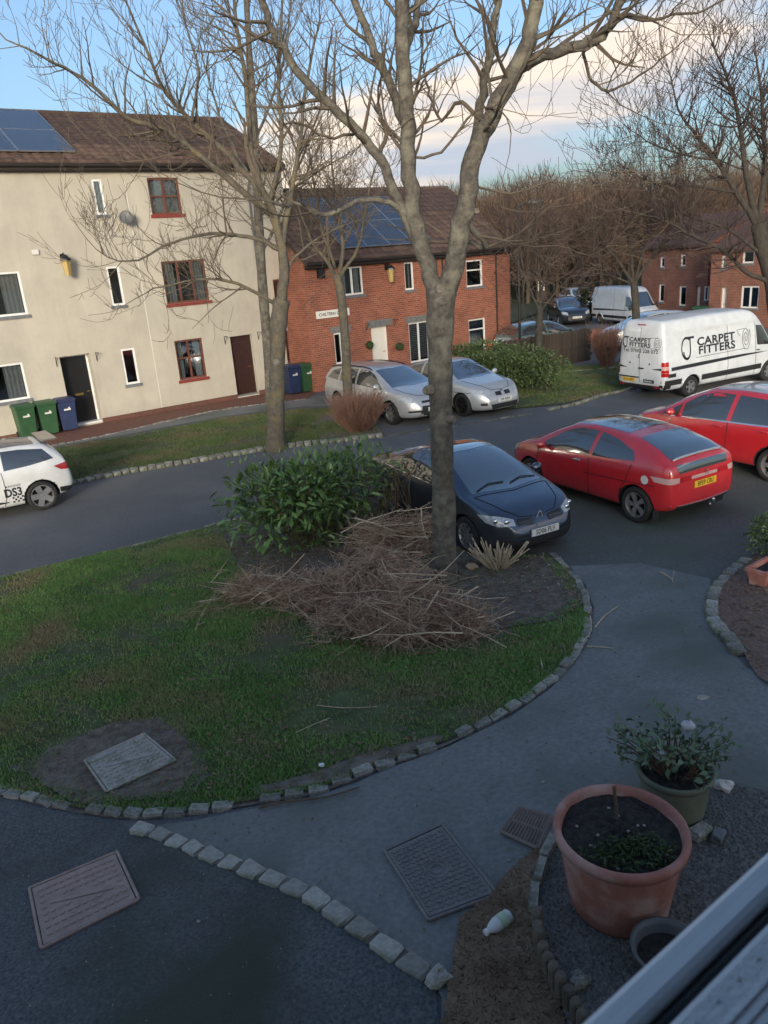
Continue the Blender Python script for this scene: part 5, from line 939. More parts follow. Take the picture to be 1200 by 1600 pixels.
# straight tree behind it
b2 = gp(424, 648); Y2 = b2.y
tp = [b2-Vector((0, 0, .1))]+limb_px([(420, 560), (412, 470), (406, 380), (401, 280), (396, 180), (390, 90), (384, -20)], Y2)
LB = [(limb_px([(408, 400), (440, 330), (470, 250), (500, 170), (520, 100)], Y2), .05, .016, 18), (limb_px([(402, 300), (360, 220), (330, 140), (310, 60)], Y2), .05, .016, 18), (limb_px([(398, 220), (430, 140), (450, 50), (455, -30)], Y2), .045, .014, 16), (limb_px([(390, 100), (365, 40), (350, -30)], Y2), .04, .014, 12), (limb_px([(386, 20), (400, -60)], Y2), .05, .02, 10), (limb_px([(404, 340), (450, 300), (510, 260), (560, 230)], Y2), .04, .012, 16)]
tree('straight_tree', 'tall straight grey tree rising close against the white house wall', b2, tp, [.20, .16, .15, .14, .13, .11, .09, .07], LB, 13, m_bark, m_twig, dense=.9, lvl=2, Ls=1.3, kids=(2, 3, 3), up_=.5, minr=.006)
# slender tree by the silver estate
b3 = gp(546, 650, .03); Y3 = b3.y
tp = [b3-Vector((0, 0, .1))]+limb_px([(543, 600), (540, 540), (536, 490), (532, 455), (526, 428)], Y3)
LB = [(limb_px([(528, 440), (508, 405), (485, 375), (470, 330), (455, 290)], Y3), .07, .015, 18), (limb_px([(528, 440), (535, 390), (530, 330), (520, 270), (515, 200)], Y3, .5), .07, .015, 20), (limb_px([(530, 435), (560, 385), (570, 330), (580, 280), (600, 220)], Y3), .055, .012, 18), (limb_px([(524, 420), (500, 350), (490, 280), (480, 220)], Y3, -.5), .05, .012, 16)]
tree('slender_tree', 'slender bare tree leaning in front of the red brick house', b3, tp, [.17, .145, .135, .13, .13, .12], LB, 14, m_bark2, m_twig, dense=1.3, lvl=2, Ls=1.1, kids=(2, 3, 3), up_=.4, minr=.006)
# tree growing out of the low hedge
b4 = gp(842, 590); Y4 = b4.y
tp = [b4-Vector((0, 0, .1))]+limb_px([(842, 545), (843, 505), (844, 480)], Y4)
LB = [(limb_px([(844, 485), (850, 440), (860, 400), (875, 350)], Y4), .05, .012, 22), (limb_px([(843, 485), (825, 445), (808, 410), (800, 370)], Y4), .05, .012, 22), (limb_px([(844, 483), (843, 430), (838, 380), (840, 330)], Y4, .5), .05, .012, 24), (limb_px([(844, 485), (870, 455), (895, 430)], Y4), .03, .01, 14)]
tree('hedge_tree', 'small twiggy bare tree growing out of the low hedge', b4, tp, [.14, .125, .115, .12], LB, 15, m_bark3, m_twig2, lvl=2, Ls=1.2, kids=(3, 3, 3), up_=.3, minr=.007)
# tree behind the lettered van
b5 = gp(994, 548); Y5 = b5.y
tp = [b5-Vector((0, 0, .1))]+limb_px([(994, 500), (992, 460), (990, 440)], Y5)
LB = [(limb_px([(990, 445), (960, 400), (930, 370), (900, 350)], Y5), .08, .015, 26), (limb_px([(990, 440), (985, 390), (975, 340), (970, 310)], Y5, .6), .08, .015, 26), (limb_px([(991, 442), (1020, 400), (1050, 370), (1085, 350)], Y5), .08, .015, 26), (limb_px([(991, 440), (1005, 390), (1020, 345), (1030, 315)], Y5, -.6), .07, .015, 26), (limb_px([(990, 445), (950, 430), (910, 425)], Y5), .05, .012, 18)]
tree('round_tree', 'round headed bare tree between the two white vans', b5, tp, [.19, .16, .15, .15], LB, 16, m_bark3, m_twig2, lvl=2, Ls=1.5, kids=(3, 3, 3), up_=.25, minr=.009)
# great tree at the right
b6 = gp(1216, 540); Y6 = b6.y
tp = [b6-Vector((0, 0, .1))]+limb_px([(1212, 480), (1204, 430), (1192, 390), (1184, 350)], Y6)
LB = [(limb_px([(1205, 440), (1165, 425), (1130, 390), (1095, 375), (1040, 345), (980, 330)], Y6, -1.5), .10, .018, 26), (limb_px([(1186, 355), (1150, 300), (1120, 250), (1090, 215), (1060, 170), (1045, 110)], Y6, .5), .12, .02, 30), (limb_px([(1184, 350), (1165, 270), (1155, 190), (1135, 120), (1110, 60)], Y6), .13, .02, 30), (limb_px([(1186, 350), (1195, 260), (1190, 160), (1180, 70)], Y6, .8), .13, .02, 28), (limb_px([(1190, 360), (1240, 280), (1260, 180), (1270, 90)], Y6), .12, .02, 20), (limb_px([(1120, 250), (1060, 240), (1010, 220), (970, 190)], Y6), .05, .012, 20), (limb_px([(1150, 300), (1080, 290), (1020, 285), (960, 250)], Y6, -.8), .06, .012, 24), (limb_px([(1195, 400), (1130, 355), (1080, 340), (1030, 300)], Y6, -1.2), .07, .014, 22)]
tree('street_tree', 'great spreading bare tree rising behind the lettered van', b6, tp, [.34, .30, .28, .27, .26], LB, 17, m_bark3, m_twig2, dense=1.5, lvl=2, Ls=1.6, kids=(3, 3, 3), up_=.32, minr=.008)

# ------------------------------------------------------------------ leaves, grass, litter
m_laurel = mat('laurel_leaf', (.085, .165, .04), .32, (.18, .29, .08), 3, rnd=.7, spec=.6); m_laurel2 = mat('laurel_young', (.19, .28, .09), .4, (.13, .22, .06), 4, rnd=.5)
m_stem = mat('stem', (.10, .065, .04), .9, (.16, .11, .07), 12)
def leaf_mesh(m, ln=.12, wd=.042):
    mb = MB(); vs = [(0, 0, 0), (ln*.3, wd*.45, .008), (ln*.3, 0, -.004), (ln*.3, -wd*.45, .008), (ln*.7, wd*.42, .002), (ln*.7, 0, -.010), (ln*.7, -wd*.42, .002), (ln, 0, -.022)]
    mb.add(vs, [(0, 2, 1), (0, 3, 2), (1, 2, 5, 4), (2, 3, 6, 5), (4, 5, 7), (5, 6, 7)]); return mb.mesh('leaf', m, smooth=True)
def leaf_scatter(parent, me, spots, own=300, name='leaf', mname='foliage'):
    """spots: (point, direction, size); the first OWN are leaves of their own, the rest one mass"""
    cl = chain_loc(parent); V0 = np.array([v.co[:] for v in me.vertices]); F0 = [tuple(p.vertices) for p in me.polygons]; rest = MB(); rg = random.Random(3)
    for i, (p, d, sz) in enumerate(spots):
        q = d.to_track_quat('X', 'Z') @ Matrix.Rotation(rg.uniform(-.7, .7), 3, 'X').to_quaternion()
        if i < own: o = link(name, me, parent, p-cl); o.rotation_mode = 'QUATERNION'; o.rotation_quaternion = q; o.scale = (sz,)*3
        else:
            Mx = np.array(q.to_matrix())*sz; rest.add((V0 @ Mx.T)+np.array(p), F0)
    if rest.v: stuff(rest.build(mname, list(me.materials), parent))
def bush(name, label, cat, ctr, rad, n, me, seed, stems=14, own=300, top=1.0, size=(.8, 1.3), clumps=9, bottom=-.6):
    rg = random.Random(seed); ctr = Vector(ctr); t = thing(name, label, cat, (ctr.x, ctr.y, float(hgt(ctr.x, ctr.y)))); cl = [(Vector((rg.uniform(-1, 1)*rad[0]*.72, rg.uniform(-1, 1)*rad[1]*.72, rg.uniform(-.35, .55)*rad[2]*top)), rg.uniform(.34, .55)) for _ in range(clumps)]; sp = []
    ca, sa = math.cos(AZ), math.sin(AZ)
    def rotz(v): return Vector((v.x*sa-v.y*ca, v.x*ca+v.y*sa, v.z))
    for i in range(n):
        c, k = rg.choice(cl); v = jig(rg, 1).normalized(); u = Vector((v.x*rad[0]*k, v.y*rad[1]*k, v.z*rad[2]*k*1.1))*rg.uniform(.75, 1.05)+c
        if u.z < bottom*rad[2]: u.z = bottom*rad[2]*rg.random()
        d = (v*.8+jig(rg, .45)+Vector((0, 0, .25))).normalized(); sp.append((ctr+rotz(u), rotz(d), rg.uniform(*size)))
    sp.sort(key=lambda s_: (s_[0]-Vector((0, 0, HC))).length)
    sm_ = MB()
    for i in range(stems):
        c, k = rg.choice(cl); b = t.location+rotz(Vector((c.x*.5, c.y*.5, 0))); e = ctr+rotz(c*1.15)+Vector((0, 0, rad[2]*.3)); sm_.tube([b, b.lerp(e, .5)+jig(rg, .06), e], [.016, .011, .005], 5, cap=False)
    sm_.build('stems', m_stem, t); leaf_scatter(t, me, sp, own); return t, cl, rotz
# laurel by the navy car (centre from the ground it stands on)
lb_g = gp(500, 856); lme = leaf_mesh(m_laurel, .165, .062)
lt_, lcl, rz_ = bush('laurel_bush', 'glossy green laurel bush beside the navy convertible', 'bush', lb_g+Vector((.05, .55, .66)), (1.62, .95, .88), 3400, lme, 21, 30, clumps=22, bottom=-.75, size=(.5, 1.3))
rg = random.Random(8); sp = []
for i in range(260): p = at_depth(rg.uniform(355, 610), rg.uniform(688, 750), lb_g.y+rg.uniform(.2, 1.0)); sp.append((p, (jig(rg, .5)+Vector((0, 0, 1))).normalized(), rg.uniform(.6, 1.0)))
sp = [s_ for s_ in sp if s_[0].z < 1.55]; leaf_scatter(lt_, leaf_mesh(m_laurel2, .12, .035), sp, 0, mname='young_foliage')
mb = MB()
for i in range(150):
    b = lb_g+Vector((rg.uniform(-1.1, 1.6), rg.uniform(.1, .9), .5)); e = b+Vector((rg.gauss(0, .18), rg.gauss(0, .15), rg.uniform(.45, .95))); mb.tube([b, b.lerp(e, .6)+jig(rg, .04), e], [.006, .005, .003], 3, cap=False)
mb.build('twigs', m_stem, lt_)
# low hedge by the silver saloon, in three rounded masses of small leaves
m_hedge = mat('hedge_leaf', (.055, .095, .032), .6, (.11, .15, .055), 3, rnd=.5); hme = leaf_mesh(m_hedge, .085, .042)
hc = (gp(735, 604)+gp(893, 626))/2
bush('low_hedge', 'low dense green hedge between the silver saloon and the grass', 'hedge', hc+Vector((-.6, 1.2, .62)), (1.15, 2.3, .86), 15000, hme, 22, 20, 300, size=(.9, 1.6), clumps=46, bottom=-.78)
# brown twiggy shrub by the silver estate
m_rust = mat('rust_twig', (.27, .145, .10), .9, (.18, .10, .075), 9); m_straw = mat('straw_stem', (.58, .48, .34), .85, (.42, .33, .22), 14); m_dead = mat('dead_twig', (.34, .235, .165), .9, (.48, .37, .27), 7)
def twig_shrub(name, label, base, n, h, spread, seed, m, straight=False, r=(.006, .002), cat='shrub'):
    rg = random.Random(seed); t = thing(name, label, cat, base); mb = MB()
    for i in range(n):
        a = rg.uniform(0, 6.28); s_ = rg.random()**.6*spread; b = base+Vector((math.cos(a)*s_*.35, math.sin(a)*s_*.35, -.02)); L = h*rg.uniform(.55, 1.1); e = b+Vector((math.cos(a)*s_*.8, math.sin(a)*s_*.8, L)); k = b.lerp(e, .55)+jig(rg, .05*h); mb.tube([b, k, e], [r[0], r[0]*.8, r[1]], 4 if straight else 3)
        if not straight:
            for j in range(3): f_ = k.lerp(e, rg.random()); mb.tube([f_, f_+jig(rg, .10*h)+Vector((0, 0, .12*h))], [r[0]*.5, r[1]], 3, cap=False)
    mb.build('stems', m, t); return t
twig_shrub('bare_shrub', 'rounded brown bare shrub at the end of the verge by the silver estate', gp(560, 672, .04), 620, .95, .75, 31, m_rust, r=(.008, .004))
twig_shrub('cut_back_shrub', 'shrub cut back to pale stubby stems in front of the navy convertible', gp(778, 884, .04), 70, .40, .42, 32, m_straw, True, (.013, .009))
twig_shrub('bare_shrub', 'thin brown bare shrub behind the rear of the lettered van', gp(948, 572, .04), 420, 1.3, .5, 33, m_rust, r=(.010, .005))
# heap of cut branches round the trunk
bp_c = gp(560, 962, .04); brush = thing('brush_pile', 'heap of dead reddish cut branches lying round the tree trunk', 'brush pile', bp_c); rg = random.Random(44)
heap = [(gp(x, y, .04), s_, h_*.82) for x, y, s_, h_ in ((530, 945, .75, .58), (600, 925, .75, .68), (640, 965, .7, .64), (460, 945, .5, .36), (560, 990, .7, .50), (690, 985, .65, .42), (400, 935, .5, .3), (630, 1005, .6, .45), (720, 990, .4, .28), (590, 870, .6, .7), (650, 860, .5, .65))]
def heap_tubes(mb, n, Lr, r_a, flat, lift=1.0):
    for i in range(n):
        c, s_, h_ = rg.choice(heap); p = c+Vector((rg.gauss(0, s_*.36), rg.gauss(0, s_*.32), h_*rg.random()**.8*lift)); d = Vector((rg.gauss(-.35, .8), rg.gauss(-.2, .6), rg.gauss(0.02, flat))).normalized(); L = rg.uniform(*Lr); pts = [p-d*L/2]
        for k in range(3): d = (d+jig(rg, .16)).normalized(); pts.append(pts[-1]+d*L/3)
        for q in pts: q.z = max(q.z, float(hgt(q.x, q.y))+.045)
        mb.tube(pts, [r_a, r_a*.85, r_a*.7, r_a*.4], 4 if r_a > .006 else 3, cap=False)
        for k in range(3 if r_a < .006 else 1): f_ = pts[rg.choice((1, 2))]; e_ = f_+(d+jig(rg, .6)).normalized()*L*.3; e_.z = max(e_.z, float(hgt(e_.x, e_.y))+.045); mb.tube([f_, e_], [r_a*.6, r_a*.3], 3, cap=False)
mb = MB(); heap_tubes(mb, 2600, (.22, .7), .0045, .35); stuff(mb.build('twigs', m_dead, brush)); mb = MB(); heap_tubes(mb, 1300, (.2, .6), .0048, .4); stuff(mb.build('red_twigs', m_rust, brush))
for i in range(150): mb = MB(); heap_tubes(mb, 1, (.35, 1.2), rg.uniform(.006, .013), .18, 1.05); mb.build('branch', m_straw, brush)
# fallen branches and sticks lying by themselves
def stick(label, px, r_=.009, m=None, kids=0, seed=0, lift=.045):
    rs_ = random.Random(seed); P = [gp(x, y, lift) for x, y in px]; mb = MB(); P = smooth_line(P, 3); mb.tube(P, [r_*(1-.5*i/len(P)) for i in range(len(P))], 5)
    for k in range(kids): a = P[rs_.randrange(1, len(P))]; d = Vector((rs_.gauss(0, .6), rs_.gauss(0, .6), abs(rs_.gauss(.1, .3)))).normalized(); mb.tube([a, a+d*rs_.uniform(.08, .22)], [r_*.6, r_*.3], 4)
    b = P[0].copy(); off = MB(); off.v, off.f, off.m = mb.v, mb.f, mb.m; me = off.mesh('fallen_stick', m or m_straw, b); o = link('fallen_stick', me, None, b); tag(o, label, 'stick', 'sticks fallen on the ground'); return o
stick('forked pale twig lying on the grass beside the brush heap', [(305, 985), (318, 955), (335, 935), (355, 915)], .010, kids=9, seed=1)
stick('pale twig leaning up at the left end of the brush heap', [(330, 910), (345, 890), (357, 872)], .008, kids=4, seed=2, lift=.07)
stick('long straight pale stick on the path by the kerb curve', [(930, 980), (945, 962), (966, 947)], .012, seed=3, lift=.02)
stick('short stick pointing at the kerb stones on the path', [(918, 1010), (940, 1011), (957, 1013)], .010, seed=4, lift=.02)
stick('long stick lying along the lawn edge on the path', [(404, 1262), (450, 1252), (510, 1245), (560, 1230)], .011, m_stem, seed=5, lift=.03)
stick('thin stick lying in the grass above the white shell', [(462, 1145), (490, 1132), (515, 1122)], .007, m_straw, seed=6); stick('thin straw stick lying flat in the lawn grass', [(495, 1102), (540, 1106), (590, 1104)], .006, m_straw, seed=7)
stick('small twig on the path under the far bed', [(1030, 893), (1045, 900), (1052, 910)], .009, kids=3, seed=8, lift=.02); stick('short stick in the bed beside the kerb curve', [(845, 1030), (848, 1045)], .009, seed=9)
stick('thin curved twig lying on the kerb curve', [(922, 962), (924, 985), (910, 1003)], .007, m_straw, seed=10, lift=.10)

# grass: blades standing in the lawn and the verges
m_grass = mat('grass_blade', (.12, .235, .055), .7, (.195, .325, .09), 1.6, col3=(.29, .255, .13), scale3=.9)
def blades(name, poly, n, hmin, hmax, holes, seed, m, wd=.0055, thin=None):
    rs_ = np.random.RandomState(seed); xs = [p[0] for p in poly]; ys = [p[1] for p in poly]; X = rs_.uniform(min(xs), max(xs), n*4); Y = rs_.uniform(min(ys), max(ys), n*4); k = inside(poly, X, Y)
    for h_ in holes: k &= ~(inside(h_, X, Y) & (rs_.rand(len(X)) < .93))
    pn = np.sin(X*2.1+1.3*np.sin(Y*1.7))+np.sin(Y*2.7+1.1*np.sin(X*2.3)); k &= rs_.rand(len(X)) < np.clip(.62+.34*pn+.35*np.sin(X*5.3+2*np.sin(Y*4.1))*np.sin(Y*6.1+np.sin(X*3.7)), .05, 1)
    X, Y = X[k][:n], Y[k][:n]; n = len(X); Z = hgt(X, Y)+.028; A = rs_.uniform(0, 6.28, n); Hh = rs_.uniform(hmin, hmax, n); w2 = wd*(.7+.6*rs_.rand(n)); lean = rs_.uniform(.1, .9, n)*Hh; B = rs_.uniform(0, 6.28, n)
    V = np.zeros((n, 5, 3)); cx, sx = np.cos(A)*w2, np.sin(A)*w2; mxx, mxy = np.cos(B)*lean, np.sin(B)*lean
    V[:, 0] = np.stack([X-cx, Y-sx, Z], 1); V[:, 1] = np.stack([X+cx, Y+sx, Z], 1); V[:, 2] = np.stack([X+cx*.8+mxx*.4, Y+sx*.8+mxy*.4, Z+Hh*.6], 1); V[:, 3] = np.stack([X-cx*.8+mxx*.4, Y-sx*.8+mxy*.4, Z+Hh*.6], 1); V[:, 4] = np.stack([X+mxx, Y+mxy, Z+Hh], 1)
    b = np.arange(n)[:, None]*5; F_ = np.concatenate([b+np.array([[0, 1, 2]]), b+np.array([[0, 2, 3]]), b+np.array([[3, 2, 4]])]); o = link(name, tri_mesh(name, V.reshape(-1, 3), F_, m)); return stuff(o)
vis = [(-4.6, 5), (-9, 11), (-8, 16), (6, 16), (6, 5)]
g1 = blades('grass', LAWN, 210000, .018, .045, [shrink(BED, .93), shrink(BARE, .84), shrink(BARE2, .9)], 1, m_grass); tag(g1, 'short green grass growing on the lawn island', 'grass')
m_grassv = mat('verge_grass_dimmed', (.075, .115, .035), .8, (.12, .155, .055), 1.3, col3=(.16, .14, .075), scale3=.8)  # browner than the lawn, and darkened to offset the sunlight falling there
g2 = blades('grass', VPOLY, 60000, .025, .06, [], 2, m_grassv, .010); tag(g2, 'short green grass growing on the verge before the white house', 'grass')
g3 = blades('grass', VPOLY2, 40000, .025, .06, [], 3, m_grassv, .010); tag(g3, 'short grass growing round the low hedge', 'grass')
# leaf litter and chips
m_leafdead = mat('dead_leaf', (.13, .075, .045), .9, (.24, .17, .11), 2); m_chip = mat('chip', (.28, .25, .21), .9, (.42, .39, .34), 5)
def flakes(name, label, poly, n, s0, s1, m, seed, lift=.05, holes=()):
    rs_ = np.random.RandomState(seed); xs = [p[0] for p in poly]; ys = [p[1] for p in poly]; X = rs_.uniform(min(xs), max(xs), n*5); Y = rs_.uniform(min(ys), max(ys), n*5); k = inside(poly, X, Y); X, Y = X[k][:n], Y[k][:n]; n = len(X); V = np.zeros((n, 4, 3)); A = rs_.uniform(0, 6.28, n); S_ = rs_.uniform(s0, s1, n); Z = hgt(X, Y)+lift
    for i, (u, v) in enumerate(((1, 0), (0, .55), (-1, 0), (0, -.55))): V[:, i, 0] = X+S_*(u*np.cos(A)-v*np.sin(A)); V[:, i, 1] = Y+S_*(u*np.sin(A)+v*np.cos(A)); V[:, i, 2] = Z+rs_.uniform(-.002, .018, n)
    b = np.arange(n)[:, None]*4; o = link(name, tri_mesh(name, V.reshape(-1, 3), np.concatenate([b+np.array([[0, 1, 2]]), b+np.array([[0, 2, 3]])]), m)); stuff(o); return tag(o, label, 'leaf litter')
flakes('leaf_litter', 'brown dead leaves scattered over the planting bed', BED, 2600, .012, .035, m_leafdead, 5); flakes('leaf_litter', 'dead leaves scattered in the lawn grass', LAWN, 4200, .010, .030, m_leafdead, 6, .06); flakes('wood_chips', 'pale chips scattered over the bed round the tree', BED, 260, .010, .028, m_chip, 7, .055)
flakes('needle_litter', 'brown needles and dead stems on the bed under the window', [tuple(p) for p in NEEDLE], 9000, .008, .035, m_leafdead, 8, .026); flakes('leaf_litter', 'dead leaves and grit on the bed beside the neighbouring path', [tuple(p) for p in RBED], 900, .01, .03, m_leafdead, 9, .04); flakes('leaf_litter', 'dead leaves and crumbs of soil on the bare earth by the cover', BARE, 450, .006, .02, m_leafdead, 10, .046); flakes('grit', 'pale grit lying on the rough tarmac driveway', [tuple(p) for p in ROUGH], 700, .002, .007, m_chip, 11, .010)
flakes('leaf_litter', 'scattered dead leaves and bits along the footpath', [tuple(p) for p in PATH], 420, .006, .018, m_leafdead, 12, .014)  # path_litter
# ------------------------------------------------------------------ street furniture, fences, background
def project(p):
    d = np.array(p)-np.array([0, 0, HC]); z = d @ fw; return 600+FPX*(d @ rt)/z, 800-FPX*(d @ up)/z, z
def height_for(base, y):
    lo, hi = 0.0, 12.0
    for _ in range(40):
        m_ = (lo+hi)/2
        if project(base+Vector((0, 0, m_)))[1] > y: lo = m_
        else: hi = m_
    return lo
RS = Matrix.Rotation(math.atan2(DS[1], DS[0]), 3, 'Z'); rzs = math.atan2(DS[1], DS[0])
m_bing = mat('bin_green', (.022, .075, .030), .5, (.030, .09, .038), 4); m_binb = mat('bin_blue', (.018, .030, .085), .5, (.024, .038, .10), 4); m_wood = mat('fence_board', (.030, .022, .018), .9, (.055, .040, .032), 12, .6, 40, rnd=.5)
def bin_(label, loc, m, turn=0.0, group=None):
    t = thing('wheelie_bin', label, 'bin', loc, rzs+turn, group); b = MB(); H_ = 1.0
    def ring(w_, d_, z, oy=0): return [(-w_/2, -d_/2+oy, z), (w_/2, -d_/2+oy, z), (w_/2, d_/2+oy, z), (-w_/2, d_/2+oy, z)]
    vs = ring(.44, .50, .04)+ring(.50, .58, .62)+ring(.54, .66, .93)+ring(.58, .70, .94)+ring(.58, .70, .99); fs = [(3, 2, 1, 0)]
    for k in range(4): fs += [(k*4+i, k*4+(i+1) % 4, k*4+4+(i+1) % 4, k*4+4+i) for i in range(4)]
    b.add(vs, fs); bo = b.build('body', m, t, local=True); md = bo.modifiers.new('bevel', 'BEVEL'); md.width = .02; md.segments = 2
    l = MB(); l.add(ring(.60, .74, .985)+ring(.60, .74, 1.01)+ring(.50, .60, 1.05, .02), [(3, 2, 1, 0)]+[(k*4+i, k*4+(i+1) % 4, k*4+4+(i+1) % 4, k*4+4+i) for k in range(2) for i in range(4)]+[(8, 9, 10, 11)]); lo = l.build('lid', m, t, local=True)
    h_ = MB(); h_.tube([(-.24, .40, .96), (.24, .40, .96)], .018, 6); h_.build('handle', m, t, local=True)
    for sd in (-1, 1): w_ = MB(); w_.tube([(sd*.20, .27, .10), (sd*.27, .27, .10)], .10, 14); w_.build('wheel', m_tyre, t, local=True)
    e_ = MB(); e_.box((0, -.318, .70), (.20, .012, .05)); e_.box((.06, -.32, .74), (.05, .012, .06)); e_.build('emblem', m_pale, t, local=True)
    return t
def gpb(x, y): p = gp(x, y); p.z += .012; return p
bin_('green wheelie bin furthest along the white wall from the black door', gpb(45, 684), m_bing, .05); bin_('green wheelie bin between the other green bin and the blue bin', gpb(79, 678), m_bing, .0); bin_('blue wheelie bin standing next to the black front door', gpb(109, 672), m_binb, -.05)
bin_('blue wheelie bin in the corner beside the brick house', gpb(458, 615), m_binb, .0); bin_('green wheelie bin against the corner of the brick house', gpb(479, 612), m_bing, .05)
bin_('green wheelie bin before the far brick terrace', gp(1093, 512), m_bing, .3)
# lamp column
m_col = mat('lamp_column', (.035, .037, .040), .5, (.05, .052, .055), 6)
lb = gp(813, 578); LH = height_for(lb, 322); t = thing('street_lamp', 'tall dark street lamp column beside the brick house', 'street lamp', lb)
mb = MB(); mb.tube([lb, lb+Vector((0, 0, 1.1))], .085, 10); mb.tube([lb+Vector((0, 0, 1.1)), lb+Vector((0, 0, LH))], [.055, .042], 10); mb.build('column', m_col, t, smooth=True); mb = MB(); mb.tube([lb+Vector((0, 0, LH-.02)), lb+Vector((.2, -.05, LH+.08)), lb+Vector((.45, -.1, LH+.1))], .03, 8); mb.build('arm', m_col, t); mb = MB(); mb.blob(lb+Vector((.62, -.14, LH+.08)), (.30, .14, .09), 1, 12, 8, .02); mb.build('lamp_head', m_grey, t, smooth=True)
# small white notice on a post
sb_ = gp(846, 560); sh = height_for(sb_, 442); t = thing('sign_post', 'small white square notice on a post behind the low hedge', 'sign', sb_); mb = MB(); mb.tube([sb_, sb_+Vector((0, 0, sh+.1))], .03, 8); mb.build('post', m_grey, t)
mb = MB(); mb.box(sb_+Vector((0, -.045, sh-.12)), (.26, .02, .36)); sg = mb.build('sign_plate', m_sign, t); mb = MB(); mb.box(sb_+Vector((0, -.059, sh-.05)), (.14, .004, .10)); mb.box(sb_+Vector((0, -.059, sh-.2)), (.16, .004, .03)); mb.build('sign_mark', m_ink, sg)
# dark board fence
def fence(label, a, b, h_, step=.125):
    t = thing('board_fence', label, 'fence', a); v = (b-a); v.z = 0; L = v.length; v.normalize(); rz = math.atan2(v.y, v.x); n_ = int(L/step); rg = random.Random(int(L*100)); bm_ = MB(); bm_.box((0, 0, h_/2), (step-.012, .02, h_)); me = bm_.mesh('board', m_wood)
    for i in range(n_): link('board', me, t, v*(step*(i+.5)), (0, rg.uniform(-.01, .01), rz), (1, 1, rg.uniform(.97, 1.02)))
    for z in (.25, h_-.2): mb = MB(); mb.box(v*L/2+Vector((0, 0, z))+Vector((-v.y, v.x, 0))*.035, (L, .05, .08), Matrix.Rotation(rz, 3, 'Z')); mb.build('rail', m_wood, t, local=True)
    for i in range(int(L/1.8)+1): mb = MB(); mb.box(v*min(L, 1.8*i)+Vector((-v.y, v.x, 0))*.09+Vector((0, 0, h_*.52)), (.09, .09, h_*1.04), Matrix.Rotation(rz, 3, 'Z')); mb.build('post', m_wood, t, local=True)
    return t
fence('dark brown board fence running behind the low hedge', gp(785, 588), gp(925, 562), 1.28)
wa, wb_ = gp(838, 542), gp(945, 534); v = wb_-wa; t = thing('low_wall', 'low red brick garden wall beyond the dark fence', 'wall', wa); mb = MB(); rz = math.atan2(v.y, v.x); mb.box(wa+v/2+Vector((0, 0, .28)), (v.length, .22, .56), Matrix.Rotation(rz, 3, 'Z')); mb.build('brickwork', brick_mat('brick_wall', (v.x/v.length, v.y/v.length), (.42, .11, .06), (.33, .085, .05)), t); mb = MB(); mb.box(wa+v/2+Vector((0, 0, .59)), (v.length+.06, .28, .06), Matrix.Rotation(rz, 3, 'Z')); mb.build('coping', MATS['plinth_brick'], t)
# brick terrace beyond the vans
def terrace(label, xl, yl, xr, yr, ops_px, dlabel=None, off=0.0, ze=None):
    B, A = at_depth(xl, 400, yl), at_depth(xr, 400, yr); v = A-B; az = math.atan2(v.x, v.y); F = Facade(B, az); F.p += F.n*off; L = math.hypot(v.x, v.y); t = thing('terraced_house', label, 'house', F.p)
    ops, wn, dr = [], [], []
    for x0, y0, x1, y1, kd in ops_px:
        a, z = F.px(x0, y0); b, z2 = F.px(x1, y1); o = [a, b, max(z2, .06), z]; ops.append(o+[.2]); (dr if kd == 'd' else wn).append((o, kd))
    ze = ze or 3.75; bm_ = brick_mat('brick_terrace', (F.d.x, F.d.y), (.26, .10, .066), (.19, .072, .05)); wall_front(F, 0, L, 0, ze, ops, (bm_, MATS['brick_side']), t, H=6.5)
    rm = MB(); F.box(rm, .3, L-.3, .2, ze-.1, -1.2, -1.1); rm.build('dark_interior', m_room, t)
    for o, kd in wn: window(F, t, *o, m_white, m_lintel, (.5,) if kd == 'w2' else (), (), rec=.04, fr=.07)
    for o, kd in dr: door(F, t, o[0], o[1], .05, o[3], .10, m_white, m_doorwhite, 'plain')
    gable_roof(F, t, 0, L, ze, 3.2, 1.5, MATS['roof_tile_red'], tiles=False); return t
mat('roof_tile_red', (.12, .06, .046), .9, (.08, .045, .036), 2.5, .6, 20)
terrace('red brick terraced house with white casement windows behind the lettered van', 1112, 39.5, 1300, 34.0, [(1159, 447, 1184, 482, 'w2'), (1161, 392, 1178, 411, 'w1'), (1127, 449, 1133, 500, 'd'), (1215, 445, 1240, 480, 'w2'), (1128, 400, 1133, 420, 'w1')])
terrace('red brick terraced house set back next to the round headed bare tree', 1004, 47, 1108, 41.5, [(1062, 447, 1071, 478, 'w1'), (1030, 444, 1037, 472, 'w1'), (1100, 447, 1105, 470, 'w1'), (1088, 447, 1092, 490, 'd'), (1064, 398, 1071, 416, 'w1'), (1032, 402, 1038, 418, 'w1')], ze=4.0)
fence('weathered board fence in front of the brick terrace', gp(1150, 508), gp(1290, 500), 1.1)
mb = None
# bush at the bend of the far road
m_dkleaf = mat('dark_leaf', (.022, .032, .012), .8, (.05, .06, .022), 2, rnd=.4); dme = leaf_mesh(m_dkleaf, .22, .12)
bush('round_bush', 'dark rounded bush beside the plain white van', 'bush', at_depth(914, 486, 46)+Vector((0, 0, .2)), (.5, .5, 1.1), 700, dme, 51, 8, 60, clumps=12); bush('round_bush', 'low dark evergreen clump behind the plain white van', 'bush', at_depth(990, 478, 52), (3.0, 1.2, 1.2), 1500, dme, 52, 8, 60, clumps=16)
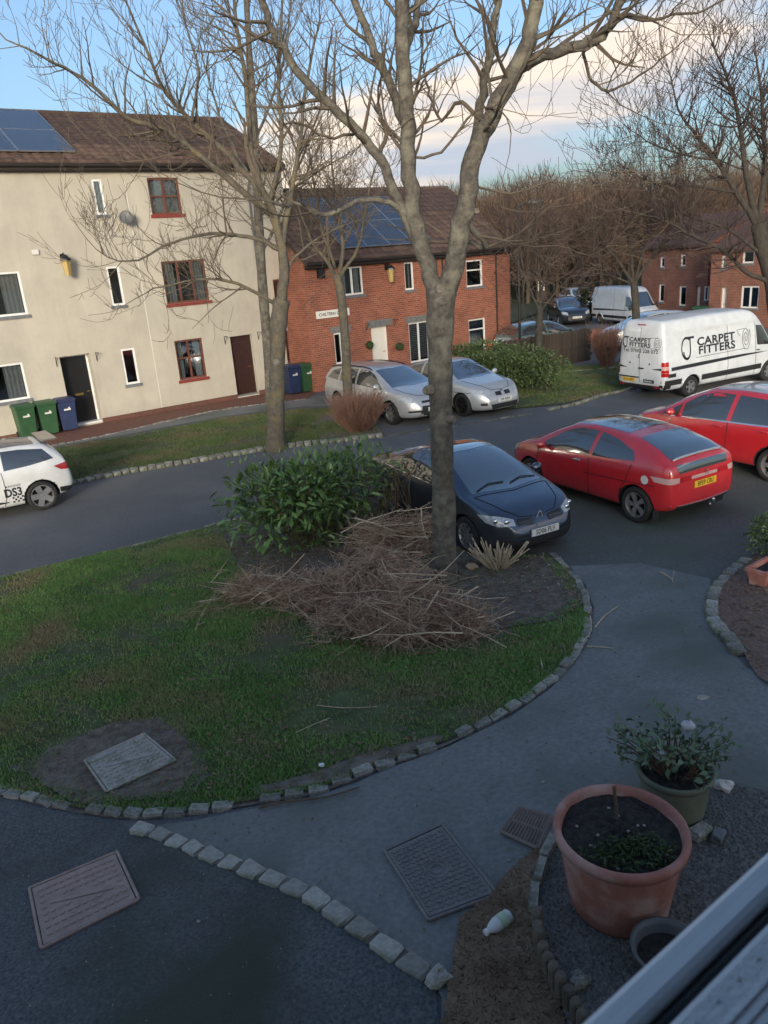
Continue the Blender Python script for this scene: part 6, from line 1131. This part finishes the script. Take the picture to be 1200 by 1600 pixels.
# the wood, on rising ground
m_hill = mat('hill_scrub', (.050, .036, .028), .95, (.085, .060, .044), .5, .8, 2)
HX = np.linspace(-60, 130, 96); HV = []; HFc = []
for i, x in enumerate(HX):
    zt = 9.6+.9*math.sin(x*.07)+.6*math.sin(x*.23+1)+.35*math.sin(x*.71)
    for k_, (yy, zz_) in enumerate(((112, -.1), (122, zt*.62), (134, zt), (170, zt), (220, -.1))): HV.append((x*(1+(yy-112)/300), yy, zz_))
HFc = [(i*5+k_, (i+1)*5+k_, (i+1)*5+k_+1, i*5+k_+1) for i in range(95) for k_ in range(4)]; hb = MB(); hb.add(HV, HFc); structure(hb.build('wooded_hill', m_hill, smooth=True))
m_wood1 = mat('wood_twig', (.085, .055, .042), .95, (.15, .10, .068), .35); m_wood2 = mat('wood_trunk', (.13, .10, .065), .95, (.07, .055, .042), 1)
def woodland(seed, n, y0, y1, x0, x1, h0, h1, per):
    rs_ = np.random.RandomState(seed); V = []; F_ = []; nb = 0; tk = MB(); rg = random.Random(seed)
    for i in range(n):
        Y = rs_.uniform(y0, y1); X = rs_.uniform(x0, x1)*Y/80; h_ = rs_.uniform(h0, h1)*(Y/80)**.5; rx = h_*rs_.uniform(.20, .30)
        tk.tube([(X, Y, -.1), (X+rg.gauss(0, .15), Y, h_*.35), (X+rg.gauss(0, .4), Y, h_*.85)], [.20, .14, .03], 5, cap=False)
        for k in range(7): z = h_*rg.uniform(.2, .65); a = rg.uniform(0, 6.28); tk.tube([(X, Y, z), (X+math.cos(a)*rx*.6, Y+math.sin(a)*rx*.6, z+h_*.18), (X+math.cos(a)*rx*.9, Y+math.sin(a)*rx*.9, z+h_*.33)], [.07, .045, .02], 3, cap=False)
        u = rs_.normal(size=(per, 3)); u /= np.linalg.norm(u, axis=1)[:, None]; rad = rs_.rand(per)**.45; P = np.stack([X+u[:, 0]*rx*rad, Y+u[:, 1]*rx*rad, h_*.56+u[:, 2]*h_*.42*rad], 1); D = u*.6+rs_.normal(size=(per, 3))*.45+np.array([0, 0, .75]); D /= np.linalg.norm(D, axis=1)[:, None]; L = rs_.uniform(.6, 1.7, per)[:, None]; S_ = np.cross(D, rs_.normal(size=(per, 3))); S_ /= np.linalg.norm(S_, axis=1)[:, None]; W_ = rs_.uniform(.016, .034, per)[:, None]
        V.append(np.stack([P-S_*W_, P+S_*W_, P+D*L], 1).reshape(-1, 3)); F_.append((np.arange(per*3)+nb).reshape(-1, 3)); nb += per*3
    o = stuff(link('woodland', tri_mesh('woodland', np.concatenate(V), np.concatenate(F_), m_wood1))); tag(o, 'bare brown wood massed beyond the houses', 'wood'); return stuff(tk.build('tree_trunks', m_wood2, o))
woodland(61, 300, 62, 126, -14, 66, 7.5, 11.5, 1300)
mat('pine_needles', (.018, .030, .014), .9, (.035, .045, .02), 1)
def pine(px, ytop, Y):
    b = at_depth(px, 400, Y); b.z = 0; h_ = height_for(b, ytop); t = thing('pine_tree', 'dark evergreen standing above the bare wood', 'tree', b, group='evergreens in the far wood'); mb = MB(); mb.tube([b, b+Vector((0, 0, h_*.95))], [.22, .05], 7); mb.build('trunk', m_wood2, t); cw = MB(); rg = random.Random(int(px))
    for i in range(900):
        z = rg.random()**.8; a = rg.uniform(0, 6.28); rr = (1-z)**.7*h_*.17*rg.uniform(.5, 1.1)+.15; c = b+Vector((math.cos(a)*rr, math.sin(a)*rr, h_*(.42+.58*z))); d = Vector((math.cos(a), math.sin(a), -.25)); sd = Vector((-d.y, d.x, 0))*.22; cw.add([c-sd, c+sd, c+d*.7+jig(rg, .15)], [(0, 1, 2)])
    cw.build('crown', MATS['pine_needles'], t)
for px_, yt, Y in ((937, 305, 98), (990, 296, 104), (1038, 300, 100), (1072, 306, 96), (860, 316, 104), (1140, 300, 102)): pine(px_, yt, Y)

# ------------------------------------------------------------------ things on the ground near us
m_iron = mat('cast_iron', (.16, .15, .15), .75, (.23, .21, .20), 18, .5, 80); m_conc = mat('cover_concrete', (.40, .37, .33), .9, (.29, .275, .25), 12, .5, 60, col3=(.20, .21, .15), scale3=6); m_rustc = mat('rusty_cover', (.40, .29, .25), .85, (.30, .22, .19), 9, .4, 60)
def cover(label, corners, m, style, lift):
    C = [gp(x, y, lift) for x, y in corners]; ctr = sum(C, Vector())/4; t = thing('manhole_cover', label, 'manhole cover', ctr)
    def at(u, v, z=0): p = (C[0]*(1-u)+C[1]*u)*(1-v)+(C[3]*(1-u)+C[2]*u)*v; return p+Vector((0, 0, z))
    pl = MB(); q = [at(*k) for k in ((0, 0), (1, 0), (1, 1), (0, 1))]; e = .012; pl.add(q+[p-Vector((0, 0, .05)) for p in q], [(0, 3, 2, 1), (0, 1, 5, 4), (1, 2, 6, 5), (2, 3, 7, 6), (3, 0, 4, 7)]); pt = pl.build('plate', m, t); fr_ = MB()
    for a, b in (((-.03, -.03), (1.03, -.03)), ((1.03, -.03), (1.03, 1.03)), ((1.03, 1.03), (-.03, 1.03)), ((-.03, 1.03), (-.03, -.03))): fr_.tube([at(*a, -.003), at(*b, -.003)], .013, 5)
    fr_.build('frame', m, t); ex = (C[1]-C[0]).normalized(); ang = math.atan2(ex.y, ex.x); wu, wv = (C[1]-C[0]).length, (C[3]-C[0]).length
    if style == 'weave':
        mb = MB(); mb.box((0, 0, 0), (wu/13*.8, wv/26*.55, .008)); me = mb.mesh('raised_bar', m); nu, nv = 11, 16
        for i in range(nu):
            for j in range(nv):
                u, v_ = (i+.5)/nu*.94+.03, (j+.5)/nv*.94+.03
                if math.hypot((u-.5)*wu, (v_-.5)*wv) < .10: continue
                link('raised_bar', me, pt, at(u, v_, .004)-ctr, (0, 0, ang+(R(45) if (i+j) % 2 else R(-45))))
        mb = MB()
        for r_ in (.085, .045): mb.tube([at(.5, .5, .004)+Vector((math.cos(a)*r_, math.sin(a)*r_, 0)) for a in np.linspace(0, 6.2832, 20)], .006, 4)
        mb.build('centre_ring', m, pt)
    else:
        mb = MB(); mb.add([(-.017, -.012, 0), (.017, -.012, 0), (.017, .012, 0), (-.017, .012, 0), (-.013, -.008, .012), (.013, -.008, .012), (.013, .008, .012), (-.013, .008, .012)], [(4, 5, 6, 7), (0, 1, 5, 4), (1, 2, 6, 5), (2, 3, 7, 6), (3, 0, 4, 7)]); me = mb.mesh('stud', m); nu, nv = 11, 8
        for i in range(nu):
            for j in range(nv):
                u, v_ = (i+.5)/nu*.92+.04, (j+.5)/nv*.90+.05
                if abs(v_-.5-(u-.5)*.35) < .09 and .15 < u < .85: continue
                link('stud', me, pt, at(u, v_, 0)-ctr, (0, 0, ang))
        mb = MB(); mb.add([at(.16, .36, .006), at(.84, .60, .006), at(.84, .66, .006), at(.16, .42, .006)], [(0, 3, 2, 1)]); mb.build('centre_strip', m, pt)
    return t
cover('square dark iron manhole cover with woven pattern near the plant pots', [(605, 1330), (690, 1291), (772, 1394), (670, 1432)], m_iron, 'weave', .028); cover('rusty pink studded manhole cover in the rough tarmac', [(50, 1388), (180, 1334), (212, 1404), (68, 1476)], m_rustc, 'stud', .022); cover('pale grey studded cover lying in the bare patch of lawn', [(136, 1188), (224, 1148), (270, 1187), (168, 1233)], m_conc, 'stud', .065)
C = [gp(x, y, .03) for x, y in ((783, 1299), (811, 1262), (861, 1275), (842, 1326))]; ctr = sum(C, Vector())/4; t = thing('drain_grate', 'rusty square drain grate beside the terracotta pot', 'drain grate', ctr)
def at(u, v_, z=0): p = (C[0]*(1-u)+C[1]*u)*(1-v_)+(C[3]*(1-u)+C[2]*u)*v_; return p+Vector((0, 0, z))
m_grate = mat('grate_iron', (.26, .20, .17), .85, (.18, .15, .13), 20, .4, 70)
mb = MB(); mb.add([at(0, 0, -.02), at(1, 0, -.02), at(1, 1, -.02), at(0, 1, -.02)], [(0, 3, 2, 1)]); mb.build('sump', m_well, t); mb = MB()
for a, b in (((0, 0), (1, 0)), ((1, 0), (1, 1)), ((1, 1), (0, 1)), ((0, 1), (0, 0)), ((.5, 0), (.5, 1))): mb.tube([at(*a), at(*b)], .016, 4)
mb.build('frame', m_grate, t)
for i in range(11): mb = MB(); k = .07+.086*i; mb.tube([at(.03, k), at(.97, k)], .010, 4); mb.build('bar', m_grate, t)
# terracotta pot
m_terra = streak(mat('terracotta', (.34, .135, .10), .75, (.44, .20, .155), 5, .2, 40, col3=(.46, .30, .26), scale3=5), .3, 5, 1.5); m_compost = mat('compost', (.016, .014, .012), .95, (.045, .04, .035), 30, 1, 45); m_potgreen = mat('green_pot', (.13, .15, .11), .7, (.18, .19, .14), 6)
def pot(label, bx, by, yr, half_px, m, taper, lift=.035, band=True, fill=.07):
    b = gp(bx, by, lift); h_ = height_for(b, yr); dz = project(b+Vector((0, 0, h_)))[2]; r_ = half_px*dz/FPX; t = thing('plant_pot', label, 'plant pot', b); rb = r_*taper; k = r_*.09; mb = MB()
    pr = [(.001, .0), (rb*.93, .0), (rb, .03), (r_*.90, h_*.80), (r_*.91, h_-k*2.1), (r_*.985, h_-k*1.9), (r_*1.0, h_-k*.8), (r_*.985, h_-k*.15), (r_*.95, h_), (r_*.90, h_-k*.25), (r_*.875, h_-k*1.2), (r_*.86, h_-fill-.02), (.001, h_-fill-.03)]
    mb.lathe(pr, 48, b); mb.build('shell', m, t, smooth=True); so = MB(); rs_ = random.Random(int(bx)); n1, n2 = 9, 30; vs = [tuple(b+Vector((0, 0, h_-fill+.01)))]
    for i in range(1, n1+1):
        for j in range(n2): a = 2*math.pi*j/n2; rr = r_*.872*i/n1; vs.append(tuple(b+Vector((rr*math.cos(a), rr*math.sin(a), h_-fill+rs_.uniform(-.014, .016)))))
    fs = [(0, 1+j, 1+(j+1) % n2) for j in range(n2)]+[(1+i*n2+j, 1+(i+1)*n2+j, 1+(i+1)*n2+(j+1) % n2, 1+i*n2+(j+1) % n2) for i in range(n1-1) for j in range(n2)]; so.add(vs, fs); so.build('compost', m_compost, t)
    return t, b+Vector((0, 0, h_-fill)), r_, h_
p1, c1, r1, h1 = pot('large terracotta pot of dark compost with a few weeds', 966, 1408, 1291, 104, m_terra, .74, fill=.06)
m_weed = mat('weed_leaf', (.055, .095, .035), .6, (.09, .13, .05), 6, rnd=.4); wme = leaf_mesh(m_weed, .045, .016); rg = random.Random(71); sp = []
for i in range(420): a = rg.uniform(-2.6, -.6); rr = r1*rg.uniform(.25, .80); sp.append((c1+Vector((math.cos(a)*rr+rg.gauss(0, .03), math.sin(a)*rr, rg.uniform(.005, .05))), (jig(rg, .7)+Vector((0, 0, .7))).normalized(), rg.uniform(.5, 1.1)))
sp = [s_ for s_ in sp if (s_[0]-c1).xy.length < r1*.85]; wd_ = thing('weeds', 'low green weeds growing in the large terracotta pot', 'plant', c1); leaf_scatter(wd_, wme, sp, 60)
ck = thing('garden_cane', 'dark cane stuck upright in the terracotta pot', 'cane', c1+Vector((.02, .12, -.02))); mb = MB(); q = ck.location; mb.tube([q, q+Vector((-.02, .02, .26))], .011, 6); mb.build('cane', m_stem, ck)
def simple(name, label, cat, mb, m, loc, group=None, smooth=False): return tag(link(name, mb.mesh(name, m, loc, smooth), None, loc), label, cat, group)
for i in range(14): a, rr = rg.uniform(0, 6.28), r1*rg.uniform(.1, .8); p = c1+Vector((math.cos(a)*rr, math.sin(a)*rr, .012)); mb = MB(); mb.blob(p, (.011, .009, .007), i, 6, 4, .2); simple('pebble', 'tiny pale pebble on the compost of the terracotta pot', 'pebble', mb, m_chip, p, 'pebbles in the terracotta pot')
# second pot with a leafy plant
p2, c2, r2, h2 = pot('weathered green pot holding a leafy straggling plant', 1051, 1268, 1198, 59, m_potgreen, .78, fill=.05)
m_pale_leaf = mat('pale_leaf', (.16, .21, .13), .5, (.09, .15, .07), 5, rnd=.6); ple = leaf_mesh(m_pale_leaf, .060, .040); rg = random.Random(72); pt_ = thing('leafy_plant', 'straggling leafy plant growing out of the weathered green pot', 'plant', c2); sm_ = MB(); sp = []
for i in range(46):
    a = rg.uniform(0, 6.28); e = c2+Vector((math.cos(a)*rg.uniform(.05, .50), math.sin(a)*rg.uniform(.05, .45), rg.uniform(.10, .42))); b_ = c2+Vector((math.cos(a)*.10, math.sin(a)*.10, 0)); k = b_.lerp(e, .55)+Vector((0, 0, .06))+jig(rg, .03); sm_.tube([b_, k, e], [.006, .005, .003], 4, cap=False)
    for j in range(9): f_ = k.lerp(e, rg.random()*1.1); sp.append((f_+jig(rg, .022), (jig(rg, .7)+Vector((0, 0, .45))).normalized(), rg.uniform(.6, 1.15)))
sm_.build('stems', m_stem, pt_); leaf_scatter(pt_, ple, sp, 300)
for (x, y, up__, lab) in ((1075, 1133, .42, 'round pale flower head on the leafy plant'), (1030, 1178, .20, 'crumpled pale petal cluster low in the leafy plant')): 
    p = at_depth(x, y, c2.y-.05); mb = MB(); mb.blob(p, (.045, .04, .035), 4, 10, 7, .12); ob = mb.build('flower', mat('petal', (.45, .45, .50), .8, (.60, .60, .64), 30), pt_, smooth=True)
# empty ring pot by the frame
b = gp(1042, 1528, .035); t = thing('empty_pot', 'grey empty pot half hidden by the window frame', 'plant pot', b); mb = MB(); mb.lathe([(.001, .01), (.13, .01), (.15, .0), (.185, .20), (.20, .205), (.205, .23), (.19, .232), (.175, .2), (.145, .03), (.001, .03)], 36, b); mb.build('shell', mat('grey_pot', (.11, .115, .12), .5), t, smooth=True); mb = MB(); mb.lathe([(.172, .15), (.001, .155)], 20, b); mb.build('compost', m_compost, t)
# milk bottle lying on the needles
m_milk = mat('milk_plastic', (.66, .68, .68), .3, (.58, .61, .62), 12); m_label = mat('bottle_label', (.30, .48, .42), .5, (.62, .66, .40), 9); ba, bb = gp(758, 1458, .06), gp(796, 1430, .06); v = (bb-ba).normalized(); L = (bb-ba).length; t = thing('milk_bottle', 'empty white plastic milk bottle lying on the brown needles', 'bottle', ba)
q = v.to_track_quat('Z', 'Y').to_matrix(); prof = [(.001, L), (.036, L), (.044, L*.96), (.045, L*.45), (.036, L*.30), (.019, L*.14), (.018, L*.08)]; pr = MB(); pr.lathe(prof[::-1], 18); mb = MB(); mb.add([ba+q @ Vector(p) for p in pr.v], pr.f); mb.build('body', m_milk, t, smooth=True); pr = MB(); pr.lathe([(.001, 0), (.021, 0), (.021, L*.085), (.001, L*.085)], 14); mb = MB(); mb.add([ba+q @ Vector(p) for p in pr.v], pr.f); mb.build('cap', m_white, t); pr = MB(); pr.lathe([(.0462, L*.52), (.0462, L*.82)], 18); mb = MB(); mb.add([ba+q @ Vector(p) for p in pr.v], pr.f); mb.build('label', m_label, t, smooth=True)
# log edging
le = thing('log_edging', 'row of short wooden edging posts along the gravel bed', 'edging', gp(838, 1455, .02)); m_log = mat('edging_wood', (.16, .13, .10), .9, (.10, .085, .07), 18, .5, 50, rnd=.5)
for i, p in enumerate(resample(smooth_line(P2([(840, 1458), (843, 1490), (856, 1525), (874, 1558), (895, 1590), (915, 1630)]), 5), .075)): rg = random.Random(i); mb = MB(); h_ = rg.uniform(.16, .20); mb.tube([p-Vector((0, 0, .02)), p+Vector((0, 0, h_*.9)), p+Vector((0, 0, h_))], [.034, .034, .026], 9); mb.build('post', m_log, le)
# loose stones and scraps
def rock(label, x, y, rad, m, lift=.03, seed=1, grp=None, name='stone', cat='stone'): p = gp(x, y, lift); mb = MB(); mb.blob(p+Vector((0, 0, rad[2]*.6)), rad, seed, 9, 6, .14); simple(name, label, cat, mb, m, p, grp)
def block(label, x, y, size, rz, m, lift=.035): p = gp(x, y, lift); o = link('brick_block', sett_mesh(int(x), *size, m), None, p+Vector((0, 0, size[2]/2)), (0, .05, rz)); tag(o, label, 'block')
block('pale grey paving block lying beside the terracotta pot', 1093, 1306, (.17, .11, .07), .5, m_sett); block('darker paving block lying against the pale one', 1121, 1312, (.13, .09, .06), .9, m_slate); rock('white crumpled lump on the gravel behind the green pot', 1130, 1232, (.075, .05, .045), m_pale, .035, 3); rock('angular grey stone at the end of the log edging', 905, 1538, (.07, .05, .045), m_sett, .04, 5); rock('pale boulder at the end of the sett line', 684, 1534, (.075, .07, .05), m_sett_pale, .01, 6); rock('small white shell lying on the grass', 503, 1196, (.03, .026, .012), m_white, .05, 7, name='shell', cat='shell'); rock('beige stone beside the cut back shrub', 737, 888, (.10, .07, .05), mat('beige_stone', (.40, .30, .20), .9), .045, 8)
for i, (x, y) in enumerate(((849, 1222), (848, 1223), (152, 1364), (310, 1440), (795, 1345), (690, 1338), (1098, 1090))): rock('tiny pale scrap lying on the tarmac', x, y, (.014, .012, .006) if i < 6 else (.06, .045, .005), m_chip, .012, i, 'pale scraps on the tarmac', 'scrap', 'scrap')
gv = []; rs_ = np.random.RandomState(81); GP_ = [tuple(p) for p in GRAVEL]; X = rs_.uniform(min(p[0] for p in GP_), max(p[0] for p in GP_), 16000); Y = rs_.uniform(min(p[1] for p in GP_), max(p[1] for p in GP_), 16000); k = inside(GP_, X, Y); X, Y = X[k], Y[k]; n = len(X); base = np.array([(1, 0, 0), (-.9, .2, 0), (.1, 1, 0), (0, -1, .1), (0, 0, .8)]); FT = np.array([(0, 2, 4), (2, 1, 4), (1, 3, 4), (3, 0, 4)]); S_ = rs_.uniform(.008, .02, n); A = rs_.uniform(0, 6.28, n); V = np.zeros((n, 5, 3))
for i in range(5): V[:, i, 0] = X+S_*(base[i, 0]*np.cos(A)-base[i, 1]*np.sin(A)); V[:, i, 1] = Y+S_*(base[i, 0]*np.sin(A)+base[i, 1]*np.cos(A)); V[:, i, 2] = hgt(X, Y)+.034+S_*base[i, 2]
o = stuff(link('gravel', tri_mesh('gravel', V.reshape(-1, 3), (np.arange(n)[:, None, None]*5+FT[None]).reshape(-1, 3), m_gravel))); tag(o, 'grey gravel chips under the pots', 'gravel')
# trough and clipped hedge by the neighbouring path
b = gp(1196, 908, .035); t = thing('terracotta_trough', 'low terracotta trough on the bed by the neighbouring path', 'trough', b, rzs); mb = MB()
def rr_(w_, d_, z): return [(-w_/2, -d_/2, z), (w_/2, -d_/2, z), (w_/2, d_/2, z), (-w_/2, d_/2, z)]
mb.add(rr_(.40, .18, 0)+rr_(.46, .24, .18)+rr_(.50, .28, .18)+rr_(.50, .28, .22)+rr_(.42, .20, .22)+rr_(.40, .18, .15), [(3, 2, 1, 0)]+[(k_*4+i, k_*4+(i+1) % 4, k_*4+4+(i+1) % 4, k_*4+4+i) for k_ in range(5) for i in range(4)]+[(20, 21, 22, 23)]); mb.build('shell', m_terra, t, local=True); mb = MB(); mb.box((0, 0, .16), (.39, .17, .02)); mb.build('compost', m_compost, t, local=True)
bush('clipped_hedge', 'end of a clipped green hedge beside the neighbouring path', 'hedge', gp(1222, 880)+Vector((.25, .25, .22)), (.75, .5, .38), 3000, leaf_mesh(m_hedge, .05, .028), 91, 8, 300, clumps=14)
